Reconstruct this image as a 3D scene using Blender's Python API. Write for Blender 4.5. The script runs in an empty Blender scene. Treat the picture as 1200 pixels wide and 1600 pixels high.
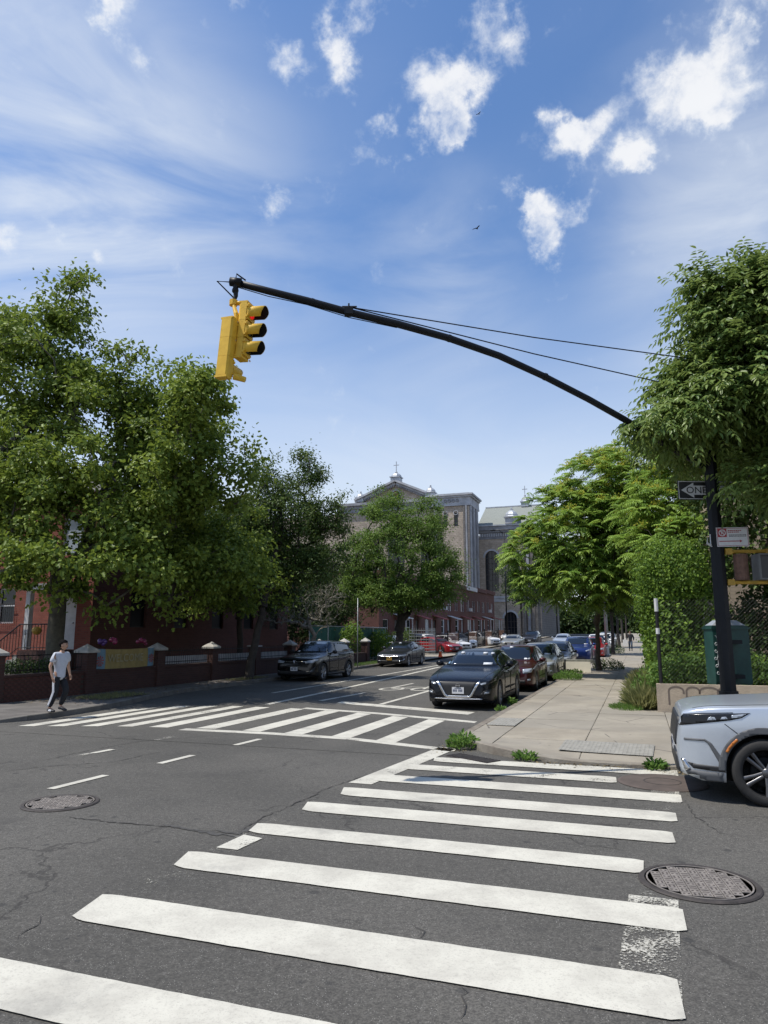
import bpy, bmesh, math, random
import numpy as np
from mathutils import Vector, Matrix
from mathutils.bvhtree import BVHTree
from mathutils.geometry import delaunay_2d_cdt
R = math.radians
random.seed(7)
RNG = np.random.default_rng(11)
SC = bpy.context.scene
COL = SC.collection

# ------------------------------------------------------------------ camera
FPX, HZ, CAMH = 1108.0, 992.0, 1.9            # focal length and horizon of the 1200 x 1600 photograph
PITCH = math.atan((HZ - 800) / FPX)
cam_data = bpy.data.cameras.new('camera')
cam_data.sensor_fit = 'VERTICAL'
cam_data.sensor_height = 36.0
cam_data.lens = 36.0 * FPX / 1600
cam_data.clip_start = 0.05
cam_data.clip_end = 3000
cam = bpy.data.objects.new('camera', cam_data)
COL.objects.link(cam)
cam.location = (0, 0, CAMH)
cam.rotation_euler = (math.pi / 2 + PITCH, 0, 0)
SC.camera = cam

# ------------------------------------------------------------------ light
SUN_TO = Vector((-2.9, -0.5, 6.03)).normalized()      # towards the sun
SUN_EL = math.asin(SUN_TO.z)
SUN_AZ = math.atan2(SUN_TO.x, SUN_TO.y)                # clockwise from +Y
ld = bpy.data.lights.new('sun', 'SUN')
ld.energy = 4.7
ld.angle = R(0.5)
ld.color = (1.0, 0.945, 0.86)
sun = bpy.data.objects.new('sun', ld)
COL.objects.link(sun)
sun.rotation_euler = SUN_TO.to_track_quat('Z', 'Y').to_euler()

SC.view_settings.view_transform = 'Standard'
SC.view_settings.look = 'None'
SC.view_settings.gamma = 1
SC.view_settings.use_curve_mapping = False
SC.view_settings.exposure = 0.06
SC.cycles.max_bounces = 6
SC.cycles.diffuse_bounces = 3
SC.cycles.glossy_bounces = 3
SC.cycles.transmission_bounces = 4
SC.cycles.transparent_max_bounces = 8
SC.cycles.use_denoising = True
SC.cycles.caustics_reflective = False
SC.cycles.caustics_refractive = False

SP, CP = math.sin(PITCH), math.cos(PITCH)
def ray(u, v):
    a = (u - 600) / FPX; b = (800 - v) / FPX
    return Vector((a, CP - b * SP, SP + b * CP))
def at_y(u, v, y):                             # the point of the photograph's ray at distance y
    d = ray(u, v); return Vector((d.x / d.y * y, y, CAMH + d.z / d.y * y))

# world: sky, thin cirrus veils and small torn cumulus clouds, all by direction
W = bpy.data.worlds.new('World'); SC.world = W; W.use_nodes = True
nt = W.node_tree; nt.nodes.clear()
def N(t, **kw):
    n = nt.nodes.new(t)
    for k, v in kw.items():
        if hasattr(n, k): setattr(n, k, v)
    return n
def LK(a, b): nt.links.new(a, b)
def M2(op, a, b=None, clamp=False):
    n = nt.nodes.new('ShaderNodeMath'); n.operation = op; n.use_clamp = clamp
    for i, x in enumerate((a, b)):
        if x is None: continue
        if isinstance(x, (int, float)): n.inputs[i].default_value = x
        else: LK(x, n.inputs[i])
    return n.outputs[0]
def SM(x, lo, hi):
    n = nt.nodes.new('ShaderNodeMapRange'); n.interpolation_type = 'SMOOTHSTEP'
    LK(x, n.inputs['Value']); n.inputs['From Min'].default_value = lo; n.inputs['From Max'].default_value = hi
    return n.outputs[0]
sky = N('ShaderNodeTexSky'); sky.sky_type = 'NISHITA'; sky.sun_disc = False
sky.sun_elevation = SUN_EL; sky.sun_rotation = SUN_AZ
sky.altitude = 0; sky.air_density = 1.0; sky.dust_density = 0.6; sky.ozone_density = 2.2
tc = N('ShaderNodeTexCoord')
dirv = tc.outputs['Generated']
def noise(scale, detail, rough, vec, dist=0.0):
    n = N('ShaderNodeTexNoise'); n.inputs['Scale'].default_value = scale; n.inputs['Detail'].default_value = detail
    n.inputs['Roughness'].default_value = rough; n.inputs['Distortion'].default_value = dist
    LK(vec, n.inputs['Vector']); return n.outputs['Fac']
CLOUDS = [  # (u, v, radius in photo px, strength) -> directions in the real sky
 (170, 25, 60, 1.0), (215, 82, 38, .75), (140, 18, 35, .6), (462, 92, 45, 1.0), (535, 55, 42, .95), (550, 105, 42, 1.0), (575, 5, 45, .9), (372, 8, 28, .6),
 (700, 130, 62, 1.25), (745, 140, 40, .9), (690, 205, 48, 1.1), (722, 190, 34, .8), (618, 185, 30, .7), (800, 80, 60, .8), (780, 15, 60, .8), (840, 12, 40, .7), (575, 240, 42, .6), (610, 245, 28, .5),
 (1150, 60, 36, .8), (1150, 125, 75, 1.25), (1080, 140, 75, 1.15), (1015, 130, 60, .8), (1130, 180, 50, .9), (1060, 40, 32, .5), (985, 240, 46, 1.1), (950, 170, 50, .7),
 (890, 215, 52, 1.1), (920, 200, 40, .8), (1005, 262, 32, .8), (868, 180, 26, .5), (850, 340, 52, .95), (860, 380, 44, .95), (905, 310, 34, .85), (810, 290, 36, .7), (830, 318, 34, .7),
 (165, 398, 26, .75), (75, 378, 22, .5), (10, 392, 42, .85), (120, 462, 24, .6), (430, 300, 40, .42), (415, 315, 30, .3), (1150, 8, 60, .7)]
wn = N('ShaderNodeTexNoise'); wn.inputs['Scale'].default_value = 11.0; wn.inputs['Detail'].default_value = 6; wn.inputs['Roughness'].default_value = 0.62; LK(dirv, wn.inputs['Vector'])
w1 = N('ShaderNodeVectorMath', operation='SUBTRACT'); LK(wn.outputs['Color'], w1.inputs[0]); w1.inputs[1].default_value = (.5, .5, .5)
w2 = N('ShaderNodeVectorMath', operation='SCALE'); LK(w1.outputs[0], w2.inputs[0]); w2.inputs['Scale'].default_value = 0.13
w3 = N('ShaderNodeVectorMath', operation='ADD'); LK(dirv, w3.inputs[0]); LK(w2.outputs[0], w3.inputs[1]); warped = w3.outputs[0]
msum = None
for (u, v, r, s) in CLOUDS:
    d = ray(u, v).normalized()
    vm = N('ShaderNodeVectorMath', operation='DISTANCE'); LK(warped, vm.inputs[0]); vm.inputs[1].default_value = d
    ang = r / FPX * (ray(u, v).length ** -1)
    k = SM(vm.outputs['Value'], ang * 1.27, 0.0)
    k = M2('MULTIPLY', k, s if s > .82 else s * .75 + .28)
    msum = k if msum is None else M2('ADD', msum, k)
# flatten directions to a cloud layer far above so that clouds elsewhere continue alike
sep = N('ShaderNodeSeparateXYZ'); LK(dirv, sep.inputs[0])
zz = M2('ADD', M2('MAXIMUM', sep.outputs['Z'], 0.0), 0.12)
comb = N('ShaderNodeCombineXYZ'); LK(M2('DIVIDE', sep.outputs['X'], zz), comb.inputs[0]); LK(M2('DIVIDE', sep.outputs['Y'], zz), comb.inputs[1])
lay = comb.outputs[0]
n1 = noise(13.0, 12, 0.62, dirv, 0.25)
n2 = noise(34.0, 10, 0.62, dirv, 0.3)
nn = M2('ADD', M2('MULTIPLY', n1, 0.6), M2('MULTIPLY', n2, 0.4))
field = M2('ADD', M2('MULTIPLY', M2('MINIMUM', msum, 1.15), 1.0), M2('SUBTRACT', M2('MULTIPLY', nn, 4.0), 2.37))
# sparse clouds of the same kind all round the rest of the sky (behind the viewer)
back = SM(sep.outputs['Y'], 0.25, -0.25)
bn = noise(2.6, 3, 0.5, dirv)
field = M2('ADD', field, M2('MULTIPLY', M2('MULTIPLY', SM(bn, 0.5, 0.72), back), 0.5))
cum = SM(field, -0.15, 1.15)
# cirrus: stretched veils
mp = N('ShaderNodeMapping'); LK(dirv, mp.inputs['Vector']); mp.inputs['Rotation'].default_value = (R(12), R(-48), R(0)); mp.inputs['Scale'].default_value = (1.0, 1.0, 3.2)
ci = noise(2.1, 9, 0.55, mp.outputs[0], 1.6)
def veil(u, v, r, s):
    d = ray(u, v).normalized(); vm = N('ShaderNodeVectorMath', operation='DISTANCE'); LK(dirv, vm.inputs[0]); vm.inputs[1].default_value = d
    return M2('MULTIPLY', SM(vm.outputs['Value'], r, 0.0), s)
vs = None
for (u, v, r, s) in [(60, 230, .34, .62), (200, 320, .3, .40), (-60, 80, .35, .35), (330, 430, .26, .22), (720, 400, .17, .42), (700, 520, .16, .20), (1190, 340, .28, .75), (1120, 470, .18, .30), (600, 690, .4, .22), (-250, 420, .5, .4), (1400, 300, .5, .4), (480, 240, .25, .14)]:
    k = veil(u, v, r, s); vs = k if vs is None else M2('ADD', vs, k)
vs = M2('ADD', vs, M2('MULTIPLY', back, 0.3))
cir = M2('MULTIPLY', M2('MULTIPLY', SM(ci, 0.18, 0.78), vs), 0.72, clamp=True)
low = M2('MULTIPLY', SM(sep.outputs['Z'], 0.50, 0.04), 0.88)
cir = M2('ADD', cir, low, clamp=True)
tint = N('ShaderNodeMix', data_type='RGBA'); tint.blend_type = 'MULTIPLY'; tint.inputs[0].default_value = 1.0
LK(sky.outputs[0], tint.inputs[6]); tint.inputs[7].default_value = (0.84, 1.03, 1.22, 1)
mx1 = N('ShaderNodeMix', data_type='RGBA'); LK(cir, mx1.inputs[0]); LK(tint.outputs[2], mx1.inputs[6]); mx1.inputs[7].default_value = (5.7, 6.1, 6.6, 1)
cc = N('ShaderNodeMix', data_type='RGBA'); LK(SM(field, 0.1, 1.0), cc.inputs[0]); cc.inputs[6].default_value = (5.4, 5.9, 6.6, 1); cc.inputs[7].default_value = (6.7, 6.75, 6.85, 1)
mx2 = N('ShaderNodeMix', data_type='RGBA'); LK(M2('MULTIPLY', cum, 0.9), mx2.inputs[0]); LK(mx1.outputs[2], mx2.inputs[6]); LK(cc.outputs[2], mx2.inputs[7])
bg = N('ShaderNodeBackground'); bg.inputs['Strength'].default_value = 0.138
LK(mx2.outputs[2], bg.inputs['Color'])
wo = N('ShaderNodeOutputWorld'); LK(bg.outputs[0], wo.inputs['Surface'])
# ------------------------------------------------------------------ frames: s runs along the main street, t across it (to the right)
AZ = R(19.5)
SA, CA = math.sin(AZ), math.cos(AZ)
def elev(s):
    if s < 15: return 0.0
    if s < 75: return 0.00015 * (s - 15) ** 2
    if s < 160: return 0.54 + 0.018 * (s - 75)
    return 0.54 + 0.018 * 85
def P(t, s, z=0.0, ground=True):               # world point of street coordinates; z above the ground there
    return Vector((t * CA + s * SA, s * CA - t * SA, z + (elev(s) if ground else 0)))
def gp(u, v, z=0.0):                           # (t, s) where the photograph's ray meets height z
    d = ray(u, v); k = (z - CAMH) / d.z
    x, y = d.x * k, d.y * k
    return x * CA - y * SA, x * SA + y * CA

# ------------------------------------------------------------------ materials
MAT = {}
def mk(name, col=(0.5, 0.5, 0.5), rough=0.7, metal=0.0, spec=0.5, coat=0.0, var=0.0, vscale=6.0, bump=0.0, bscale=60.0, emit=None, col2=None, detail=5.0):
    if name in MAT: return MAT[name]
    m = bpy.data.materials.new(name); m.use_nodes = True; t = m.node_tree
    b = t.nodes['Principled BSDF']
    b.inputs['Roughness'].default_value = rough; b.inputs['Metallic'].default_value = metal
    b.inputs['Specular IOR Level'].default_value = spec; b.inputs['Coat Weight'].default_value = coat
    b.inputs['Coat Roughness'].default_value = 0.05
    b.inputs['Base Color'].default_value = (*col, 1)
    if emit: b.inputs['Emission Color'].default_value = (*emit[0], 1); b.inputs['Emission Strength'].default_value = emit[1]
    tcn = t.nodes.new('ShaderNodeTexCoord')
    if var > 0 or col2:
        n = t.nodes.new('ShaderNodeTexNoise'); n.inputs['Scale'].default_value = vscale; n.inputs['Detail'].default_value = detail; n.inputs['Roughness'].default_value = .6
        t.links.new(tcn.outputs['Object'], n.inputs['Vector'])
        r = t.nodes.new('ShaderNodeMapRange'); r.inputs['From Min'].default_value = .3; r.inputs['From Max'].default_value = .7
        t.links.new(n.outputs['Fac'], r.inputs['Value'])
        mx = t.nodes.new('ShaderNodeMix'); mx.data_type = 'RGBA'
        t.links.new(r.outputs[0], mx.inputs[0])
        c2 = col2 or tuple(c * (1 + var) for c in col)
        mx.inputs[6].default_value = (*(tuple(c * (1 - var) for c in col) if not col2 else col), 1); mx.inputs[7].default_value = (*c2, 1)
        t.links.new(mx.outputs[2], b.inputs['Base Color'])
    if bump > 0:
        n = t.nodes.new('ShaderNodeTexNoise'); n.inputs['Scale'].default_value = bscale; n.inputs['Detail'].default_value = 4
        t.links.new(tcn.outputs['Object'], n.inputs['Vector'])
        bp = t.nodes.new('ShaderNodeBump'); bp.inputs['Strength'].default_value = bump; bp.inputs['Distance'].default_value = .02
        t.links.new(n.outputs['Fac'], bp.inputs['Height']); t.links.new(bp.outputs[0], b.inputs['Normal'])
    MAT[name] = m
    return m
class TN:                                       # small node-graph helper for the bigger materials
    def __init__(s, name):
        s.m = bpy.data.materials.new(name); s.m.use_nodes = True; s.t = s.m.node_tree; s.b = s.t.nodes['Principled BSDF']; MAT[name] = s.m
        s.tc = s.t.nodes.new('ShaderNodeTexCoord')
        s.geo = s.t.nodes.new('ShaderNodeNewGeometry')
    def n(s, ty, **kw):
        x = s.t.nodes.new(ty)
        for k, v in kw.items(): setattr(x, k, v)
        return x
    def l(s, a, b): s.t.links.new(a, b)
    def noise(s, sc, det=5, ro=.6, vec=None, dist=0.0, out='Fac'):
        x = s.n('ShaderNodeTexNoise'); x.inputs['Scale'].default_value = sc; x.inputs['Detail'].default_value = det; x.inputs['Roughness'].default_value = ro; x.inputs['Distortion'].default_value = dist
        s.l(vec or s.geo.outputs['Position'], x.inputs['Vector']); return x.outputs[out]
    def voro(s, sc, feat='F1', vec=None, rnd=1.0, out='Distance'):
        x = s.n('ShaderNodeTexVoronoi', feature=feat); x.inputs['Scale'].default_value = sc; x.inputs['Randomness'].default_value = rnd
        s.l(vec or s.geo.outputs['Position'], x.inputs['Vector']); return x.outputs[out]
    def ramp(s, v, lo, hi, a=0., b=1., smooth=True):
        x = s.n('ShaderNodeMapRange'); x.interpolation_type = 'SMOOTHSTEP' if smooth else 'LINEAR'
        x.inputs['From Min'].default_value = lo; x.inputs['From Max'].default_value = hi; x.inputs['To Min'].default_value = a; x.inputs['To Max'].default_value = b
        s.l(v, x.inputs['Value']); return x.outputs[0]
    def math(s, op, a, b=None, clamp=False):
        x = s.n('ShaderNodeMath', operation=op, use_clamp=clamp)
        for i, q in enumerate((a, b)):
            if q is None: continue
            if isinstance(q, (int, float)): x.inputs[i].default_value = q
            else: s.l(q, x.inputs[i])
        return x.outputs[0]
    def mix(s, f, a, b, mode='MIX'):
        x = s.n('ShaderNodeMix', data_type='RGBA', blend_type=mode)
        if isinstance(f, (int, float)): x.inputs[0].default_value = f
        else: s.l(f, x.inputs[0])
        for i, q in ((6, a), (7, b)):
            if isinstance(q, tuple): x.inputs[i].default_value = (*q, 1)
            else: s.l(q, x.inputs[i])
        return x.outputs[2]
    def bump(s, h, st=.5, d=.01):
        x = s.n('ShaderNodeBump'); x.inputs['Strength'].default_value = st; x.inputs['Distance'].default_value = d
        s.l(h, x.inputs['Height']); s.l(x.outputs[0], s.b.inputs['Normal'])
    def sep(s, v=None):
        x = s.n('ShaderNodeSeparateXYZ'); s.l(v or s.geo.outputs['Position'], x.inputs[0]); return x.outputs
    def attr(s, name):
        x = s.n('ShaderNodeAttribute', attribute_name=name); return x.outputs['Fac']

def asphalt_nodes(T, tone=1.0):
    a = tuple(c * tone for c in (.076, .072, .063)); b = tuple(c * tone for c in (.112, .105, .092))
    big = T.noise(.35, 5, .6); c = T.mix(T.ramp(big, .35, .65), a, b)
    lane = T.ramp(T.noise(.16, 3, .5), .40, .62); c = T.mix(T.math('MULTIPLY', lane, .35), c, (.150, .142, .126))
    fine = T.noise(70, 4, .75); c = T.mix(T.ramp(fine, .40, .60), T.mix(0.62, c, (.030, .029, .027)), c)
    mid = T.noise(22, 5, .75); c = T.mix(T.math('MULTIPLY', T.ramp(mid, .52, .68), .5), c, (.035, .033, .031)); c = T.mix(T.math('MULTIPLY', T.ramp(mid, .47, .30), .35), c, (.19, .18, .165))
    sp = T.voro(75, rnd=1.0); spk = T.math('MULTIPLY', T.ramp(sp, .26, .10), T.ramp(T.noise(14, 4), .48, .56)); c = T.mix(T.math('MULTIPLY', spk, .9), c, (.34, .33, .30))
    sp2 = T.voro(34, rnd=1.0); spk2 = T.math('MULTIPLY', T.ramp(sp2, .13, .05), T.ramp(T.noise(5, 4), .5, .65)); c = T.mix(T.math('MULTIPLY', spk2, .6), c, (.24, .23, .21))
    # gum and oil spots, stains
    gum = T.voro(2.6, rnd=1.0, vec=None); gm = T.math('MULTIPLY', T.ramp(T.math('ADD', gum, T.math('MULTIPLY', T.noise(9, 3), .14)), .20, .14), T.ramp(T.noise(.8, 2), .40, .50))
    gum2 = T.voro(5.5); gm = T.math('MAXIMUM', gm, T.math('MULTIPLY', T.ramp(T.math('ADD', gum2, T.math('MULTIPLY', T.noise(19, 3), .14)), .19, .14), T.ramp(T.noise(1.3, 2), .50, .58)))
    c = T.mix(T.math('MULTIPLY', gm, .62), c, (.03, .03, .03))
    st = T.ramp(T.noise(1.1, 6, .7), .56, .70); c = T.mix(T.math('MULTIPLY', st, .42), c, (.045, .043, .04))
    # cracks
    w = T.noise(1.7, 5, .6, out='Color'); vw = T.n('ShaderNodeVectorMath', operation='ADD'); T.l(T.geo.outputs['Position'], vw.inputs[0]); sc = T.n('ShaderNodeVectorMath', operation='SCALE'); T.l(w, sc.inputs[0]); sc.inputs['Scale'].default_value = .9; T.l(sc.outputs[0], vw.inputs[1])
    cr = T.voro(.33, 'DISTANCE_TO_EDGE', vec=vw.outputs[0]); crk = T.math('MULTIPLY', T.ramp(cr, .0095, .001), T.ramp(T.noise(.45, 2), .46, .54))
    cr2 = T.voro(1.5, 'DISTANCE_TO_EDGE', vec=vw.outputs[0]); crk2 = T.math('MULTIPLY', T.ramp(cr2, .018, .004), T.ramp(T.noise(.33, 3), .59, .66))
    crk = T.math('MAXIMUM', crk, T.math('MULTIPLY', crk2, .8))
    c = T.mix(T.math('MULTIPLY', crk, .6), c, (.028, .026, .024))
    h = T.math('SUBTRACT', T.math('ADD', T.math('MULTIPLY', fine, .6), T.math('MULTIPLY', T.noise(38, 3), .5)), T.math('MULTIPLY', crk, 1.2))
    return c, h
T = TN('asphalt'); c, h = asphalt_nodes(T); T.l(c, T.b.inputs['Base Color']); T.b.inputs['Roughness'].default_value = .88; T.b.inputs['Specular IOR Level'].default_value = .3; T.bump(h, .55, .006)
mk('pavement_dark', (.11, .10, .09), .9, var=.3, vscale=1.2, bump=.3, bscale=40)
def paint(name, wear, tone=1.0):
    T = TN(name); c, h = asphalt_nodes(T)
    w = T.math('ADD', T.math('MULTIPLY', T.noise(46, 7, .72), .58), T.math('MULTIPLY', T.noise(2.6, 5, .65), .42))
    k = T.ramp(w, wear - .035, wear + .035)                      # 1 where paint is left
    dirt = T.ramp(T.noise(1.5, 8, .72), .36, .68)
    pc = T.mix(T.math('MULTIPLY', dirt, .75), (.55 * tone, .53 * tone, .455 * tone), (.385 * tone, .365 * tone, .315 * tone))
    cr = T.voro(9, 'DISTANCE_TO_EDGE'); pc = T.mix(T.math('MULTIPLY', T.ramp(cr, .022, .0), T.ramp(T.noise(1.6, 3), .58, .75)), pc, (.36, .34, .30))
    sp = T.ramp(T.noise(80, 3, .7), .54, .64); pc = T.mix(T.math('MULTIPLY', sp, .45), pc, (.3, .285, .25))
    sp = T.ramp(T.noise(24, 4, .7), .56, .68); pc = T.mix(T.math('MULTIPLY', sp, .30), pc, (.33, .31, .27))
    tyre = T.ramp(T.noise(.9, 6, .65), .54, .70); pc = T.mix(T.math('MULTIPLY', tyre, .5), pc, (.22, .21, .19))
    T.l(pc, T.b.inputs['Base Color']); T.b.inputs['Roughness'].default_value = .8; T.b.inputs['Specular IOR Level'].default_value = .3; T.l(k, T.b.inputs['Alpha'])
    T.bump(T.math('ADD', T.math('MULTIPLY', h, .6), T.math('MULTIPLY', k, .5)), .4, .005)
paint('road_paint', .335); paint('worn_paint', .525, .95); paint('half_worn_paint', .42, .97); paint('ghost_paint', .60, .8)
T = TN('concrete_flag'); oi = T.n('ShaderNodeObjectInfo')
c = T.mix(T.ramp(T.noise(.7, 6, .65), .35, .68), (.24, .21, .162), (.345, .305, .238)); c = T.mix(T.ramp(T.noise(5, 6, .7), .52, .75), c, (.25, .22, .18))
c = T.mix(T.math('MULTIPLY', oi.outputs['Random'], .5), c, (.24, .225, .19)); c = T.mix(T.math('MULTIPLY', T.ramp(T.noise(.45, 6, .7), .5, .72), .45), c, (.19, .175, .15)); g3 = T.voro(1.3); c = T.mix(T.math('MULTIPLY', T.ramp(T.math('ADD', g3, T.math('MULTIPLY', T.noise(6, 4), .2)), .28, .2), .35), c, (.17, .155, .13)); g_ = T.voro(3.1); c = T.mix(T.math('MULTIPLY', T.ramp(g_, .1, .05), .6), c, (.1, .09, .08))
c = T.mix(T.ramp(T.noise(160, 2), .55, .7), c, T.mix(.6, c, (.2, .18, .15))); cr = T.voro(.5, 'DISTANCE_TO_EDGE'); c = T.mix(T.math('MULTIPLY', T.ramp(cr, .008, .001), T.ramp(T.noise(.6, 2), .5, .56)), c, (.08, .07, .06))
T.l(c, T.b.inputs['Base Color']); T.b.inputs['Roughness'].default_value = .9; T.bump(T.noise(60, 4), .25, .006)
mk('joint_dirt', (.10, .09, .07), .95, var=.4, vscale=3)
mk('kerb_stone', (.13, .105, .08), .85, col2=(.27, .245, .20), vscale=2.5, bump=.4, bscale=30)
mk('tactile', (.255, .245, .215), .8, var=.2, vscale=8)
mk('soil', (.075, .06, .045), .95, var=.4, vscale=3, bump=.5, bscale=12)
mk('iron_cover', (.045, .038, .034), .75, .1, var=.4, vscale=9, bump=.2); mk('iron_worn', (.22, .195, .172), .65, .15, var=.3, vscale=14); mk('iron_dark', (.065, .055, .05), .85, 0, var=.3)
mk('patch_brown', (.085, .066, .056), .9, var=.25, vscale=4)

def brickmat(name, c1, c2, mortar, bw=.215, bh=.075, mort=.006, dirt=.3, bump=.5, offset=.5):
    T = TN(name); sp = T.sep(T.tc.outputs['Object']); nrm = T.sep(T.tc.outputs['Normal'])
    # run the courses along whichever horizontal axis the face follows
    k = T.math('GREATER_THAN', T.math('ABSOLUTE', nrm[0]), .7)
    mx = T.n('ShaderNodeMix'); T.l(k, mx.inputs[0]); T.l(sp[0], mx.inputs[2]); T.l(sp[1], mx.inputs[3])
    cb = T.n('ShaderNodeCombineXYZ'); T.l(mx.outputs[0], cb.inputs[0]); T.l(sp[2], cb.inputs[1])
    br = T.n('ShaderNodeTexBrick'); T.l(cb.outputs[0], br.inputs['Vector'])
    br.inputs['Scale'].default_value = 1.0; br.inputs['Brick Width'].default_value = bw; br.inputs['Row Height'].default_value = bh; br.inputs['Mortar Size'].default_value = mort
    br.inputs['Color1'].default_value = (*c1, 1); br.inputs['Color2'].default_value = (*c2, 1); br.inputs['Mortar'].default_value = (*mortar, 1); br.offset = offset
    c = br.outputs['Color']; pos = T.tc.outputs['Object']
    c = T.mix(T.math('MULTIPLY', T.ramp(T.noise(.8, 6, .7, vec=pos), .45, .7), dirt), c, tuple(x * .4 for x in c1))
    c = T.mix(T.math('MULTIPLY', T.ramp(T.noise(7, 4, .7, vec=pos), .4, .7), .25), c, tuple(min(1, x * 1.3) for x in c2))
    T.l(c, T.b.inputs['Base Color']); T.b.inputs['Roughness'].default_value = .88
    T.bump(T.math('SUBTRACT', T.math('MULTIPLY', T.noise(30, 3, vec=pos), .3), br.outputs['Fac']), bump, .012)
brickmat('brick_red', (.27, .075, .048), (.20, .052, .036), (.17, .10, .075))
brickmat('brick_shaded', (.125, .045, .034), (.095, .034, .027), (.085, .055, .042))  # house brick darkened: the street facade's deep shade is put into its colour
brickmat('brick_dark', (.075, .032, .025), (.055, .024, .02), (.06, .045, .038))
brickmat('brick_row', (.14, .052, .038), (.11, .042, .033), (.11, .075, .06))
brickmat('brick_tan', (.42, .335, .24), (.36, .285, .20), (.20, .16, .12), bw=.30, bh=.115, mort=.005, offset=.5)
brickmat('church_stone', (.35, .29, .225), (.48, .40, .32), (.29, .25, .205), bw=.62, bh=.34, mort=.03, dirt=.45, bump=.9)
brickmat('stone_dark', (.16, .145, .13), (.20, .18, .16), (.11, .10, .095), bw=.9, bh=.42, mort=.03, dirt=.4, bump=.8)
mk('church_trim', (.42, .43, .45), .85, var=.3, vscale=.6); mk('church_trim_dark', (.26, .265, .28), .85, var=.35, vscale=.5); mk('lead', (.40, .42, .45), .5, .3, var=.2, vscale=1)
mk('roof_slate', (.22, .235, .21), .85, var=.22, vscale=6, bump=.3, bscale=8)
mk('brick_single', (.085, .034, .026), .9, var=.35, vscale=3); mk('mortar', (.06, .05, .042), .95, var=.2)
mk('cap_stone', (.40, .385, .35), .85, var=.25, vscale=3); mk('marble_panel', (.36, .36, .37), .8, var=.3, vscale=2)
mk('iron_black', (.018, .017, .018), .5, .4, var=.2); mk('white_trim', (.62, .62, .62), .6, var=.12); mk('concrete_wall', (.40, .33, .25), .9, var=.22, vscale=2.2, bump=.35, bscale=25)
mk('graffiti_grey', (.15, .12, .10), .9); mk('window_glass', (.015, .018, .022), .12, 0, .45); mk('window_blue', (.30, .36, .42), .12, 0, .8); mk('window_dark', (.012, .012, .014), .45, 0, .15); mk('crack_dark', (.042, .039, .035), .95); mk('crack_tar', (.058, .055, .05), .8, var=.4, vscale=20); mk('curtain', (.5, .49, .45), .8)
mk('pole_black', (.006, .007, .009), .5, 0, .25, var=.25, vscale=8); mk('signal_yellow', (.62, .37, .03), .55, 0, .35, col2=(.80, .50, .05), vscale=7, bump=.08)
mk('visor_inside', (.008, .008, .008), .9); mk('lens_red', (.25, .006, .008), .2, emit=((1, .015, .02), .55)); mk('lens_dark', (.03, .025, .015), .15)
mk('sign_black', (.012, .012, .012), .5); mk('sign_white', (.58, .58, .57), .5, var=.06, vscale=20); mk('sign_red', (.30, .015, .025), .5); mk('galv', (.36, .38, .39), .5, .5, var=.15)
mk('cabinet_green', (.010, .048, .038), .5, 0, .5, var=.3, vscale=5); mk('paint_marker', (.50, .52, .50), .6); mk('steel_wire', (.20, .20, .19), .5, .6); mk('wire_dark', (.03, .03, .03), .6, .3)
mk('ped_grey', (.13, .13, .125), .6, var=.2); mk('ped_face', (.02, .02, .022), .3); mk('ped_walk', (.7, .7, .7), .5, emit=((1, 1, 1), 1.0)); mk('mount_yellow', (.42, .25, .03), .6, var=.3, vscale=12); mk('rust_brown', (.14, .075, .05), .8, var=.35, vscale=14)
mk('bark', (.10, .082, .062), .95, var=.4, vscale=7, bump=.8, bscale=22); mk('bark_plane', (.055, .05, .038), .95, col2=(.12, .11, .08), vscale=4.5, bump=.5, bscale=14); mk('bark_dark', (.05, .042, .035), .95, var=.3, vscale=7, bump=.8, bscale=22); mk('bark_grey', (.24, .215, .18), .95, var=.25, vscale=9)
mk('green_screen', (.028, .105, .075), .85, var=.3, vscale=3); mk('cone_orange', (.75, .11, .02), .55); mk('board_white', (.72, .68, .56), .7, var=.05); mk('shingle_awning', (.33, .08, .07), .8, var=.2); mk('awning_white', (.60, .60, .58), .7)
mk('skin', (.42, .25, .17), .55, spec=.3); mk('hair', (.006, .005, .005), .9, spec=.1); mk('shirt_grey', (.46, .48, .53), .9, var=.06, vscale=14, bump=.15, bscale=18); mk('trouser_black', (.010, .011, .015), .85, var=.3, vscale=10, bump=.2, bscale=14); mk('stripe_white', (.62, .62, .64), .8); mk('shoe_dark', (.02, .02, .022), .6); mk('shoe_white', (.7, .7, .7), .6)
mk('bag_white', (.72, .70, .66), .8); mk('coat_dark', (.02, .02, .025), .85); mk('jeans', (.05, .075, .12), .85)
mk('bird_black', (.02, .02, .02), .8); mk('balloon_pink', (.26, .03, .09), .25, spec=.7); mk('balloon_purple', (.10, .04, .20), .25, spec=.7); mk('banner_yellow', (.33, .25, .09), .7, var=.12, vscale=5); mk('banner_blue', (.17, .28, .36), .7, var=.12, vscale=5); mk('banner_white', (.40, .35, .22), .7); mk('banner_red', (.38, .10, .09), .7)
mk('pumpkin', (.45, .28, .05), .6)

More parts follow.
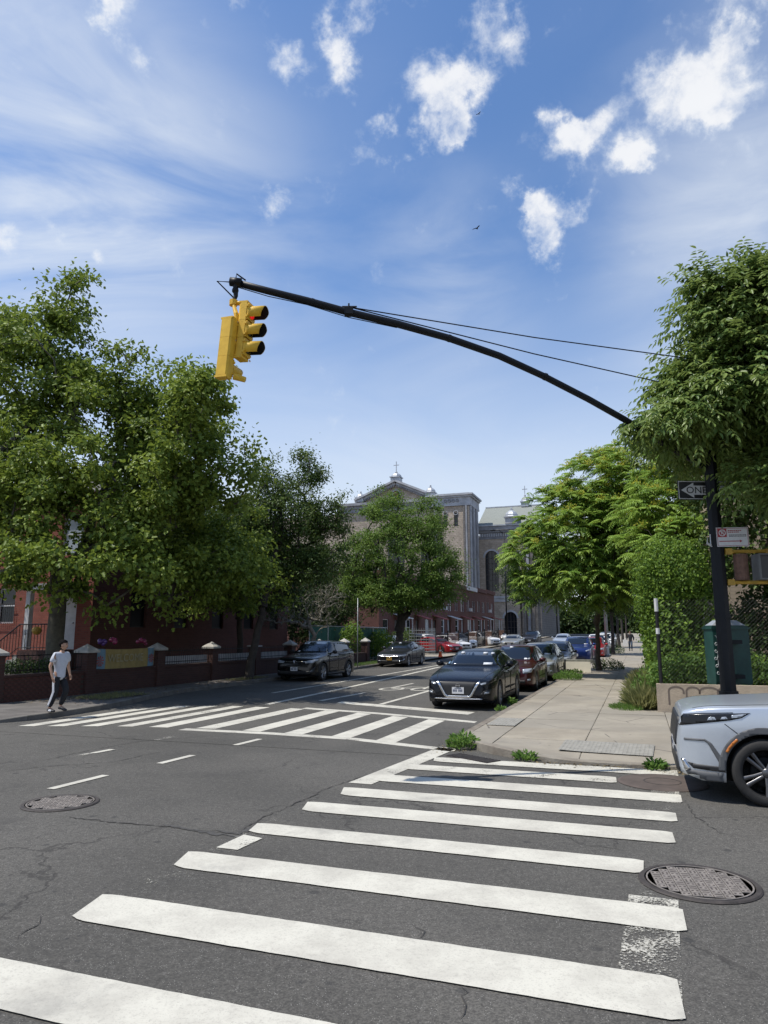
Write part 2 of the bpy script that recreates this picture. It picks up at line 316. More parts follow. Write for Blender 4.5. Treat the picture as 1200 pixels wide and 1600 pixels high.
# cars
def paintm(name, col, metal=.4, rough=.28): return mk(name, col, rough, metal, .25, .55)
mk('car_black', (.004, .005, .008), .25, 0, .15, .28); paintm('car_darkgrey', (.035, .037, .045), .55, .3); paintm('car_nearblack', (.008, .008, .009), .2, .25); paintm('car_maroon', (.050, .008, .009), .35, .3); paintm('car_silver', (.30, .295, .265), .5, .34); paintm('car_silver_blue', (.50, .54, .59), .5, .3)
paintm('car_navy', (.012, .016, .028), .4, .28); paintm('car_blue', (.012, .028, .13), .45, .28); paintm('car_red', (.32, .012, .016), .3, .28); paintm('car_white', (.72, .72, .71), .0, .35)
mk('car_glass', (.008, .010, .013), .05, 0, .6, .35); mk('car_trim', (.014, .014, .015), .55); mk('car_plastic', (.085, .088, .092), .65, var=.1); mk('chrome', (.55, .55, .56), .16, 1.0); mk('tyre', (.022, .021, .02), .85, var=.2, vscale=10); mk('rim_silver', (.34, .34, .35), .35, .8); mk('rim_gun', (.12, .12, .125), .35, .7); mk('rim_black', (.02, .02, .022), .3, .5); mk('underbody', (.008, .008, .008), .95)
mk('lamp_clear', (.30, .33, .37), .12, .1, .6, .5); mk('lamp_dark', (.010, .011, .013), .2, 0, .3, .1); mk('lamp_orange', (.45, .14, .02), .3); mk('plate_white', (.60, .60, .60), .5); mk('plate_yellow', (.62, .36, .05), .5); mk('plate_print', (.05, .06, .12), .6); mk('seat_grey', (.30, .27, .23), .8); mk('sticker_blue', (.25, .42, .62), .5); mk('sticker_white', (.6, .62, .65), .5)

def leafmat(name, dark, light, trans=.35, rough=.5, young=None):
    T = TN(name); v = T.attr('var'); c = T.mix(v, dark, light)
    if young: c = T.mix(T.ramp(v, .93, .99), c, young)
    T.l(c, T.b.inputs['Base Color']); T.b.inputs['Roughness'].default_value = rough; T.b.inputs['Specular IOR Level'].default_value = .22
    tr = T.n('ShaderNodeBsdfTranslucent'); T.l(T.mix(.5, c, tuple(min(1, x * 1.8) for x in light)), tr.inputs['Color'])
    ms = T.n('ShaderNodeMixShader'); ms.inputs[0].default_value = trans
    out = T.t.nodes['Material Output']; T.l(T.b.outputs[0], ms.inputs[1]); T.l(tr.outputs[0], ms.inputs[2]); T.l(ms.outputs[0], out.inputs['Surface'])
leafmat('leaf_plane', (.05, .095, .016), (.25, .32, .052), .24)
leafmat('leaf_zelkova', (.05, .11, .018), (.18, .265, .045), .24)
leafmat('leaf_dark', (.025, .05, .014), (.065, .10, .028), .25)
leafmat('leaf_olive', (.035, .075, .018), (.13, .18, .04), .2)
leafmat('leaf_ash', (.06, .12, .028), (.24, .31, .085), .28, .36)
leafmat('leaf_ailanthus', (.08, .17, .025), (.29, .40, .07), .26, .4)
leafmat('seed_yellow', (.40, .42, .05), (.52, .48, .08), .3)
leafmat('leaf_ivy', (.05, .105, .02), (.19, .29, .04), .3)
leafmat('leaf_weed', (.06, .13, .025), (.16, .26, .06), .35)
leafmat('grass_dry', (.10, .13, .035), (.28, .27, .12), .35)
leafmat('leaf_grey', (.10, .10, .065), (.17, .17, .11), .3)

# ------------------------------------------------------------------ object helpers
def tag(o, label=None, cat=None, group=None, kind=None):
    if label: o['label'] = label
    if cat: o['category'] = cat
    if group: o['group'] = group
    if kind: o['kind'] = kind
    return o
def thing(name, label, cat, loc=(0, 0, 0), rotz=0.0, group=None):
    o = bpy.data.objects.new(name, None); COL.objects.link(o); o.location = loc; o.rotation_euler = (0, 0, rotz)
    o.empty_display_size = .2
    return tag(o, label, cat, group)
def link(name, me, parent=None, mat=None, smooth=False):
    if mat is not None:
        me.materials.clear(); me.materials.append(MAT[mat] if isinstance(mat, str) else mat)
    if smooth and len(me.polygons): me.polygons.foreach_set('use_smooth', np.ones(len(me.polygons), dtype=bool))
    o = bpy.data.objects.new(name, me); COL.objects.link(o)
    if parent is not None: o.parent = parent
    return o
class MB:
    def __init__(s): s.v = []; s.f = []; s.tf = None
    def add(s, vs, fs):
        k = len(s.v); s.v += [tuple(p) for p in vs]; s.f += [tuple(i + k for i in f) for f in fs]; return s
    def box(s, c, d, rz=0.0, M=None):           # centre, full size
        x, y, z = d[0] / 2, d[1] / 2, d[2] / 2
        vs = [(-x, -y, -z), (x, -y, -z), (x, y, -z), (-x, y, -z), (-x, -y, z), (x, -y, z), (x, y, z), (-x, y, z)]
        cr, sr = math.cos(rz), math.sin(rz)
        if M is not None: vs = [tuple(M @ Vector(q)) for q in vs]
        else: vs = [(q[0] * cr - q[1] * sr, q[0] * sr + q[1] * cr, q[2]) for q in vs]
        vs = [(q[0] + c[0], q[1] + c[1], q[2] + c[2]) for q in vs]
        return s.add(vs, [(3, 2, 1, 0), (4, 5, 6, 7), (0, 1, 5, 4), (1, 2, 6, 5), (2, 3, 7, 6), (3, 0, 4, 7)])
    def bx(s, x0, x1, y0, y1, z0, z1): return s.box(((x0 + x1) / 2, (y0 + y1) / 2, (z0 + z1) / 2), (abs(x1 - x0), abs(y1 - y0), abs(z1 - z0)))
    def tube(s, pts, rad, n=8, caps=True):
        pts = [Vector(p) for p in pts]; m = len(pts)
        if isinstance(rad, (int, float)): rad = [rad] * m
        d0 = (pts[1] - pts[0]).normalized(); up = Vector((0, 0, 1)) if abs(d0.z) < .9 else Vector((1, 0, 0))
        a = d0.cross(up).normalized(); vs = []
        for i, p in enumerate(pts):
            d = ((pts[i + 1] if i < m - 1 else pts[i]) - (pts[i - 1] if i > 0 else pts[i])).normalized()
            a = (a - d * a.dot(d)).normalized(); b = d.cross(a)
            for k in range(n):
                th = 2 * math.pi * k / n; vs.append(p + (a * math.cos(th) + b * math.sin(th)) * rad[i])
        fs = [(i * n + k, i * n + (k + 1) % n, (i + 1) * n + (k + 1) % n, (i + 1) * n + k) for i in range(m - 1) for k in range(n)]
        if caps: fs += [tuple(range(n))[::-1], tuple((m - 1) * n + k for k in range(n))]
        return s.add(vs, fs)
    def lathe(s, prof, n=24, M=None, c=(0, 0, 0), close=False, caps=True):   # prof [(r, z)]
        vs = []; m = len(prof)
        for r, z in prof:
            for k in range(n):
                th = 2 * math.pi * k / n; q = Vector((r * math.cos(th), r * math.sin(th), z)); q = (M @ q) if M is not None else q
                vs.append((q.x + c[0], q.y + c[1], q.z + c[2]))
        fs = [(i * n + k, i * n + (k + 1) % n, ((i + 1) % m) * n + (k + 1) % n, ((i + 1) % m) * n + k) for i in range(m if close else m - 1) for k in range(n)]
        if not close and caps:
            if prof[0][0] > 1e-4: fs.append(tuple(range(n))[::-1])
            if prof[-1][0] > 1e-4: fs.append(tuple((m - 1) * n + k for k in range(n)))
        return s.add(vs, fs)
    def prism(s, poly, z0, z1):                 # poly [(x, y)] counter-clockwise
        n = len(poly); vs = [(x, y, z0) for x, y in poly] + [(x, y, z1) for x, y in poly]
        return s.add(vs, [tuple(range(n))[::-1], tuple(range(n, 2 * n))] + [(i, (i + 1) % n, n + (i + 1) % n, n + i) for i in range(n)])
    def sphere(s, c, r, n=12, m=8, sc=(1, 1, 1)):
        vs = [(c[0], c[1], c[2] - r * sc[2])]
        for j in range(1, m):
            ph = math.pi * j / m
            for k in range(n):
                th = 2 * math.pi * k / n; vs.append((c[0] + r * sc[0] * math.sin(ph) * math.cos(th), c[1] + r * sc[1] * math.sin(ph) * math.sin(th), c[2] - r * sc[2] * math.cos(ph)))
        vs.append((c[0], c[1], c[2] + r * sc[2])); t = len(vs) - 1
        fs = [(0, 1 + (k + 1) % n, 1 + k) for k in range(n)]
        for j in range(m - 2):
            for k in range(n): fs.append((1 + j * n + k, 1 + j * n + (k + 1) % n, 1 + (j + 1) * n + (k + 1) % n, 1 + (j + 1) * n + k))
        fs += [(t, 1 + (m - 2) * n + k, 1 + (m - 2) * n + (k + 1) % n) for k in range(n)]
        return s.add(vs, fs)
    def mesh(s, name): me = bpy.data.meshes.new(name); me.from_pydata(s.v, [], s.f); me.update(); return me
    def build(s, name, mat, parent=None, smooth=False): return link(name, s.mesh(name), parent, mat, smooth)
def dup(o, parent=None, loc=None, rotz=None, label=None):
    c = o.copy(); COL.objects.link(c); c.parent = parent
    if loc is not None: c.location = loc
    if rotz is not None: c.rotation_euler = (0, 0, rotz)
    if label: c['label'] = label
    for ch in list(o.children): dup(ch, c)
    return c
def textmesh(txt, size, mat, name, parent, M, extrude=.002):
    cu = bpy.data.curves.new(name, 'FONT'); cu.body = txt; cu.size = size; cu.align_x = 'CENTER'; cu.align_y = 'CENTER'; cu.extrude = extrude; cu.resolution_u = 3
    o = bpy.data.objects.new('tmp', cu); COL.objects.link(o); dg = bpy.context.evaluated_depsgraph_get()
    me = bpy.data.meshes.new_from_object(o.evaluated_get(dg)); bpy.data.objects.remove(o); bpy.data.curves.remove(cu)
    me.name = name; me.transform(M); return link(name, me, parent, mat)
def unit(a): return a / np.maximum(np.linalg.norm(a, axis=-1, keepdims=True), 1e-9)
LEAF = {
 'maple': ([(0, 0), (.32, .12), (.52, .42), (.26, .46), (.34, .80), (.12, .70), (0, 1.0), (-.12, .70), (-.34, .80), (-.26, .46), (-.52, .42), (-.32, .12)], [tuple(range(12))]),
 'plane': ([(0, 0), (.42, .22), (.25, .48), (.30, .78), (0, 1.0), (-.30, .78), (-.25, .48), (-.42, .22)], [(0, 1, 2, 3, 4), (0, 4, 5, 6, 7)]),
 'oval': ([(0, 0), (.26, .35), (.2, .75), (0, 1.0), (-.2, .75), (-.26, .35)], [(0, 1, 2, 3), (0, 3, 4, 5)]),
 'lance': ([(0, 0), (.15, .38), (0, 1.0), (-.15, .38)], [(0, 1, 2), (0, 2, 3)]),
 'lancew': ([(0, 0), (.20, .30), (.17, .64), (0, 1.0), (-.17, .64), (-.20, .30)], [(0, 1, 2, 3), (0, 3, 4, 5)]),
 'blade': ([(-.03, 0), (.03, 0), (.02, .6), (0, 1.0)], [(0, 1, 2, 3)])}
def leaf_mesh(name, Pn, Dn, Nn, size, kind, fold=.18, var=None):
    """one leaf blade per point: Pn base, Dn towards the tip, Nn face normal"""
    tv, tf = LEAF[kind]; tv = np.array(tv); n = len(Pn); k = len(tv)
    Dn = unit(Dn); Sn = unit(np.cross(Dn, Nn)); Nn = np.cross(Sn, Dn)
    sz = size[:, None, None]
    bend = (-.35 * tv[:, 1] ** 2 + fold * np.abs(tv[:, 0]) * 2)
    V = Pn[:, None, :] + sz * (Sn[:, None, :] * tv[None, :, 0:1] + Dn[:, None, :] * tv[None, :, 1:2] + Nn[:, None, :] * bend[None, :, None])
    V = V.reshape(-1, 3)
    lens = np.array([len(f) for f in tf]); flat = np.concatenate([np.array(f) for f in tf])
    loops = (np.arange(n)[:, None] * k + flat[None, :]).reshape(-1)
    tot = np.tile(lens, n); start = np.concatenate([[0], np.cumsum(tot)[:-1]])
    me = bpy.data.meshes.new(name); me.vertices.add(len(V)); me.vertices.foreach_set('co', V.astype(np.float32).ravel())
    me.loops.add(len(loops)); me.loops.foreach_set('vertex_index', loops.astype(np.int32))
    me.polygons.add(len(tot)); me.polygons.foreach_set('loop_start', start.astype(np.int32)); me.polygons.foreach_set('loop_total', tot.astype(np.int32))
    if var is None: var = RNG.random(n)
    at = me.attributes.new('var', 'FLOAT', 'POINT'); at.data.foreach_set('value', np.repeat(var, k).astype(np.float32))
    me.update(calc_edges=True); return me
def rnd_unit(n): return unit(RNG.normal(size=(n, 3)))
# ------------------------------------------------------------------ ground, road, pavements
def sheet(name, t0, t1, s0, s1, z, mat, step=2.5, nt_=1, parent=None):
    ss = [s0]
    while ss[-1] < s1 - 1e-6: ss.append(min(s1, ss[-1] + (step if ss[-1] < 160 else 200)))
    ts = [t0 + (t1 - t0) * i / nt_ for i in range(nt_ + 1)]
    vs = [P(t, s, z) for s in ss for t in ts]; w = nt_ + 1
    fs = [(j * w + i, j * w + i + 1, (j + 1) * w + i + 1, (j + 1) * w + i) for j in range(len(ss) - 1) for i in range(nt_)]
    m = MB().add(vs, fs); return m.build(name, mat, parent)
g = sheet('ground', -900, 900, -400, 1600, -.05, 'soil', 5, 1); tag(g, 'bare earth beneath the lots and verges', kind='structure')
road = sheet('road', -15.0, -3.18, 11.3, 160, 0, 'asphalt'); tag(road, 'grey asphalt street running away between parked cars', kind='structure')
cross = MB()
cross.add([P(-120, -2.2, 0), P(120, -2.2, 0), P(120, 11.55, 0), P(-120, 11.55, 0)], [(0, 1, 2, 3)])
cross.add([P(-3.18, 11.55, 0), P(-.9, 11.55, 0), P(-.9, 16, 0), P(-3.18, 16, 0)], [(0, 1, 2, 3)])
cross.add([P(-13.32, -60, 0), P(-3.18, -60, 0), P(-3.18, -2.2, 0), P(-13.32, -2.2, 0)], [(0, 1, 2, 3)])
o = cross.build('cross_street', 'asphalt'); tag(o, 'cracked grey asphalt of the crossing', kind='structure'); o.location.z = -.004

def sst(x, a, b):
    k = max(0., min(1., (x - a) / (b - a))); return k * k * (3 - 2 * k)
def zright(t, s):                               # pavement height with its two dropped kerbs
    k = max(0., min(1., (12.9 - s) / 1.4)); f = max(0., min(1., (t + 2.4) / 1.44)); g = 1 - max(0., min(1., (t - .46) / 1.5))
    return .13 - .085 * k * f * g
def zleft(t, s): return .13 - .09 * (1 - sst(s, 11.7, 13.2)) * sst(t, -17, -16)
def clip(poly, nx, ny, c):                      # keep nx*x + ny*y <= c
    out = []
    for i in range(len(poly)):
        a, b = poly[i], poly[(i + 1) % len(poly)]; da = nx * a[0] + ny * a[1] - c; db = nx * b[0] + ny * b[1] - c
        if da <= 0: out.append(a)
        if (da < 0 < db) or (db < 0 < da):
            k = da / (da - db); out.append((a[0] + (b[0] - a[0]) * k, a[1] + (b[1] - a[1]) * k))
    return out
def flags(parent, ts, ss, zf, corner, mat='concrete_flag', gap=.009, name='paving_slab', limit=400):
    (ct, cs_, r, sx) = corner; n = 0
    for j in range(len(ss) - 1):
        for i in range(len(ts) - 1):
            g2 = gap / 2
            poly = [(ts[i] + g2, ss[j] + g2), (ts[i + 1] - g2, ss[j] + g2), (ts[i + 1] - g2, ss[j + 1] - g2), (ts[i] + g2, ss[j + 1] - g2)]
            if ss[j] < cs_ + .1:
                for k in range(9):
                    a = math.pi / 2 * k / 8; nx, ny = sx * math.cos(a), -math.sin(a)
                    if len(poly) > 2: poly = clip(poly, nx, ny, nx * ct + ny * cs_ + r)
            if len(poly) < 3: continue
            cx = sum(p[0] for p in poly) / len(poly); cy = sum(p[1] for p in poly) / len(poly)
            dz = random.uniform(-.006, .006); tx, ty = random.uniform(-.003, .003), random.uniform(-.003, .003)
            O = P(cx, cy, 0); m = MB(); k = len(poly)
            def zz_(p): return zf(*p) + dz + tx * (p[0] - cx) + ty * (p[1] - cy)
            sub = []                              # bevelled rim: outer ring a little lower than the face
            inn = [(cx + (p[0] - cx) * .985, cy + (p[1] - cy) * .985) for p in poly]
            vs = [P(*p, zz_(p) - .05) - O for p in poly] + [P(*p, zz_(p) - .006) - O for p in poly] + [P(*p, zz_(p)) - O for p in inn]
            fs = [(a, (a + 1) % k, k + (a + 1) % k, k + a) for a in range(k)] + [(k + a, k + (a + 1) % k, 2 * k + (a + 1) % k, 2 * k + a) for a in range(k)] + [tuple(range(2 * k, 3 * k))]
            o = m.add(vs, fs).build(name, mat, parent); o.location = O - parent.location; n += 1
def under(name, poly_rows, zf, mat, parent):
    pass
def kerbline(parent, pts, zf, name='kerb_stone', w=.16, side=1, mat='kerb_stone', piece=2.4):
    # pts: (t, s) of the road edge; stones laid end to end
    acc = [pts[0]]; L = 0
    def emit(ps):
        if len(ps) < 2: return
        m = MB(); O = P(*ps[0], 0); vs = []; n = len(ps)
        for i, p in enumerate(ps):
            a = ps[max(0, i - 1)]; b = ps[min(n - 1, i + 1)]; dx, dy = b[0] - a[0], b[1] - a[1]; l = math.hypot(dx, dy); nx, ny = -dy / l * side, dx / l * side
            if i in (0, n - 1): sh = .006 * (1 if i == 0 else -1); q = (p[0] + dx / l * sh, p[1] + dy / l * sh)
            else: q = p
            z = zf(*q)
            vs += [P(q[0], q[1], -.06) - O, P(q[0] + nx * .008, q[1] + ny * .008, z - .012) - O, P(q[0] + nx * .022, q[1] + ny * .022, z + .002) - O, P(q[0] + nx * w, q[1] + ny * w, z + .002) - O, P(q[0] + nx * w, q[1] + ny * w, -.06) - O]
        fs = [(i * 5 + a, i * 5 + (a + 1) % 5, (i + 1) * 5 + (a + 1) % 5, (i + 1) * 5 + a) for i in range(n - 1) for a in range(5)] + [tuple(range(5)), tuple((n - 1) * 5 + a for a in range(5))[::-1]]
        o = m.add(vs, fs).build(name, mat, parent); o.location = O - parent.location
    for a, b in zip(pts[:-1], pts[1:]):
        L += math.hypot(b[0] - a[0], b[1] - a[1]); acc.append(b)
        if L >= piece: emit(acc); acc = [b]; L = 0
    emit(acc)
def arc(ct, cs_, r, a0, a1, n): return [(ct + r * math.cos(a0 + (a1 - a0) * i / n), cs_ + r * math.sin(a0 + (a1 - a0) * i / n)) for i in range(n + 1)]
def line(a, b, step=1.2):
    n = max(1, int(math.hypot(b[0] - a[0], b[1] - a[1]) / step)); return [(a[0] + (b[0] - a[0]) * i / n, a[1] + (b[1] - a[1]) * i / n) for i in range(n + 1)]

# right-hand pavement
pr = thing('pavement', 'pale concrete slab pavement beside the row of parked cars', None, P(0, 20, 0)); pr['kind'] = 'structure'
ts_r = [-3.02, -2.40, -.96, .46]
ss_r = [11.58] + [12.9 + 1.52 * i for i in range(0, 31)]
flags(pr, ts_r, ss_r, zright, (-.98, 13.6, 2.06, -1))
ts_c = [.46 + 1.5 * i for i in range(0, 9)]
flags(pr, ts_c, [11.58, 12.9, 14.42, 15.94, 18.16], zright, (-.98, 13.6, 2.06, -1))
far0 = ss_r[-1]
o = sheet('far_paving', -3.02, .46, far0, 160, .13, 'concrete_flag', 3, 3, None); o.parent = pr; o.location = -pr.location
bed = MB()                                       # joint bed below the slabs
for a, b, c_, d in [(-3.05, .5, 15.6, 60)]:
    n = 30
    for i in range(n):
        s0 = c_ + (d - c_) * i / n; s1 = c_ + (d - c_) * (i + 1) / n
        bed.add([P(a, s0, .10) - pr.location, P(b, s0, .10) - pr.location, P(b, s1, .10) - pr.location, P(a, s1, .10) - pr.location], [(0, 1, 2, 3)])
rows = 14; cols = 30
vs = []; 
for j in range(rows + 1):
    for i in range(cols + 1):
        s = 11.55 + (15.6 - 11.55) * j / rows; lo = -.98 - math.sqrt(max(0, 2.05 ** 2 - max(0, 13.6 - s) ** 2)) if s < 13.6 else -3.03
        t = lo + (13 - lo) * (i / cols) ** 1.6; vs.append(P(t, s, zright(t, s) - .03) - pr.location)
bed.add(vs, [(j * (cols + 1) + i, j * (cols + 1) + i + 1, (j + 1) * (cols + 1) + i + 1, (j + 1) * (cols + 1) + i) for j in range(rows) for i in range(cols)])
bed.add([P(.5, 15.6, .10) - pr.location, P(13, 15.6, .10) - pr.location, P(13, 18.16, .10) - pr.location, P(.5, 18.16, .10) - pr.location], [(0, 1, 2, 3)])
bed.build('joint_bed', 'joint_dirt', pr)
kerb_r = line((-3.18, 60), (-3.18, 13.6)) + arc(-.98, 13.6, 2.2, math.pi, math.pi * 1.5, 10)[1:] + line((-.98, 11.4), (13, 11.4))[1:]
kerbline(pr, kerb_r, zright, side=1)
# tactile plates with domes
def tactile(t0, t1, s0, s1, rot, zf, parent, mat='tactile', lab=None):
    c = ((t0 + t1) / 2, (s0 + s1) / 2); O = P(*c, 0); m = MB(); dm = MB(); cr, sr = math.cos(rot), math.sin(rot)
    hw, hh = (t1 - t0) / 2, (s1 - s0) / 2
    def q(a, b, z): p = (c[0] + a * cr - b * sr, c[1] + a * sr + b * cr); return P(*p, zf(*p) + z) - O
    n = 6
    vs = [q(-hw + 2 * hw * i / n, -hh + 2 * hh * j / n, .012) for j in range(n + 1) for i in range(n + 1)]
    m.add(vs, [(j * (n + 1) + i, j * (n + 1) + i + 1, (j + 1) * (n + 1) + i + 1, (j + 1) * (n + 1) + i) for j in range(n) for i in range(n)])
    b = m.build('tactile_plate', mat, parent); b.location = O - parent.location
    st = .062; a = -hw + .03
    while a < hw - .02:
        bb = -hh + .03
        while bb < hh - .02:
            e = .018; dm.add([q(a - e, bb - e, .012), q(a + e, bb - e, .012), q(a + e, bb + e, .012), q(a - e, bb + e, .012), q(a - e * .5, bb - e * .5, .019), q(a + e * .5, bb - e * .5, .019), q(a + e * .5, bb + e * .5, .019), q(a - e * .5, bb + e * .5, .019)],
                          [(0, 1, 5, 4), (1, 2, 6, 5), (2, 3, 7, 6), (3, 0, 4, 7), (4, 5, 6, 7)]); bb += st
        a += st
    d = dm.build('domes', mat, b); d['kind'] = 'stuff'
tactile(-1.3, .12, 12.0, 12.85, R(-3), zright, pr); tactile(-2.96, -2.40, 14.45, 15.75, R(0), zright, pr)

# left-hand pavement
pl = thing('pavement', 'shaded slab pavement in front of the low brick wall', None, P(-14.5, 20, 0)); pl['kind'] = 'structure'
KL = [(13.5, -12.92), (15.0, -13.02), (16.6, -13.35), (18.5, -13.95), (20.5, -14.4), (60, -14.45), (200, -14.45)]
def kl(s):
    for (a, x), (b, y) in zip(KL[:-1], KL[1:]):
        if s <= b: return x + (y - x) * max(0, s - a) / (b - a)
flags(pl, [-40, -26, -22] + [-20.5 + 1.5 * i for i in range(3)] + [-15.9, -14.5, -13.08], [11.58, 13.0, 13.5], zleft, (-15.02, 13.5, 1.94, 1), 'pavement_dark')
sr = [13.5 + 1.5 * i for i in range(31)]
for a_, b_ in zip(sr[:-1], sr[1:]):
    for k in range(2):
        f0, f1 = k / 2, (k + 1) / 2; q = []
        for (s_, f) in ((a_ + .006, f0), (a_ + .006, f1), (b_ - .006, f1), (b_ - .006, f0)): e = kl(s_) - .15; q.append((-15.9 + (e + 15.9) * f + (.006 if f == f0 else -.006), s_))
        dz = random.uniform(-.006, .006); O = P(*q[0], 0); m = MB().add([P(*p, .08 + dz) - O for p in q] + [P(*p, .13 + dz) - O for p in q], [(4, 5, 6, 7), (0, 1, 5, 4), (1, 2, 6, 5), (2, 3, 7, 6), (3, 0, 4, 7)])
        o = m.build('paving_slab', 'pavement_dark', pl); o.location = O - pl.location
o = sheet('far_paving', -15.9, -14.6, 13.5 + 45, 160, .13, 'concrete_flag', 3, 2); o.parent = pl; o.location = -pl.location
bed = MB()
for i in range(30):
    s0 = 13.4 + 1.6 * i; bed.add([P(-16, s0, .10) - pl.location, P(kl(s0) - .1, s0, .10) - pl.location, P(kl(s0 + 1.6) - .1, s0 + 1.6, .10) - pl.location, P(-16, s0 + 1.6, .10) - pl.location], [(0, 1, 2, 3)])
bed.build('joint_bed', 'joint_dirt', pl)
kerb_l = line((-40, 11.4), (-15.02, 11.4)) + arc(-15.02, 13.5, 2.1, -math.pi / 2, 0, 10)[1:] + [(kl(s_), s_) for s_ in [14.2 + 1.0 * i for i in range(46)]]
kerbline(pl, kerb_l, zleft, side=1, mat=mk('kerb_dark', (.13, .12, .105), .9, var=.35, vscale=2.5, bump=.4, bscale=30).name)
tactile(-14.9, -13.9, 11.9, 12.5, R(35), zleft, pl, mk('tactile_yellow', (.55, .42, .12), .8, var=.2, vscale=9).name)
# near corner behind the viewer
pn = thing('pavement', 'concrete pavement of the near corner', None, P(0, -4, 0)); pn['kind'] = 'structure'
for i in range(8):
    for j in range(3):
        m = MB(); t0, s0 = -3 + 1.5 * i, -6.9 + 1.5 * j; O = P(t0, s0, 0)
        m.add([P(t0 + a, s0 + b, z) - O for z in (0, .13) for a, b in ((0, 0), (1.49, 0), (1.49, 1.49), (0, 1.49))], [(4, 5, 6, 7), (0, 1, 5, 4), (1, 2, 6, 5), (2, 3, 7, 6), (3, 0, 4, 7)])
        o = m.build('paving_slab', 'concrete_flag', pn); o.location = O - pn.location

# ------------------------------------------------------------------ painted markings
def quad_mark(parent, pts, mat, name, z=.004):  # pts in (t, s); cut along s to follow the slope
    O = P(*pts[0], 0); n = 8 if max(p[1] for p in pts) > 15 else 1
    a, b, c, d = pts; vs = []
    L1 = math.hypot(b[0] - a[0], b[1] - a[1])
    if L1 > 2 and n == 1:                       # long bar: slightly uneven edges, as rolled thermoplastic has
        k_ = int(L1 / .07); rr = random.Random(int(a[1] * 1000)); e0 = e1 = 0
        for i in range(k_ + 1):
            f = i / k_; e0 = e0 * .5 + rr.uniform(-.003, .003); e1 = e1 * .5 + rr.uniform(-.003, .003); nar = .05 * max(0, 1 - i / 1.5) + .04 * max(0, 1 - (k_ - i) / 1.0)
            vs += [P(a[0] + (b[0] - a[0]) * f, a[1] + (b[1] - a[1]) * f + e0 + nar, z) - O, P(d[0] + (c[0] - d[0]) * f, d[1] + (c[1] - d[1]) * f + e1 - nar * .6, z) - O]
        o = MB().add(vs, [(2 * i, 2 * i + 2, 2 * i + 3, 2 * i + 1) for i in range(k_)]).build(name, mat, parent); o.location = O - parent.location; return o
    for i in range(n + 1):
        k = i / n; vs += [P(a[0] + (d[0] - a[0]) * k, a[1] + (d[1] - a[1]) * k, z) - O, P(b[0] + (c[0] - b[0]) * k, b[1] + (c[1] - b[1]) * k, z) - O]
    o = MB().add(vs, [(2 * i, 2 * i + 1, 2 * i + 3, 2 * i + 2) for i in range(n)]).build(name, mat, parent); o.location = O - parent.location
    return o
cw = thing('crosswalk', 'worn white zebra bars crossing the side street', None, P(-1.8, 7, 0)); cw['kind'] = 'structure'
for i, (s, w, a, b) in enumerate([(1.2, .44, -3.9, .1), (2.3, .44, -3.9, .1), (3.36, .44, -4.0, .1), (4.43, .47, -3.85, .11), (5.57, .43, -3.88, .18), (6.67, .37, -3.80, -.09), (7.66, .44, -3.70, .20), (8.5, .42, -3.62, .28), (9.45, .45, -3.50, .35), (10.35, .40, -3.43, -.38), (11.08, .40, -3.15, .38)]):
    j = lambda: random.uniform(-.02, .02)
    quad_mark(cw, [(a + .09 + j(), s - w / 2), (b + j(), s - w / 2 + j()), (b + j(), s + w / 2), (a + j(), s + w / 2 + j())], 'road_paint' if i < 9 else 'half_worn_paint', 'zebra_bar', .0055)
quad_mark(cw, [(-3.68, 9.0), (-3.36, 9.0), (-3.02, 12.2), (-3.34, 12.3)], 'half_worn_paint', 'edge_line', .0028)
quad_mark(cw, [(-3.78, 4.7), (-3.46, 4.7), (-3.36, 8.99), (-3.68, 8.99)], 'ghost_paint', 'edge_line', .0028)
quad_mark(cw, [(-3.72, 5.95), (-3.5, 5.95), (-3.47, 6.35), (-3.7, 6.4)], 'half_worn_paint', 'edge_line', .0034)
quad_mark(cw, [(-.24, 4.2), (.10, 4.2), (.16, 5.95), (-.18, 5.95)], 'worn_paint', 'edge_line', .0028)
quad_mark(cw, [(-.12, 5.96), (.18, 5.96), (.26, 9.1), (-.06, 9.1)], 'ghost_paint', 'edge_line', .0028)
quad_mark(cw, [(.02, 9.2), (.34, 9.2), (.36, 9.95), (.04, 9.95)], 'worn_paint', 'edge_line', .0028)
quad_mark(cw, [(.05, 10.75), (.40, 10.75), (.40, 11.35), (.06, 11.35)], 'half_worn_paint', 'edge_line', .0028)
cw2 = thing('crosswalk', 'white zebra bars crossing the street beyond the junction', None, P(-8, 15, 0)); cw2['kind'] = 'structure'
def interp(x, tab):
    for (a, fa), (b, fb) in zip(tab[:-1], tab[1:]):
        if a <= x <= b: return fa + (fb - fa) * (x - a) / (b - a)
    return tab[0][1] if x < tab[0][0] else tab[-1][1]
NEAR = [(-12.9, 11.9), (-12.1, 12.1), (-10.2, 12.75), (-8, 13.05), (-5.2, 12.85), (-3.1, 12.15)]
FAR = [(-12.9, 15.0), (-12.4, 15.4), (-11.7, 16.8), (-10.4, 17.3), (-8.4, 17.3), (-6.3, 16.8), (-4.3, 16.1), (-3.6, 15.8)]
for i, t in enumerate([-4.42, -5.40, -6.45, -7.42, -8.5, -9.55, -10.3, -11.02, -11.7, -12.3]):
    w = .42 if i < 6 else .34
    quad_mark(cw2, [(t - w / 2, interp(t, NEAR)), (t + w / 2, interp(t + w, NEAR)), (t + w / 2, interp(t + w, FAR)), (t - w / 2, interp(t, FAR))], 'road_paint' if i not in (4, 6) else 'half_worn_paint', 'zebra_bar', .0055)
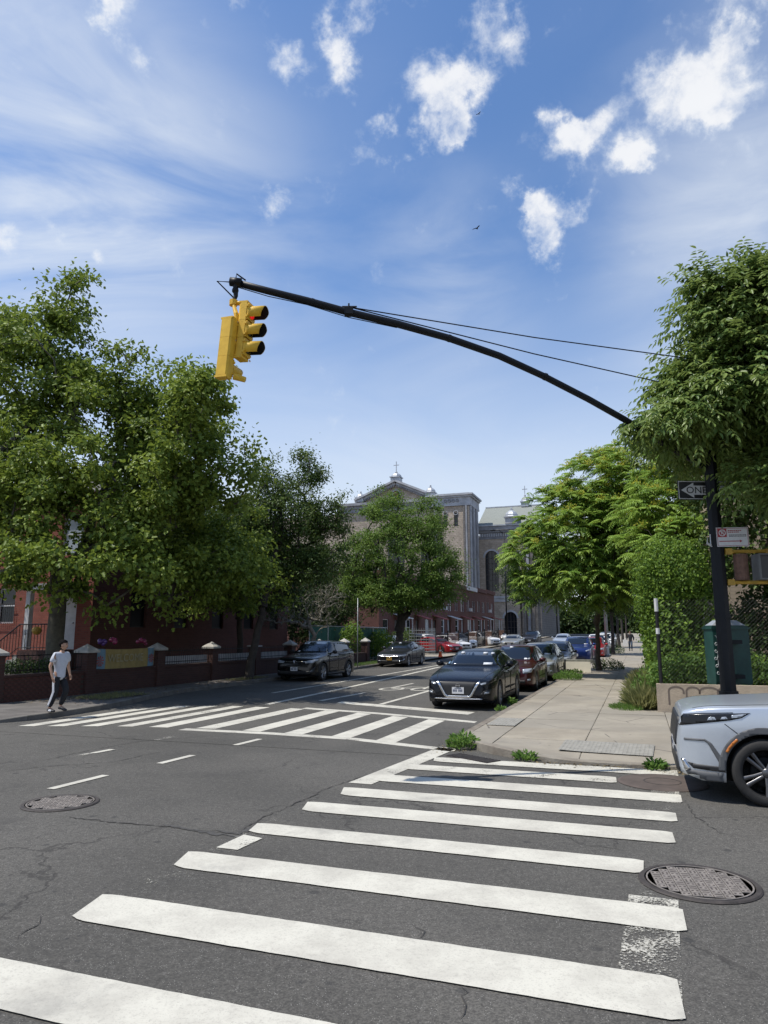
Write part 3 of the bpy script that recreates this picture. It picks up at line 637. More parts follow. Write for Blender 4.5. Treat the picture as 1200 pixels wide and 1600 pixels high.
for (a, b) in zip([-8.9, -7, -5.2], [-7, -5.2, -3.0]):
    quad_mark(cw2, [(a, interp(a, NEAR) - .28), (b, interp(b, NEAR) - .28), (b, interp(b, NEAR)), (a, interp(a, NEAR))], 'half_worn_paint', 'edge_line', .0028)
for (a, b) in zip([-8.4, -6.3, -4.3], [-6.3, -4.3, -3.5]):
    quad_mark(cw2, [(a, interp(a, FAR)), (b, interp(b, FAR)), (b, interp(b, FAR) + .3), (a, interp(a, FAR) + .3)], 'half_worn_paint', 'edge_line', .0028)
mkg = thing('lane_marking', 'white stop line, lane lines and cycle symbol in the street', None, P(-8, 22, 0)); mkg['kind'] = 'structure'
quad_mark(mkg, [(-8.15, 19.0), (-4.0, 17.35), (-3.95, 17.95), (-8.2, 19.5)], 'half_worn_paint', 'stop_line')
quad_mark(mkg, [(-6.93, 19.1), (-6.78, 19.1), (-6.85, 45), (-7.0, 45)], 'half_worn_paint', 'lane_line')
quad_mark(mkg, [(-9.9, 18.0), (-9.72, 18.0), (-10.7, 40), (-10.9, 40)], 'half_worn_paint', 'lane_line')
quad_mark(mkg, [(-11.6, 21.5), (-11.45, 21.5), (-11.2, 60), (-11.35, 60)], 'half_worn_paint', 'lane_line')
quad_mark(mkg, [(-8.95, 19.5), (-8.8, 19.5), (-8.6, 22.6), (-8.75, 22.6)], 'half_worn_paint', 'lane_dash')
quad_mark(mkg, [(-8.6, 24.8), (-8.47, 24.8), (-8.4, 27.3), (-8.53, 27.3)], 'half_worn_paint', 'lane_dash')
quad_mark(mkg, [(-8.5, 30), (-8.37, 30), (-8.3, 33), (-8.43, 33)], 'half_worn_paint', 'lane_dash')
for (t, s0, s1, m_) in [(-7.05, 7.4, 8.35, 'road_paint'), (-6.88, 9.35, 10.15, 'road_paint'), (-6.76, 11.3, 12.1, 'road_paint'), (-8.55, 9.3, 9.75, 'worn_paint'), (-8.5, 9.78, 10.2, 'half_worn_paint'), (-8.45, 11.35, 12.0, 'worn_paint'), (-8.75, 5.3, 6.2, 'half_worn_paint'), (-7.2, 3.4, 4.3, 'half_worn_paint')]:
    quad_mark(mkg, [(t - .06, s0), (t + .06, s0), (t + .1, s1), (t - .02, s1)], m_, 'lane_dash')
def ringmark(ct, cs_, r, w, a0=0, a1=2 * math.pi, st=1.0):
    n = 20; vs = []; O = P(ct, cs_, 0)
    for i in range(n + 1):
        a = a0 + (a1 - a0) * i / n
        for rr in (r - w / 2, r + w / 2): vs.append(P(ct + rr * math.cos(a), cs_ + rr * math.sin(a) * st, .004) - O)
    o = MB().add(vs, [(2 * i, 2 * i + 1, 2 * i + 3, 2 * i + 2) for i in range(n)]).build('cycle_symbol', 'half_worn_paint', mkg); o.location = O - mkg.location
ringmark(-8.35, 24.4, .38, .12, st=1.5); ringmark(-7.25, 24.6, .38, .12, st=1.5)
for a, b in [((-8.35, 24.4), (-7.95, 25.6)), ((-7.95, 25.6), (-7.4, 25.5)), ((-7.4, 25.5), (-7.9, 24.5)), ((-7.9, 24.5), (-8.35, 24.4)), ((-7.25, 24.6), (-7.4, 25.9))]:
    dx, dy = b[0] - a[0], b[1] - a[1]; l = math.hypot(dx, dy); nx, ny = -dy / l * .05, dx / l * .05
    quad_mark(mkg, [(a[0] - nx, a[1] - ny), (a[0] + nx, a[1] + ny), (b[0] + nx, b[1] + ny), (b[0] - nx, b[1] - ny)], 'half_worn_paint', 'cycle_symbol', .007)

# cracks in the asphalt: jagged ribbons lying on the surface
def crack(px, w, seed, mat='crack_dark', z=.0022):
    rr = random.Random(seed); pts = [gp(u, v) for u, v in px]; fine = []
    for a, b in zip(pts[:-1], pts[1:]):
        n = max(2, int(math.hypot(b[0] - a[0], b[1] - a[1]) / .05))
        for i in range(n): f = i / n; fine.append((a[0] + (b[0] - a[0]) * f + rr.gauss(0, .014), a[1] + (b[1] - a[1]) * f + rr.gauss(0, .014)))
    fine.append(pts[-1]); O = P(*fine[0], 0); vs = []
    for i, p in enumerate(fine):
        a, b = fine[max(0, i - 1)], fine[min(len(fine) - 1, i + 1)]; dx, dy = b[0] - a[0], b[1] - a[1]; l = max(1e-6, math.hypot(dx, dy)); k = w * rr.uniform(.15, 1.0) * min(1, i * .2 + .1, (len(fine) - 1 - i) * .2 + .1)
        for s_ in (-1, 1): vs.append(P(p[0] - dy / l * k * s_, p[1] + dx / l * k * s_, z) - O)
    o = MB().add(vs, [(2 * i, 2 * i + 1, 2 * i + 3, 2 * i + 2) for i in range(len(fine) - 1)]).build('crack', mat, crk_root); o.location = O - crk_root.location
crk_root = thing('road_cracks', 'jagged cracks running across the asphalt', None, P(-4, 7, 0)); crk_root['kind'] = 'structure'
crack([(105, 1276), (175, 1285), (251, 1290), (321, 1299), (373, 1302)], .014, 1); crack([(373, 1300), (410, 1278), (478, 1249), (510, 1232), (560, 1215), (600, 1206)], .012, 2)
crack([(250, 1288), (300, 1296), (350, 1304), (372, 1308)], .045, 3, 'crack_tar', .0016); crack([(330, 1296), (372, 1303), (400, 1290)], .05, 4, 'crack_tar', .0018)
crack([(28, 1470), (40, 1452), (62, 1442), (70, 1425)], .009, 5); crack([(722, 1535), (728, 1565), (726, 1600)], .008, 6); crack([(640, 1440), (660, 1455), (650, 1475)], .006, 7)
crack([(60, 1190), (140, 1172), (220, 1158), (330, 1150)], .010, 8); crack([(0, 1205), (90, 1196), (180, 1190), (260, 1172)], .012, 9, 'crack_tar', .0018); crack([(870, 1300), (905, 1318), (990, 1330)], .006, 10)
crack([(480, 1247), (505, 1262), (500, 1280)], .007, 11); crack([(1180, 1310), (1120, 1300), (1085, 1275), (1070, 1250)], .008, 12); crack([(560, 1214), (640, 1228), (760, 1240), (880, 1262)], .005, 13)
# manhole covers
def manhole(t, s, r, label, rot=0.0, worn=True):
    o = thing('manhole_cover', label, 'manhole', P(t, s, .002), -AZ + rot, 'manhole covers in the road')
    MB().lathe([(r - .035, -.02), (r - .035, .010), (r, .010), (r + .012, .0)], 48).build('frame', 'iron_cover', o)
    MB().lathe([(0.0, .004), (r - .04, .004)], 48).build('lid', 'iron_dark' if worn else 'iron_cover', o)
    m = MB(); hm = MB(); st = .0745; q = int(r / st) + 1
    for i in range(-q, q + 1):
        for j in range(-q, q + 1):
            x, y = i * st, j * st
            if math.hypot(x, y) > r - .088: continue
            m.box((x, y, .006), (.069, .069, .008)); k_ = (i * 7 + j * 3) % 4
            if k_ == 3: hm.box((x, y + .018, .0105), (.05, .008, .003)); hm.box((x, y - .018, .0105), (.05, .008, .003))
            elif k_ == 1: hm.box((x + .016, y, .0105), (.012, .045, .003)); hm.box((x - .016, y, .0105), (.012, .045, .003))
            else:
                for a in (-.017, .017): hm.box((x + a, y, .0105), (.016, .016, .003))
    m.lathe([(r - .06, .006), (r - .06, .0115), (r - .048, .0115), (r - .048, .006)], 48, close=True)
    for a in (0, math.pi): m.box(((r - .13) * math.cos(a), (r - .13) * math.sin(a), .008), (.05, .03, .008))
    k = m.build('raised_pattern', 'iron_worn', o); k['kind'] = 'stuff'; k = hm.build('pattern_holes', 'iron_dark', o); k['kind'] = 'stuff'
    return o
manhole(.33, 6.40, .435, 'large iron manhole cover beside the right ends of the zebra bars', R(8))
manhole(-6.36, 6.85, .41, 'dark iron manhole cover alone in the middle of the crossing', R(30))
o = thing('utility_cover', 'smooth brown round cover beside the front of the silver car', 'manhole', P(.18, 10.38, .003), -AZ)
MB().lathe([(0, .0115), (.52, .0115), (.56, 0)], 48).build('lid', 'patch_brown', o); MB().lathe([(.22, .011), (.22, .014), (.235, .014), (.235, .011)], 40, close=True).build('ring', 'iron_cover', o)
o = thing('drain_grate', 'rusty drain grate in the gutter at the pavement corner', 'drain', P(-2.55, 11.35, .004), -AZ + R(-32))
MB().bx(-.45, .45, -.16, .16, -.02, .003).build('pit', 'iron_dark', o)
for i in range(14): MB().bx(-.43 + i * .064, -.395 + i * .064, -.15, .15, .003, .014).build('bar', 'iron_cover', o)
# ------------------------------------------------------------------ buildings
def at(t, s, z=0, ground=True): return P(t, s, z, ground)
def struct_thing(name, label, cat, t, s, rot=0, group=None): return thing(name, label, cat, P(t, s, 0), -AZ + rot, group)
def window(parent, x, y, z, w, h, face='y-', frame='white_trim', glass='window_glass', depth=.12, sill=True, arch=False, sash=True, name='window', bars=False):
    """window on a wall; face y-: looks to -y, x+: looks to +x. (x, y, z) centre of sill on the wall face"""
    M = Matrix.Translation((x, y, z)) @ (Matrix.Rotation(math.pi / 2, 4, 'Z') if face == 'x+' else Matrix.Identity(4))
    def T_(m): m.v = [tuple(M @ Vector(q)) for q in m.v]; return m
    f = MB(); t = .06
    f.bx(-w / 2, -w / 2 + t, -.035, .05, 0, h); f.bx(w / 2 - t, w / 2, -.035, .05, 0, h); f.bx(-w / 2 + t, w / 2 - t, -.035, .05, h - t, h); f.bx(-w / 2 + t, w / 2 - t, -.035, .05, 0, t)
    if sash: f.bx(-w / 2 + t, w / 2 - t, -.028, .045, h * .5 - .025, h * .5 + .025)
    fr = T_(f).build(name, frame, parent)
    T_(MB().bx(-w / 2 + t, w / 2 - t, -.008, .03, t, h * .5 - .025)).build('pane', glass, fr); T_(MB().bx(-w / 2 + t, w / 2 - t, -.008, .03, h * .5 + .025, h - t)).build('pane', glass, fr)
    if sill: T_(MB().bx(-w / 2 - .08, w / 2 + .08, -.10, .0, -.10, -.003)).build('sill', 'cap_stone', fr); T_(MB().bx(-w / 2 - .06, w / 2 + .06, -.05, .0, h + .003, h + .16)).build('lintel', 'cap_stone', fr)
    return fr
def wall_with_holes(name, mat, parent, axis, a0, a1, z0, z1, c, holes, depth=.25, sgn=1):
    """wall face in plane axis=c ('y' : spans x; 'x' : spans y), rectangular openings with reveals. sgn: where the reveal goes"""
    xs = sorted({a0, a1, *[h[0] for h in holes], *[h[1] for h in holes]}); zs = sorted({z0, z1, *[h[2] for h in holes], *[h[3] for h in holes]})
    m = MB()
    def pt(a, z, d=0): return (a, c + d * sgn, z) if axis == 'y' else (c + d * sgn, a, z)
    for i in range(len(xs) - 1):
        for j in range(len(zs) - 1):
            xm, zm = (xs[i] + xs[i + 1]) / 2, (zs[j] + zs[j + 1]) / 2
            if any(h[0] < xm < h[1] and h[2] < zm < h[3] for h in holes): continue
            m.add([pt(xs[i], zs[j]), pt(xs[i + 1], zs[j]), pt(xs[i + 1], zs[j + 1]), pt(xs[i], zs[j + 1])], [(0, 1, 2, 3)])
    for h in holes:
        q = [(h[0], h[2]), (h[1], h[2]), (h[1], h[3]), (h[0], h[3])]
        for k in range(4):
            a, b = q[k], q[(k + 1) % 4]; m.add([pt(*a), pt(*b), pt(*b, depth), pt(*a, depth)], [(0, 1, 2, 3)])
        m.add([pt(*p, depth) for p in q], [(0, 1, 2, 3)])
    return m.build(name, mat, parent)

# --- red brick house behind the left trees (local x across, y along the street)
hb = struct_thing('brick_house', 'two storey red brick corner house behind the big plane tree', 'house', -19.6, 22.0)
HH = 7.9
wF = [(-4.75, -3.85, 2.35, 3.75), (-4.75, -3.85, 5.0, 6.6), (-8.2, -7.3, 2.35, 3.75), (-8.2, -7.3, 5.0, 6.6), (-1.75, -.65, 5.0, 6.6), (-11.6, -10.7, 2.35, 3.75), (-11.6, -10.7, 5.0, 6.6), (-1.9, -.75, 1.35, 3.65)]
wall_with_holes('wall', 'brick_red', hb, 'y', -16, 0, -.6, HH, 0, wF, .22, 1)
wS = [(a, a + 1.0, z, z + 1.55) for a in (2.2, 5.2, 8.2, 11.2, 14.0) for z in (2.2, 5.1)]
wall_with_holes('wall', 'brick_shaded', hb, 'x', 0, 16.2, -.6, HH, 0, wS, .22, -1)
MB().bx(-16, -.25, 15.9, 16.2, -.6, HH).bx(-16, -15.7, .25, 15.8, -.6, HH).build('rear_wall', 'brick_red', hb)
MB().bx(-16.1, .1, -.1, 16.3, HH, HH + .12).build('roof', 'church_trim_dark', hb)
MB().bx(-16.2, .22, -.22, -.002, HH - .45, HH - .003).bx(.002, .22, -.002, 16.3, HH - .45, HH - .003).build('cornice', 'white_trim', hb)
for k, (a, b, z0, z1) in enumerate(wF[:-1]): window(hb, (a + b) / 2, .14, z0, b - a, z1 - z0, glass='window_blue' if k in (1, 4) else 'window_glass')
for (a, b, z0, z1) in wS: window(hb, -.14, (a + b) / 2, z0, b - a, z1 - z0, 'x+', frame='iron_black', glass='window_dark', sill=False)
dr = MB().bx(-1.85, -.8, .12, .17, 1.35, 3.6).build('door', 'white_trim', hb); MB().sphere((-.95, .10, 2.35), .035).build('handle', 'chrome', dr)
MB().bx(-2.1, -1.9, -1.15, -.95, 1.35, 3.55).bx(-.7, -.5, -1.15, -.95, 1.35, 3.55).build('porch_post', 'white_trim', hb)
MB().bx(-2.3, -.35, -1.3, -.003, 3.55, 3.78).build('porch_roof', 'white_trim', hb)
MB().bx(-2.2, -.4, -1.25, -.003, -.5, 1.33).build('stoop', 'brick_dark', hb)
for i in range(7): MB().bx(-2.2 - .28 * (i + 1), -2.2 - .28 * i - .003, -1.2, -.1, -.5, 1.33 - .18 * (i + 1)).build('step', 'cap_stone', hb)
def railing(parent, a, b, h, name='handrail', mat='iron_black', n=8, rr=.012, belly=0.0):
    a, b = Vector(a), Vector(b); m = MB(); m.tube([a + Vector((0, 0, h)), b + Vector((0, 0, h))], .024, 6); m.tube([a + Vector((0, 0, .1)), b + Vector((0, 0, .1))], .014, 5)
    for i in range(n + 1):
        p = a.lerp(b, i / n); m.tube([p + Vector((0, 0, 0)), p + Vector((0, 0, h))], rr, 5)
    return m.build(name, mat, parent)
railing(hb, (-2.2, -1.22, 1.33), (-.45, -1.22, 1.33), .95, n=12); railing(hb, (-4.2, -1.22, 0), (-2.2, -1.22, 1.33), .95, n=14)
MB().tube([(-2.5, -1.4, -.3), (.9, -3.2, -.3)], .02).build('hose', 'iron_black', hb)
for k, x in enumerate((-4.3, -7.75)):          # window guards
    m = MB()
    for i in range(9): m.tube([(x - .44 + i * .11, -.02, 2.32), (x - .44 + i * .11, -.10, 2.4), (x - .44 + i * .11, -.10, 3.1), (x - .44 + i * .11, -.02, 3.14)], .009, 4)
    m.tube([(x - .5, -.10, 2.4), (x + .5, -.10, 2.4)], .012, 5); m.tube([(x - .5, -.10, 3.1), (x + .5, -.10, 3.1)], .012, 5); m.build('window_guard', 'iron_black', hb)
pk = MB().lathe([(0, 0), (.10, .02), (.17, .12), (.17, .2), (.1, .28), (0, .3)], 14).build('lantern', 'pumpkin'); pk.location = P(-20.95, 20.75, 1.9); tag(pk, 'round orange lantern hanging by the stoop of the brick house', 'lantern')

# --- low brick wall with piers and railing along the left pavement
fw = struct_thing('garden_wall', 'long low brick wall with white capped piers and iron railing', 'wall', -16.2, 14.65)
WS = [14.65 + 3.45 * i for i in range(9)]; zb = .13
def lz(y): return elev(14.65 + y) - elev(14.65)
wm = MB()
wm.bx(-.13, .13, 3.45 * 1.0, 3.45 * 8, -.3, zb + .62); wm.build('wall_core', 'brick_dark', fw)
MB().bx(-.12, .12, .2, 3.25, -.3, zb + .60).build('wall_core', 'mortar', fw)
bme = MB().box((0, 0, 0), (.1, .205, .062)).mesh('brick'); bme.materials.append(MAT['brick_single']); cnt = 0
for r_ in range(9):
    for i in range(16):
        y = .32 + i * .2155 + (.108 if r_ % 2 else 0)
        if y > 3.2 : continue
        o = bpy.data.objects.new('brick', bme); COL.objects.link(o); o.parent = fw; o.location = (.085 + random.uniform(-.003, .003), y, zb - .03 + .036 + r_ * .0725); cnt += 1
o = MB().bx(-.16, .16, .2, 3.25, zb + .625, zb + .70).build('coping', 'brick_dark', fw)
MB().bx(-.16, .16, 3.65, 27.4, zb + .625, zb + .69).build('coping', 'brick_dark', fw)
for i in range(9):
    y = 3.45 * i; zz_ = lz(y)
    p = MB().bx(-.21, .21, y - .21, y + .21, -.3, zb + 1.22 + zz_).build('pier', 'brick_dark', fw)
    cpm = MB(); z0 = zb + 1.223 + zz_; cpm.bx(-.27, .27, y - .27, y + .27, z0, z0 + .07)
    cpm.add([(-.27, y - .27, z0 + .07), (.27, y - .27, z0 + .07), (.27, y + .27, z0 + .07), (-.27, y + .27, z0 + .07), (0, y, z0 + .27)], [(0, 1, 4), (1, 2, 4), (2, 3, 4), (3, 0, 4)])
    if i != 4: cpm.build('cap', 'cap_stone', p)
    else: MB().bx(-.25, .25, y - .25, y + .25, z0, z0 + .06).build('cap', 'marble_panel', p)
for i in range(8):
    y0, y1 = 3.45 * i + .22, 3.45 * (i + 1) - .22; z0 = zb + .70
    rl = MB().tube([(0, y0, z0 + .10), (0, y1, z0 + .10)], .013, 5).tube([(0, y0, z0 + .50), (0, y1, z0 + .50)], .015, 5)
    n = 22
    for k in range(n + 1):
        y = y0 + (y1 - y0) * k / n; rl.tube([(0, y, z0), (0, y, z0 + .60)], .009, 4)
    rl.build('railing', 'iron_black', fw)
    if i in (2, 3, 4): MB().bx(-.03, -.012, y0 + .05, y1 - .05, z0 + .02, z0 + .30).build('panel', 'marble_panel', fw)
# wall return along the side street
MB().bx(-14, -.22, -.13, .13, -.3, zb + .62).build('side_wall', 'brick_dark', fw)
rl = MB().tube([(-14, 0, zb + 1.2), (-.2, 0, zb + 1.2)], .015, 5)
for k in range(90): rl.tube([(-14 + k * .153, 0, zb + .6), (-14 + k * .153, 0, zb + 1.28)], .009, 4)
rl.build('railing', 'iron_black', fw)
# banner on the railing, with print
bn = struct_thing('banner', 'yellow and blue welcome banner tied to the railing', 'banner', -16.2 + .06, 18.1)
def banner_panel(y0, y1, mat, nm, x=.0, z0=.72, z1=1.34, n=14):
    vs = []; 
    for i in range(n + 1):
        y = y0 + (y1 - y0) * i / n
        for j in range(4):
            z = z0 + (z1 - z0) * j / 3; vs.append((x + .018 * math.sin(y * 9 + j) + .01 * math.sin(y * 23), y, z + zb - .04 * math.sin((y - .2) / 3.1 * math.pi)))
    f1 = [(i * 4 + j, (i + 1) * 4 + j, (i + 1) * 4 + j + 1, i * 4 + j + 1) for i in range(n) for j in range(3)]
    m = MB().add(vs, f1); m.add([(v[0] - .012, v[1], v[2]) for v in vs], [f[::-1] for f in f1]); return m.build(nm, mat, bn, True)
banner_panel(.22, 3.24, 'banner_yellow', 'sheet', n=40)
banner_panel(.25, .75, 'banner_blue', 'printed_end', .006); banner_panel(2.85, 3.21, 'banner_blue', 'printed_end', .006)
for (yc, zc, r) in ((.50, 1.08, .17), (3.02, 1.1, .15)):
    a = MB()
    for k in range(9):
        th = k * math.pi / 4.5; a.add([(.03, yc, zc), (.031, yc + r * math.cos(th), zc + r * math.sin(th)), (.031, yc + r * math.cos(th + .34), zc + r * math.sin(th + .34))], [(0, 1, 2)])
    a.build('printed_star', 'banner_red', bn)
Mt = Matrix.Translation((.034, 1.72, 1.14)) @ Matrix.Rotation(math.pi / 2, 4, 'Z') @ Matrix.Rotation(math.pi / 2, 4, 'X')
textmesh('WELCOME', .36, 'banner_white', 'lettering', bn, Mt, .001)
for i, (ds, z, mat, lab) in enumerate([(18.7, 1.62, 'balloon_purple', 'purple balloon bunch above the blue end of the banner'), (19.4, 1.66, 'balloon_pink', 'pink balloon bunch above the middle of the banner'), (20.75, 1.66, 'balloon_pink', 'pink balloon bunch above the far end of the banner')]):
    m = MB(); rr = random.Random(i)
    for k in range(6): m.sphere((rr.uniform(-.1, .1), rr.uniform(-.16, .16), rr.uniform(-.08, .1)), rr.uniform(.06, .09), 10, 7)
    o = m.build('balloons', mat, None, True); o.location = P(-16.25, ds, z); tag(o, lab, 'balloons', 'balloons tied above the banner')

# --- green screened fence and gate beyond the house
gf = struct_thing('screen_fence', 'chain fence with green privacy screen and pale top rail', 'fence', -18.3, 38.5)
MB().tube([(0, 0, 2.35), (0, 13.5, 2.35)], .03, 6).tube([(0, 0, .2), (0, 13.5, .2)], .02, 6).build('rail', 'galv', gf)
for i in range(6): MB().tube([(0, 2.7 * i, -.3), (0, 2.7 * i, 2.42)], .035, 8).build('post', 'galv', gf)
for i in range(5):
    if i == 2: continue
    vs = [(.02 * math.sin(k * 1.3 + i) , 2.7 * i + .05 + 2.6 * k / 12, z) for k in range(13) for z in (.1, 1.2, 2.3)]
    m = MB().add(vs, [(k * 3 + j, (k + 1) * 3 + j, (k + 1) * 3 + j + 1, k * 3 + j + 1) for k in range(12) for j in range(2)]); m.add([(v[0] - .01, v[1], v[2]) for v in vs], [(k * 3 + j, k * 3 + j + 1, (k + 1) * 3 + j + 1, (k + 1) * 3 + j) for k in range(12) for j in range(2)])
    m.build('screen', 'green_screen', gf)
g2 = MB()
for k in range(14): g2.tube([(.03, 5.5 + k * .19, .1), (.03, 5.5 + k * .19, 2.2)], .012, 4)
for z in (.2, 1.1, 2.15): g2.tube([(.03, 5.45, z), (.03, 8.05, z)], .018, 5)
g2.build('gate', 'iron_black', gf)

# --- terrace of brick row houses
def row_house(s0, w, idx, label):
    h = struct_thing('row_house', label, 'house', -21, s0, 0, 'terrace of brick row houses')
    H = 7.2; ww = []; 
    for a in ((.8, 1.5), (1.75, 2.45), (4.0, 4.8), (4.95, 5.75)): ww.append((a[0], a[1], 4.1, 5.6))
    ww.append((1.0, 2.5, 1.5, 3.0)); ww.append((4.2, 5.2, .9, 3.0))
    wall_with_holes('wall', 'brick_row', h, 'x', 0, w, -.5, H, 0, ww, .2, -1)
    if idx % 6 == 0: wall_with_holes('side_wall', 'brick_row', h, 'y', -10, 0, -.5, H, 0, [(-3, -2, 4.1, 5.6), (-7, -6, 4.1, 5.6)], .2, 1)
    MB().bx(-10, .0, 0.02, w, H, H + .1).build('roof', 'church_trim_dark', h)
    MB().bx(.002, .22, 0, w, H - .3, H + .22).build('cornice', 'white_trim' if idx % 3 == 2 else 'brick_row', h)
    for k, (a, b, z0, z1) in enumerate(ww[:-1]): window(h, -.12, (a + b) / 2, z0, b - a, z1 - z0, 'x+', glass='curtain' if (k + idx) % 3 == 0 else 'window_glass', sill=(k < 4))
    d = MB().bx(-.15, -.10, 4.22, 5.18, .9, 2.95).build('door', 'iron_black', h)
    am = 'shingle_awning' if idx % 3 else 'awning_white'
    MB().add([(.0, 3.7, 3.55), (1.3, 3.7, 3.15), (1.3, 5.9, 3.15), (0, 5.9, 3.55), (.0, 3.7, 3.50), (1.3, 3.7, 3.08), (1.3, 5.9, 3.08), (0, 5.9, 3.50)], [(0, 1, 2, 3), (7, 6, 5, 4), (0, 4, 5, 1), (1, 5, 6, 2), (2, 6, 7, 3)]).build('awning', am, h)
    for y in (3.8, 5.8): MB().tube([(1.22, y, -.3), (1.22, y, 3.1)], .05, 6).build('awning_post', 'white_trim', h)
    MB().bx(.02, 1.5, 3.9, 5.7, -.4, .85).build('stoop', 'brick_dark', h)
    if idx % 2: MB().bx(.0, .35, 1.9, 2.5, 4.15, 4.55).build('air_conditioner', 'white_trim', h)
labs = ['row house of the terrace nearest the screened fence', 'row house second along the terrace behind the white van', 'brick row house half hidden behind the round green tree', 'brick row house just right of the round tree crown', 'row house with pale awning in the middle of the visible terrace', 'row house with red awning and window air conditioner', 'row house with white cornice two doors from the church', 'row house with red awning one door from the church', 'last row house of the terrace beside the church']
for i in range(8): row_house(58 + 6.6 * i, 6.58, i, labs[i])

# --- church: pedimented transept, square stair tower and side wall
ch = struct_thing('church', 'large grey stone church with pediment, square tower and slate roof', 'church', -40.4, 120)
gz = -elev(120)
def zc(z): return z + gz                        # absolute heights measured from road level at the junction
# local x = t + 40.4, local y = s - 120
def cornice(m, x0, x1, y0, y1, z, steps=((.0, .5, .12), (.5, .9, .3), (.9, 1.25, .55))):
    for a, b, pr_ in steps: m.bx(x0 - pr_, x1 + pr_, y0 - pr_, y1 + .0, zc(z + a), zc(z + b) - .004)
    return m
PED_L, PED_R = -7.6, 6.9; zE = 26.0
wall_with_holes('transept_wall', 'church_stone', ch, 'y', PED_L - 3.5, PED_R, -1, zc(24.2), .6, [(-1.6, 1.6, zc(9), zc(19.5)), (-6.2, -4.6, zc(10), zc(17)), (4.6, 6.2, zc(10), zc(17))], .5, 1)
for (a, b, c_, d) in [(-1.6, 1.6, 9, 19.5), (-6.2, -4.6, 10, 17), (4.6, 6.2, 10, 17)]: window(ch, (a + b) / 2, .95, zc(c_), b - a, d - c_, glass='window_glass', frame='church_trim')
cornice(MB(), PED_L - 3.6, PED_R, .6, 1.6, 24.2, ((0, .7, .15), (.7, 1.25, .35), (1.25, 1.75, .7))).build('entablature', 'church_trim_dark', ch)
m = MB()
for i in range(34): m.bx(PED_L + .2 + i * .43, PED_L + .42 + i * .43, .28, .42, zc(25.0), zc(25.4))
m.build('dentils', 'church_trim', ch)['kind'] = 'stuff'
apex = 30.0
tym = MB().add([(PED_L + .6, .8, zc(zE)), (PED_R - .2, .8, zc(zE)), (0, .8, zc(apex - .9)), (PED_L + .6, 1.4, zc(zE)), (PED_R - .2, 1.4, zc(zE)), (0, 1.4, zc(apex - .9))], [(0, 1, 2), (5, 4, 3), (0, 3, 4, 1), (1, 4, 5, 2), (2, 5, 3, 0)]).build('tympanum', 'church_stone', ch)
MB().lathe([(0, 0), (.62, 0), (.62, .16), (0, .16)], 24, Matrix.Rotation(math.pi / 2, 4, 'X'), (0, .84, zc(27.3))).build('round_window', mk('round_red', (.20, .07, .06), .6).name, tym)
MB().lathe([(.62, 0), (.62, .22), (.86, .22), (.86, 0)], 24, Matrix.Rotation(math.pi / 2, 4, 'X'), (0, .84, zc(27.3)), True).build('window_ring', 'church_trim', tym)
def raking(m, x0, z0, x1, z1, y0, y1, th):
    d = Vector((x1 - x0, 0, z1 - z0)).normalized(); n = Vector((-d.z, 0, d.x)); n = n if n.z > 0 else -n
    q = [Vector((x0, 0, z0)), Vector((x1, 0, z1))]; vs = []
    for y in (y0, y1): vs += [q[0] + Vector((0, y, 0)), q[1] + Vector((0, y, 0)), q[1] + n * th + Vector((0, y, 0)), q[0] + n * th + Vector((0, y, 0))]
    return m.add(vs, [(0, 1, 2, 3), (7, 6, 5, 4), (0, 4, 5, 1), (3, 2, 6, 7), (0, 3, 7, 4), (1, 5, 6, 2)])
rk = MB()
for sx, xe in ((-1, PED_L - .3), (1, PED_R + .3)):
    raking(rk, xe, zc(zE - .1), 0, zc(apex - .95), .35, 1.5, .45); raking(rk, xe, zc(zE + .36), 0, zc(apex - .49), -.15, 1.7, .35)
rk.build('raking_cornice', 'church_trim', ch)
rd = MB()
for sx, xe in ((-1, PED_L), (1, PED_R)):
    for i in range(1, 22):
        k = i / 22; x = xe * (1 - k); z = zE - .25 + (apex - .95 - zE + .1) * k; rd.box((x, .30, zc(z)), (.2, .14, .28))
rd.build('dentils', 'church_trim_dark', ch)['kind'] = 'stuff'
MB().add([(PED_L - .5, 1.71, zc(zE + .5)), (0, 1.71, zc(apex)), (0, 30, zc(apex)), (PED_L - .5, 30, zc(zE + .5)), (PED_R + .5, 1.71, zc(zE + .5)), (PED_R + .5, 30, zc(zE + .5))], [(0, 1, 2, 3), (1, 4, 5, 2)]).build('nave_roof', 'roof_slate', ch)
def cupola(x, y, z, r, h, cross_h, name='cupola', base=None):
    b = MB(); b.bx(x - r, x + r, y - r, y + r, zc(z), zc(z + h * .38)); b.bx(x - r * 1.2, x + r * 1.2, y - r * 1.2, y + r * 1.2, zc(z + h * .38) + .004, zc(z + h * .46))
    o = b.build(name, 'lead' if r < .9 else 'church_trim', ch)
    MB().lathe([(r * 1.25, h * .46), (r * 1.12, h * .52), (r * 1.1, h * .60), (r * .85, h * .74), (r * .45, h * .84), (r * .25, h * .88), (r * .3, h * .93), (0.0, h)], 8, Matrix.Rotation(R(22.5), 4, 'Z'), (x, y, zc(z) + .006)).build('dome', 'lead', o)
    zt = z + h - .05
    if cross_h > .6: MB().bx(x - .06, x + .06, y - .06, y + .06, zc(zt), zc(zt + cross_h)).bx(x - cross_h * .26, x + cross_h * .26, y - .065, y + .065, zc(zt + cross_h * .62), zc(zt + cross_h * .62 + .12)).sphere((x, y, zc(zt)), .18, 8, 6).build('cross', 'lead', o)
    else: MB().sphere((x, y, zc(zt + .12)), .16, 8, 6).build('ball', 'lead', o)
cupola(0, .9, 29.6, .85, 1.9, 2.0); cupola(-7.0, .9, zE + .2, .75, 1.9, .3); cupola(6.55, .7, zE + .2, .8, 2.1, .3)
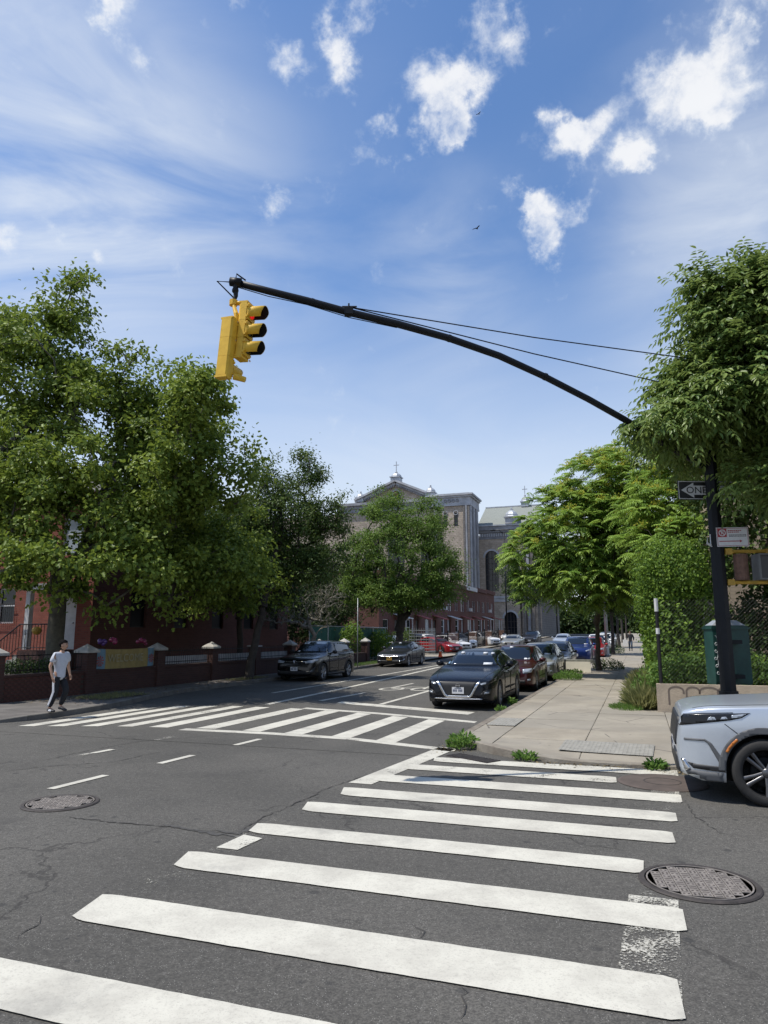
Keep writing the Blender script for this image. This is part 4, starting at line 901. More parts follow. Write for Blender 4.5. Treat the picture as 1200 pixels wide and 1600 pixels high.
# tower: front at y 0, x from 7.2 to 13.8
TX0, TX1, TY0, TY1, TZ = 7.2, 13.8, -.4, 6.8, 24.2
wall_with_holes('tower_wall', 'church_stone', ch, 'y', TX0, TX1, -1, zc(TZ), TY0, [(9.15, 9.85, zc(20.6), zc(23.0)), (11.05, 11.75, zc(20.6), zc(23.0))], .5, 1)
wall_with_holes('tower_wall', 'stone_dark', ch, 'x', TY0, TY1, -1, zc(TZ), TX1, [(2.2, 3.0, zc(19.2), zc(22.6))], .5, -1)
MB().bx(TX0, TX0 + .3, TY0 + .02, .58, -1, zc(TZ)).build('tower_wall', 'church_stone', ch)
for x in (9.5, 11.4):
    fr = MB().lathe([(.34, 0), (.34, .08), (.43, .08), (.43, 0)], 16, Matrix.Rotation(math.pi / 2, 4, 'X'), (x, TY0 - .02, zc(23.0)), True).build('arch', 'church_trim', ch)
    MB().bx(x - .33, x + .33, TY0 + .2, TY0 + .25, zc(20.6), zc(22.98)).build('louvre', 'window_glass', fr)
for (x0, x1) in ((7.1, 8.6), (12.7, 13.95)):   # clustered corner piers
    for k in range(3):
        xx = x0 + (x1 - x0) * k / 3; MB().bx(xx, xx + (x1 - x0) * .26, TY0 - .22 - .05 * (k % 2), TY0 - .003, -1, zc(TZ)).build('pilaster', 'church_trim_dark' if k % 2 else 'stone_dark', ch)
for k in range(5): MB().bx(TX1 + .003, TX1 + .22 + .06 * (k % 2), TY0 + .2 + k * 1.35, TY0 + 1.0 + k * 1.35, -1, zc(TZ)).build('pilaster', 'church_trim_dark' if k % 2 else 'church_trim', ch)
c1 = cornice(MB(), TX0 - .1, TX1 + .25, TY0 - .2, TY1, TZ, ((0, .35, .05), (.35, 1.5, 0.0), (1.5, 1.8, .25), (1.8, 2.1, .5))).build('tower_cornice', 'church_trim', ch)
for k in range(4): MB().lathe([(.16, 0), (.16, .1), (.30, .1), (.30, 0)], 12, Matrix.Rotation(math.pi / 2, 4, 'X'), (9.6 + k * .72, TY0 - .26, zc(TZ + .95)), True).build('ornament', 'church_trim_dark', c1)
MB().bx(TX0, TX1, TY0, TY1, zc(TZ + 2.1) + .003, zc(TZ + 2.3)).build('tower_roof', 'lead', ch)
# side wall B: y 6.9, x 13.8 to 23.5
BX0, BX1, BY = 13.85, 24.0, 6.9
wall_with_holes('nave_wall', 'church_stone', ch, 'y', BX0, BX1, -1, zc(19.0), BY, [(14.9, 17.3, zc(9.6), zc(16.9)), (19.0, 21.2, zc(9.6), zc(16.9)), (18.1, 20.3, zc(1.2), zc(5.9))], .6, 1)
for (xa, xb, z0, z1) in ((14.9, 17.3, 9.6, 16.9), (19.0, 21.2, 9.6, 16.9), (18.1, 20.3, 1.2, 5.9)):
    xm, rr = (xa + xb) / 2, (xb - xa) / 2
    cm = MB(); n = 10
    for sx in (-1, 1):                          # spandrels turn the opening into an arch
        vs = [(xm + sx * rr, BY + .004, zc(z1) + .0)] + [(xm + sx * rr * math.cos(a), BY + .004, zc(z1) - rr + rr * math.sin(a)) for a in [math.pi / 2 * i / n for i in range(n + 1)]]
        vs2 = [(v[0], v[1] + .5, v[2]) for v in vs]; k = len(vs)
        cm.add(vs + vs2, [(0, i + 1, i + 2) if sx < 0 else (0, i + 2, i + 1) for i in range(n)] + [(i + 1, i + 2, k + i + 2, k + i + 1) for i in range(n)])
    f = cm.build('arch', 'church_stone', ch); MB().bx(xa + .02, xb - .02, BY + .35, BY + .4, zc(z0), zc(z1)).build('window', 'window_glass', f)
    gm = MB()
    for k in range(1, 4): gm.bx(xa + (xb - xa) * k / 4 - .04, xa + (xb - xa) * k / 4 + .04, BY + .28, BY + .345, zc(z0), zc(z1))
    for k in range(1, int(z1 - z0)): gm.bx(xa, xb, BY + .29, BY + .34, zc(z0 + k) - .03, zc(z0 + k) + .03)
    gm.build('glazing_bars', 'iron_dark', f)
    rg = MB(); 
    for i in range(n * 2):
        a0, a1 = math.pi * i / (n * 2), math.pi * (i + 1) / (n * 2); q = []
        for y in (BY - .12, BY - .004):
            for (r2, a) in ((rr + .02, a0), (rr + .02, a1), (rr + .32, a1), (rr + .32, a0)): q.append((xm + r2 * math.cos(a), y, zc(z1) - rr + r2 * math.sin(a)))
        rg.add(q, [(0, 1, 2, 3), (7, 6, 5, 4), (0, 4, 5, 1), (3, 2, 6, 7)])
    rg.build('arch_ring', 'church_trim', f)
cornice(MB(), BX0 + .1, BX1, BY, BY + 1, 19.0, ((0, .3, .1), (.3, 1.2, .0), (1.2, 1.6, .3), (1.6, 2.3, .6))).build('cornice', 'church_trim_dark', ch)
m = MB()
for k in range(24): m.bx(BX0 + .2 + k * .42, BX0 + .42 + k * .42, BY - .16, BY - .004, zc(19.45), zc(20.05))
m.build('dentils', 'church_trim', ch)['kind'] = 'stuff'
MB().add([(BX0 - .2, BY - .3, zc(21.5)), (BX1 + .3, BY - .3, zc(21.5)), (BX1 + .3, BY + 8, zc(26.2)), (BX0 - .2, BY + 8, zc(26.2)), (BX0 - .2, BY - .5, zc(21.32)), (BX1 + .3, BY - .5, zc(21.32))], [(0, 1, 2, 3), (4, 5, 1, 0)]).build('slate_roof', 'roof_slate', ch)
MB().bx(BX0 - .2, BX1 + .3, BY - .75, BY - .3, zc(21.32), zc(21.55)).build('gutter', 'lead', ch)
MB().bx(BX0 - .2, BX1 + .3, BY + 7.9, BY + 8.1, zc(26.2), zc(26.4)).build('ridge', 'lead', ch)
MB().bx(BX0, BX1, BY - 1.5, BY - .004, -1, zc(7.8)).build('aisle_wall', 'stone_dark', ch).hide_render = False
ch_ = [c for c in ch.children if c.name.startswith('aisle_wall')][0]; bpy.data.objects.remove(ch_)
sc_ = MB().bx(BX0, 19.0, BY - .35, BY - .004, zc(8.3), zc(8.7)).bx(BX0, 19.0, BY - .2, BY - .004, zc(7.7), zc(8.296)).build('string_course', 'church_trim', ch)
for k in range(3): MB().bx(21.6 + k * .75, 22.05 + k * .75, BY - .5 - .1 * (k % 2), BY - .004, -1, zc(19)).build('buttress', 'church_trim_dark' if k % 2 else 'stone_dark', ch)
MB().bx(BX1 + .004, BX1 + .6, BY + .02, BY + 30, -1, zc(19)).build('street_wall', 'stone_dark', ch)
cupola(21.3, BY + 8, 26.0, .7, 2.3, 1.9); cupola(19.9, BY + .2, 21.6, 1.05, 2.9, .3)
MB().bx(-30, TX0, 1.7, 40, -1, zc(24.2)).build('rear_block', 'church_stone', ch)

# --- tan brick building behind the right-hand lot
tb = struct_thing('tan_building', 'tan brick building behind the chain link fence', 'building', 2.3, 24.4)
wT = [(4.2, 5.4, 4.6, 6.3), (7.4, 8.6, 4.6, 6.3), (4.2, 5.4, 1.2, 2.9), (7.4, 8.6, 1.2, 2.9)]
wall_with_holes('wall', 'brick_tan', tb, 'y', 0, 16, -.5, 9.6, 0, wT, .22, 1)
wall_with_holes('side_wall', 'brick_tan', tb, 'x', 0.0, 14, -.5, 9.6, 0, [(3, 4.1, 1.4, 3.1), (8, 9.1, 1.4, 3.1), (3, 4.1, 5, 6.7)], .22, 1)
for (a, b, z0, z1) in wT: window(tb, (a + b) / 2, .14, z0, b - a, z1 - z0)
MB().bx(0, 16, 0.02, 14, 9.6, 9.75).build('roof', 'church_trim_dark', tb)
MB().bx(-.12, 16, -.15, -.003, 9.3, 9.85).build('parapet', 'cap_stone', tb)
# small white shed and brown pier seen between the leaves
sh = struct_thing('shed', 'small white rendered shed behind the ivy', 'shed', 1.0, 25.2)
MB().bx(0, 1.15, 0, 2.5, -.2, 2.5).build('wall', 'white_trim', sh); MB().bx(-.1, 1.2, -.1, 2.6, 2.5, 2.6).build('roof', 'church_trim_dark', sh); MB().bx(.35, .8, -.03, -.003, 0, 2.0).build('door', 'rust_brown', sh)

# --- low concrete wall with chain link fence
lw = struct_thing('concrete_wall', 'low tan concrete wall with grey graffiti under the chain link fence', 'wall', .32, 18.2)
MB().bx(0, 13, 0, .22, 0, .77).build('wall', 'concrete_wall', lw); MB().bx(0.0, .22, .223, 22, 0, .5).build('side_wall', 'concrete_wall', lw)
gr = MB()
for (x, h, w) in ((.42, .42, .16), (.78, .38, .14), (1.12, .16, .2), (1.5, .16, .2)):
    pts = [(x - w, -.012, .72 - h)] + [(x - w * math.cos(a), -.012, .62 + .09 * math.sin(a)) for a in [math.pi * i / 8 for i in range(9)]] + [(x + w, -.012, .68 - h * .3)]
    for p, q in zip(pts[:-1], pts[1:]):
        d = Vector(q) - Vector(p); n_ = Vector((-d.z, 0, d.x)).normalized() * .02; gr.add([Vector(p) - n_, Vector(p) + n_, Vector(q) + n_, Vector(q) - n_], [(0, 1, 2, 3)])
for v in range(len(gr.v)): gr.v[v] = (gr.v[v][0], -.003, gr.v[v][2])
gr.build('graffiti', 'graffiti_grey', lw)
def chain(parent, L, z0, z1, M, pitch=.085, mat='wire_dark', r=.0022):
    m = MB(); H = z1 - z0
    a = -H
    while a < L:
        for d in (1, -1):
            # line x = a + h (d=1) or x = a + H - h
            h0, h1 = 0, H
            if d == 1:
                x0, x1 = a, a + H
                if x0 < 0: h0 = -x0; x0 = 0
                if x1 > L: h1 -= x1 - L; x1 = L
                p, q = (x0, h0), (x1, h1)
            else:
                x0, x1 = a + H, a
                if x0 > L: h0 = x0 - L; x0 = L
                if x1 < 0: h1 += x1; x1 = 0
                p, q = (x0, h0), (x1, h1)
            if h1 - h0 > .02:
                A, B = Vector((p[0], .001 * d, z0 + p[1])), Vector((q[0], .001 * d, z0 + q[1])); dd = (B - A).normalized(); u_ = dd.cross(Vector((0, 1, 0))) * r; w_ = Vector((0, r, 0))
                m.add([M @ x for x in (A + u_, A - u_ * .5 + w_, A - u_ * .5 - w_, B + u_, B - u_ * .5 + w_, B - u_ * .5 - w_)], [(0, 1, 4, 3), (1, 2, 5, 4), (2, 0, 3, 5)])
        a += pitch
    o = m.build('mesh', mat, parent); o['kind'] = 'stuff'; return o
cf = struct_thing('chain_link_fence', 'rusty chain link fence grown with ivy on the low concrete wall', 'fence', .43, 18.31)
for i, x in enumerate((0, 2.6, 5.2, 7.8, 10.4)): MB().tube([(x, 0, .78), (x, 0, 2.75)], .032 if i else .042, 8).build('post', 'iron_black' if i == 0 else 'galv', cf)
MB().tube([(2.6, 0, 2.72), (10.4, 0, 2.72)], .016, 6).build('top_rail', 'wire_dark', cf)
chain(cf, 10.4, .8, 2.72, Matrix.Identity(4))
chain(cf, 16, .55, 2.5, Matrix.Rotation(math.pi / 2, 4, 'Z'))
for i in range(1, 6): MB().tube([(0, i * 3.2, .5), (0, i * 3.2, 2.55)], .03, 8).build('post', 'iron_black', cf)
MB().tube([(0, 0, 2.5), (0, 16, 2.5)], .02, 6).build('top_rail', 'wire_dark', cf)
stk = MB().tube([(0, 0, 2.45), (0, 0, 2.76)], .046, 10).build('sticker', 'sign_white', cf); MB().tube([(0, 0, 1.92), (0, 0, 2.06)], .046, 10).build('sticker', 'sign_white', cf)
# ------------------------------------------------------------------ trees and plants
def lobe_points(lobes, n, rng, shell=.55, gap=0.0):
    vol = np.array([l[3] * l[4] * l[5] for l in lobes]) ** .75; pick = rng.choice(len(lobes), n, p=vol / vol.sum())
    L = np.array(lobes)[pick]; d = unit(rng.normal(size=(n, 3))); r = (shell + (1 - shell) * rng.random(n)) ** .8
    return L[:, :3] + d * r[:, None] * L[:, 3:6], d
def make_tree(name, label, t, s, lobes, trunk_r, trunk_h, tips, leaves, leafkind, leaf, lsize, barkm, seed, droop=.1, cluster=.42, group=None, lean=(0, 0), cat='tree', zflat=.7, compound=0, shell=.5, rr_twig=.008, forks=None, up=.5, trunk_z=0):
    rng = np.random.default_rng(seed)
    o = thing(name, label, cat, P(t, s, 0), -AZ, group)
    tip, dirs = lobe_points(lobes, tips, rng, shell)
    # skeleton: grow every tip from the nearest existing node that lies lower on the way
    nodes = [np.array([0, 0, -.3])]; par = [-1]; nt_n = 7
    for i in range(1, nt_n + 1):
        k = i / nt_n; nodes.append(np.array([lean[0] * k + rng.normal() * .03, lean[1] * k + rng.normal() * .03, trunk_h * k])); par.append(i - 1)
    cz = np.mean([l[2] for l in lobes]); topz = trunk_h + (cz - trunk_h) * 1.1
    cx, cy = np.mean([l[0] for l in lobes]), np.mean([l[1] for l in lobes])
    base = nt_n
    for i in range(1, 7):                       # leader through the crown
        k = i / 6; nodes.append(np.array([lean[0] + (cx - lean[0]) * k + rng.normal() * .12, lean[1] + (cy - lean[1]) * k + rng.normal() * .12, trunk_h + (topz - trunk_h) * k])); par.append(base); base = len(nodes) - 1
    order = np.argsort(np.linalg.norm((tip - np.array([cx, cy, trunk_h])) * np.array([1, 1, .7]), axis=1))
    NA = np.zeros((len(nodes) + tips * 4 + 10, 3)); NA[:len(nodes)] = nodes; cnt = len(nodes); par = list(par)
    tipnode = []
    for ti in order:
        q = tip[ti]; v = q - NA[nt_n:cnt]; d = np.linalg.norm(v, axis=1)
        pen = d + np.maximum(0, -v[:, 2] + .15 * d) * up + np.linalg.norm(NA[nt_n:cnt] - NA[nt_n], axis=1) * .12
        j = int(np.argmin(pen)) + nt_n; a = NA[j].copy(); L = np.linalg.norm(q - a); prev = j; m = 3 if L > 1.2 else 2
        for k in range(1, m + 1):
            f = k / m; pnt = a + (q - a) * f + np.array([0, 0, L * .12 * math.sin(f * math.pi)]) + rng.normal(size=3) * L * .045 * (f < 1)
            NA[cnt] = pnt; par.append(prev); prev = cnt; cnt += 1
        tipnode.append(prev)
    w = np.zeros(cnt)
    for n_ in tipnode:
        w[n_] += 1
    for i in range(cnt - 1, 0, -1): w[par[i]] += w[i]
    rad = trunk_r * (w / w[0]) ** .47; rad = np.maximum(rad, rr_twig)
    tr, br = MB(), MB()
    def seg(m, a, b, ra, rb, n):
        a, b = Vector(a), Vector(b)
        if (b - a).length < 1e-4: return
        m.tube([a, b], [ra, rb], n, False)
    pts = [Vector(NA[i]) for i in range(nt_n + 1)]; rs = [trunk_r * (1.35 if i == 0 else 1.12 if i == 1 else 1 - .03 * i) for i in range(nt_n + 1)]
    tr.tube(pts, rs, 14, False)
    for i in range(nt_n + 1, cnt):
        j = par[i]; r0, r1 = (rad[j] if j > nt_n else rad[i] * 1.25), rad[i]
        seg(tr if r1 > trunk_r * .55 else br, NA[j], NA[i], min(r0, r1 * 1.5 + .02), r1, 8 if r1 > .05 else 5 if r1 > .02 else 3)
    tr.build('trunk', barkm, o, True)
    if br.v: br.build('branches', barkm, o, True)['kind'] = 'stuff'
    # leaves: clusters at the twig ends
    if leaves:
        idx = rng.integers(0, tips, leaves); C = tip[idx]; dv = dirs[idx]
        crow = np.array([cx, cy, cz])
        csize = rng.uniform(.6, 1.35, tips)[idx]
        off = rng.normal(size=(leaves, 3)) * np.array([1, 1, zflat]) * cluster * csize[:, None] * .62
        if compound:
            # leaflets hang in sprays: several leaflets along a short drooping rachis
            nl = compound; Pn = np.repeat(C + off, nl, 0); ax = unit(off + dv * .3 + np.array([0, 0, -droop]) * cluster + rng.normal(size=off.shape) * .12); ax = np.repeat(ax, nl, 0)
            side = unit(np.cross(ax, np.array([0, 0, 1.0]) + rng.normal(size=ax.shape) * .05)); ki = np.tile(np.arange(nl), leaves); pos = (ki // 2 + 1) / (nl / 2 + .5)
            sg = np.where(ki % 2 == 0, 1.0, -1.0); last = ki == nl - 1; sg[last] = 0
            rl = lsize * 2.3; droopv = np.zeros_like(ax); droopv[:, 2] = -(pos ** 2) * droop * rl
            base_ = Pn + ax * (pos * rl)[:, None] + droopv
            D = unit(ax * .55 + side * sg[:, None] + np.array([0, 0, -droop * .9]) + rng.normal(size=ax.shape) * .13)
            Nn = unit(np.array([0, 0, 1.0]) + rng.normal(size=ax.shape) * .28 + ax * .2)
            sz = lsize * rng.uniform(.75, 1.15, len(base_)); vr = np.repeat(rng.random(leaves), nl) * .75 + rng.random(leaves * nl) * .25
            me = leaf_mesh('foliage', base_, D, Nn, sz, leafkind, .12, vr)
        else:
            Pn = C + off
            D = unit(rng.normal(size=(leaves, 3)) * .8 + off * 1.0 / cluster + np.array([0, 0, -droop]))
            Nn = unit(np.array([0, 0, .9]) + dv * .5 + rng.normal(size=(leaves, 3)) * .62)
            sz = lsize * rng.uniform(.6, 1.15, leaves); me = leaf_mesh('foliage', Pn, D, Nn, sz, leafkind, .18, np.clip(rng.random(leaves) * .6 + rng.random(tips)[idx] * .4, 0, 1))
        f = link('foliage', me, o, leaf); f['kind'] = 'stuff'
    return o
def L6(*a): return tuple(a)
# large plane tree behind the wall on the left; lobes are (x, y, z, rx, ry, rz) in its own frame (x across, y along the street)
make_tree('plane_tree', 'tall plane tree with mottled trunk behind the low brick wall', -17.3, 17.9,
    [(-1.2, 0, 10.9, 2.0, 2.4, 3.1), (-.9, .3, 13.3, .9, 1.0, 1.5), (-3.2, .5, 9.4, 2.6, 2.8, 3.2), (-3.8, 0, 12.2, 1.7, 1.8, 1.9), (1.7, 1.0, 9.4, 2.0, 2.6, 2.4), (4.0, .6, 8.6, 1.9, 2.4, 2.0), (4.4, .6, 6.8, 2.0, 2.2, 1.6), (4.9, -.4, 9.3, 1.2, 1.4, 1.1), (3.2, .2, 5.6, 2.2, 2.6, 1.6), (.8, -1.8, 6.6, 2.8, 2.4, 2.0), (-3.0, -1.2, 6.0, 2.8, 2.4, 2.0), (1.2, 3.2, 7.4, 3.0, 2.6, 3.0), (4.2, 1.8, 6.3, 1.0, 1.6, 1.3), (-5.8, 0, 8.4, 2.4, 2.4, 3.2), (1.2, -2.6, 4.2, 2.2, 1.4, 1.1), (2.9, 3.4, 4.8, 1.9, 2.4, 1.4), (.2, -1.6, 3.8, 2.6, 1.4, 1.0), (2.8, -.6, 3.9, 2.0, 1.8, 1.3), (3.2, 2.6, 4.0, 1.9, 2.4, 1.4), (-4.2, -1.2, 4.6, 2.4, 1.5, 1.6), (3.0, 4.4, 5.0, 2.4, 2.4, 1.8), (2.2, 6.2, 4.0, 2.0, 2.4, 1.5), (1.8, 8.8, 4.1, 1.8, 2.2, 1.5)],
    .30, 3.2, 720, 98000, 'plane', 'leaf_plane', .150, 'bark_plane', 5, .25, .43, shell=.12)
make_tree('street_tree', 'slender wispy dark tree by the kerb behind the black electric car', -15.0, 25.8,
    [(.6, 2.4, 7.0, 2.0, 2.0, 2.0), (1.1, 3.0, 9.2, .8, .9, 1.8), (2.2, 3.0, 6.9, 1.2, 1.4, 1.7), (-.8, 1.0, 6.4, 1.6, 1.6, 1.9), (.1, 1.6, 8.3, 1.0, 1.1, 1.4), (1.4, 2.4, 5.0, 1.9, 1.8, 1.0), (-1.2, .4, 4.8, 1.6, 1.6, 1.2)],
    .17, 3.0, 420, 36000, 'oval', 'leaf_olive', .12, 'bark_dark', 9, .35, .34, lean=(.35, .5), shell=.2)
make_tree('street_tree', 'bushy tree hanging over the long dark brick wall between plane tree and black car', -17.6, 29.5,
    [(0, 0, 5.4, 3.0, 3.0, 1.9), (.8, -1.2, 7.0, 2.0, 2.0, 1.6), (-.8, 2, 6.5, 2, 2.4, 1.8), (1.2, 1.0, 4.2, 1.5, 3.0, 1.4), (.8, -3.2, 4.4, 1.7, 2.0, 1.6), (1.0, -4.6, 6.2, 1.6, 1.8, 1.6)],
    .16, 2.6, 300, 24000, 'oval', 'leaf_dark', .16, 'bark_dark', 19, .3, .5, shell=.3)
make_tree('zelkova_tree', 'round bright green tree on a short dark trunk behind the grey sedan', -15.6, 47.3,
    [(.2, 0, 7.4, 3.4, 3.4, 3.2), (-1.1, 0, 10.3, 1.8, 1.8, 2.0), (1.7, .4, 9.5, 1.9, 1.9, 1.9), (-2.8, 0, 7.0, 1.9, 1.9, 2.1), (-3.0, -.3, 5.0, 1.5, 1.6, 1.3), (3.2, 0, 6.0, 1.7, 2.0, 1.9), (-1.6, -.5, 4.7, 2.3, 2.0, 1.2), (1.6, -.5, 4.6, 2.3, 2.0, 1.2), (0, -1.2, 4.0, 2.8, 1.8, 1.0), (2.7, -.2, 4.7, 1.8, 1.8, 1.4)],
    .30, 2.0, 620, 70000, 'oval', 'leaf_zelkova', .14, 'bark_dark', 21, .15, .40, zflat=.62, shell=.4)
for i, (t_, s_, lab) in enumerate([(-21.5, 42.5, 'dark leafy tree rising behind the green screened fence'), (-22.0, 50.0, 'dark leafy tree between the screened fence and the terrace'), (-23.5, 40.5, 'dark tree against the far corner of the brick house')]):
    make_tree('garden_tree', lab, t_, s_, [(0, 0, 4.6, 2.8, 3.0, 2.4), (.6, 1, 6.4, 2.0, 2.2, 1.8), (1.0, -1, 2.8, 2.0, 2.6, 1.6)], .16, 1.8, 170, 12000, 'oval', 'leaf_dark', .19, 'bark_dark', 300 + i, .3, .5, shell=.4, group='trees behind the screened fence')
make_tree('bare_shrub', 'half bare grey shrub with leaning stems in front of the green screen', -17.2, 36.6,
    [(0, 0, 3.2, 2.0, 1.6, 1.2), (-1.9, -1.2, 2.9, 1.5, 1.2, .8), (.9, .4, 4.2, 1.0, 1.0, .7)],
    .12, .8, 260, 2600, 'oval', 'leaf_grey', .09, 'bark_grey', 33, .1, .35, cat='shrub', shell=.3, rr_twig=.012)
make_tree('ash_tree', 'leafy ash tree with drooping leaflets wrapped round the signal pole', 3.1, 13.4,
    [(-1.35, -1.4, 6.85, .8, .8, .9), (-1.8, -1.5, 5.9, .75, .9, .75), (-2.5, -1.8, 5.3, .6, .7, .4), (-.6, -1.2, 6.75, 1.1, 1.0, .9), (-.9, -1.3, 5.9, 1.3, 1.1, .95), (.4, -1.0, 6.6, 1.5, 1.2, 1.6), (-1.9, -1.6, 5.3, .8, .7, .3), (-1.2, -1.6, 7.3, .5, .5, .45), (-.2, -1.7, 4.7, .8, .6, .5), (.5, -1.3, 4.9, 1.4, 1.0, .8), (1.6, -.8, 6.5, 1.6, 1.3, 1.8), (-.75, -1.9, 3.95, .5, .3, .3), (-.8, .2, 6.0, 1.4, 1.2, 1.3), (-1.55, -1.85, 4.05, .2, .16, .14), (-1.25, -1.8, 4.25, .4, .25, .28), (-2.0, -.9, 5.15, .8, .7, .35), (-.3, -1.6, 4.1, .8, .5, .5), (-.1, -.6, 5.0, 1.2, 1.0, .9), (.3, -1.8, 3.7, .6, .4, .5)],
    .15, 2.9, 620, 27000, 'lancew', 'leaf_ash', .112, 'bark', 41, .26, .27, lean=(.0, -.3), shell=.2, compound=7)
make_tree('young_tree', 'leafy young tree between the pole and the tan building', 3.5, 20.9,
    [(0, 0, 4.4, 1.7, 1.2, 1.3), (-.7, -.3, 5.8, 1.3, 1.0, 1.1), (1.2, 0, 5.6, 1.4, 1.1, 1.3), (-1.1, -.2, 3.9, .7, .7, .7), (.4, 0, 6.8, 1.2, 1.0, 1.0)], .10, 2.4, 240, 12000, 'plane', 'leaf_olive', .13, 'bark', 43, .3, .4)

def ailanthus(t, s, label, lobes, n_ros, seed, trunk_r=.13, trunk_h=2.6, lean=(0, 0), group='feathery trees along the right pavement', seeds=.2):
    o = make_tree('ailanthus_tree', label, t, s, lobes, trunk_r, trunk_h, n_ros, 0, 'lance', 'leaf_ailanthus', .1, 'bark', seed, shell=.45, lean=lean, group=group)
    rng = np.random.default_rng(seed); tip, dirs = lobe_points(lobes, n_ros, rng, .45)
    nf, nl = 9, 17; base, D, Nn, SZ, VR = [], [], [], [], []
    fr = np.repeat(tip, nf, 0); n = len(fr); th = rng.random(n) * 2 * math.pi; el = rng.uniform(-.35, .75, n)
    ax = np.stack([np.cos(th) * np.cos(el), np.sin(th) * np.cos(el), np.sin(el)], 1); ax = unit(ax + np.repeat(dirs, nf, 0) * .55)
    fl = rng.uniform(.42, .72, n)
    side = unit(np.cross(ax, np.array([0, 0, 1.0]))); kk = np.arange(nl)
    pos = (kk // 2 + 1.2) / ((nl - 1) / 2 + 1.2); sg = np.where(kk % 2 == 0, 1.0, -1.0); sg[-1] = 0
    B = fr[:, None, :] + ax[:, None, :] * (pos[None, :, None] * fl[:, None, None]); B[:, :, 2] -= (pos[None, :] ** 2) * fl[:, None] * .38
    tang = ax[:, None, :] - np.array([0, 0, 1.0])[None, None, :] * (pos[None, :, None] * .7)
    DD = unit(tang * .35 + side[:, None, :] * sg[None, :, None] + np.array([0, 0, -.22])); NN_ = unit(np.array([0, 0, 1.0]) + ax[:, None, :] * .25 * pos[None, :, None] + rng.normal(size=B.shape) * .12)
    SZ = np.broadcast_to(.165 * (1 - .35 * pos)[None, :] * (fl / .6)[:, None], B.shape[:2]) * rng.uniform(.85, 1.1, B.shape[:2])
    v = np.broadcast_to(rng.random(n)[:, None], B.shape[:2]) * .8 + rng.random(B.shape[:2]) * .2
    me = leaf_mesh('foliage', B.reshape(-1, 3), DD.reshape(-1, 3), NN_.reshape(-1, 3), SZ.reshape(-1), 'lancew', .1, v.reshape(-1)); f = link('foliage', me, o, 'leaf_ailanthus'); f['kind'] = 'stuff'
    k = int(n_ros * seeds)
    if k:
        topz = tip[np.argsort(-(tip[:, 2] - tip[:, 1] * .6 + rng.normal(size=len(tip)) * 1.2))[:k]]; q = 60; Pn = np.repeat(topz + np.array([0, 0, .12]), q, 0) + rng.normal(size=(k * q, 3)) * np.array([.10, .10, .07])
        me = leaf_mesh('seed_clusters', Pn, rng.normal(size=Pn.shape), rnd_unit(len(Pn)), np.full(len(Pn), .075), 'oval', .1); g_ = link('seed_clusters', me, o, 'seed_yellow'); g_['kind'] = 'stuff'
    return o
ailanthus(-1.9, 36.8, 'feathery ailanthus tree with yellow seed clusters beside the pale board at the kerb',
    [(-.9, -5.6, 6.4, 1.8, 2.0, 2.3), (.6, -5.2, 8.0, 1.9, 1.8, 2.2), (1.8, -4.4, 6.4, 2.0, 2.0, 2.4), (-.3, -5.6, 4.2, 2.0, 1.8, 1.2), (2.0, -3.6, 9.2, 1.5, 1.5, 1.5), (-2.2, -5.0, 5.6, .8, .9, 1.2), (0, -2, 6.8, 2.2, 2.6, 2.2), (1.2, -6.2, 3.9, 1.4, 1.2, .9), (-1.0, 0, 5.0, 1.8, 2.2, 1.8), (-2.6, -5.6, 5.6, .9, 1.2, 1.2), (-2.3, -5.4, 4.0, .9, 1.2, .9), (.2, -6.4, 5.4, 2.0, 1.4, 1.8), (1.8, -5.6, 8.6, 1.3, 1.3, 1.4), (1.6, -6.0, 6.8, 1.5, 1.3, 1.6)], 900, 51, .13, 2.4, (.0, -.4))
ailanthus(1.6, 28.5, 'feathery ailanthus tree with yellow seed clusters rising behind the ivy covered post',
    [(-.6, -.6, 6.2, 1.7, 1.7, 1.9), (.4, -.4, 7.8, 1.3, 1.3, 1.4), (-.4, -2.0, 5.0, 1.6, 1.5, 1.1), (1.2, -1.6, 4.6, 1.4, 1.4, 1.2)], 260, 53, .10, 2.6)
for i, (t, s, h, lab) in enumerate([(-1.9, 58, 5.6, 'dark leafy street tree behind the blue car'), (-1.9, 74, 7.0, 'street tree beside the tall grey lamp pole'), (-1.9, 92, 8.5, 'distant street tree beyond the walking shopper'), (-1.8, 118, 9.0, 'farthest street tree at the end of the right pavement'), (2.6, 46, 6.5, 'dense dark tree overhanging the far pavement'), (2.5, 66, 7.5, 'dense dark tree behind the distant white van'), (-14.6, 96, 7.5, 'far street tree in front of the church side wall'), (-14.6, 140, 9.5, 'farthest street tree on the church side')]):
    make_tree('street_tree', lab, t, s, [(0, 0, h, 2.6, 3.2, 2.2), (-.8, -1, h + 1.4, 1.7, 2.0, 1.5), (.8, 1, h - 1.2, 2.4, 2.6, 1.4)], .14, h - 2.4, 130, 7000, 'oval', ['leaf_dark', 'leaf_olive'][i % 2], .24, 'bark_dark', 70 + i, .2, .6)
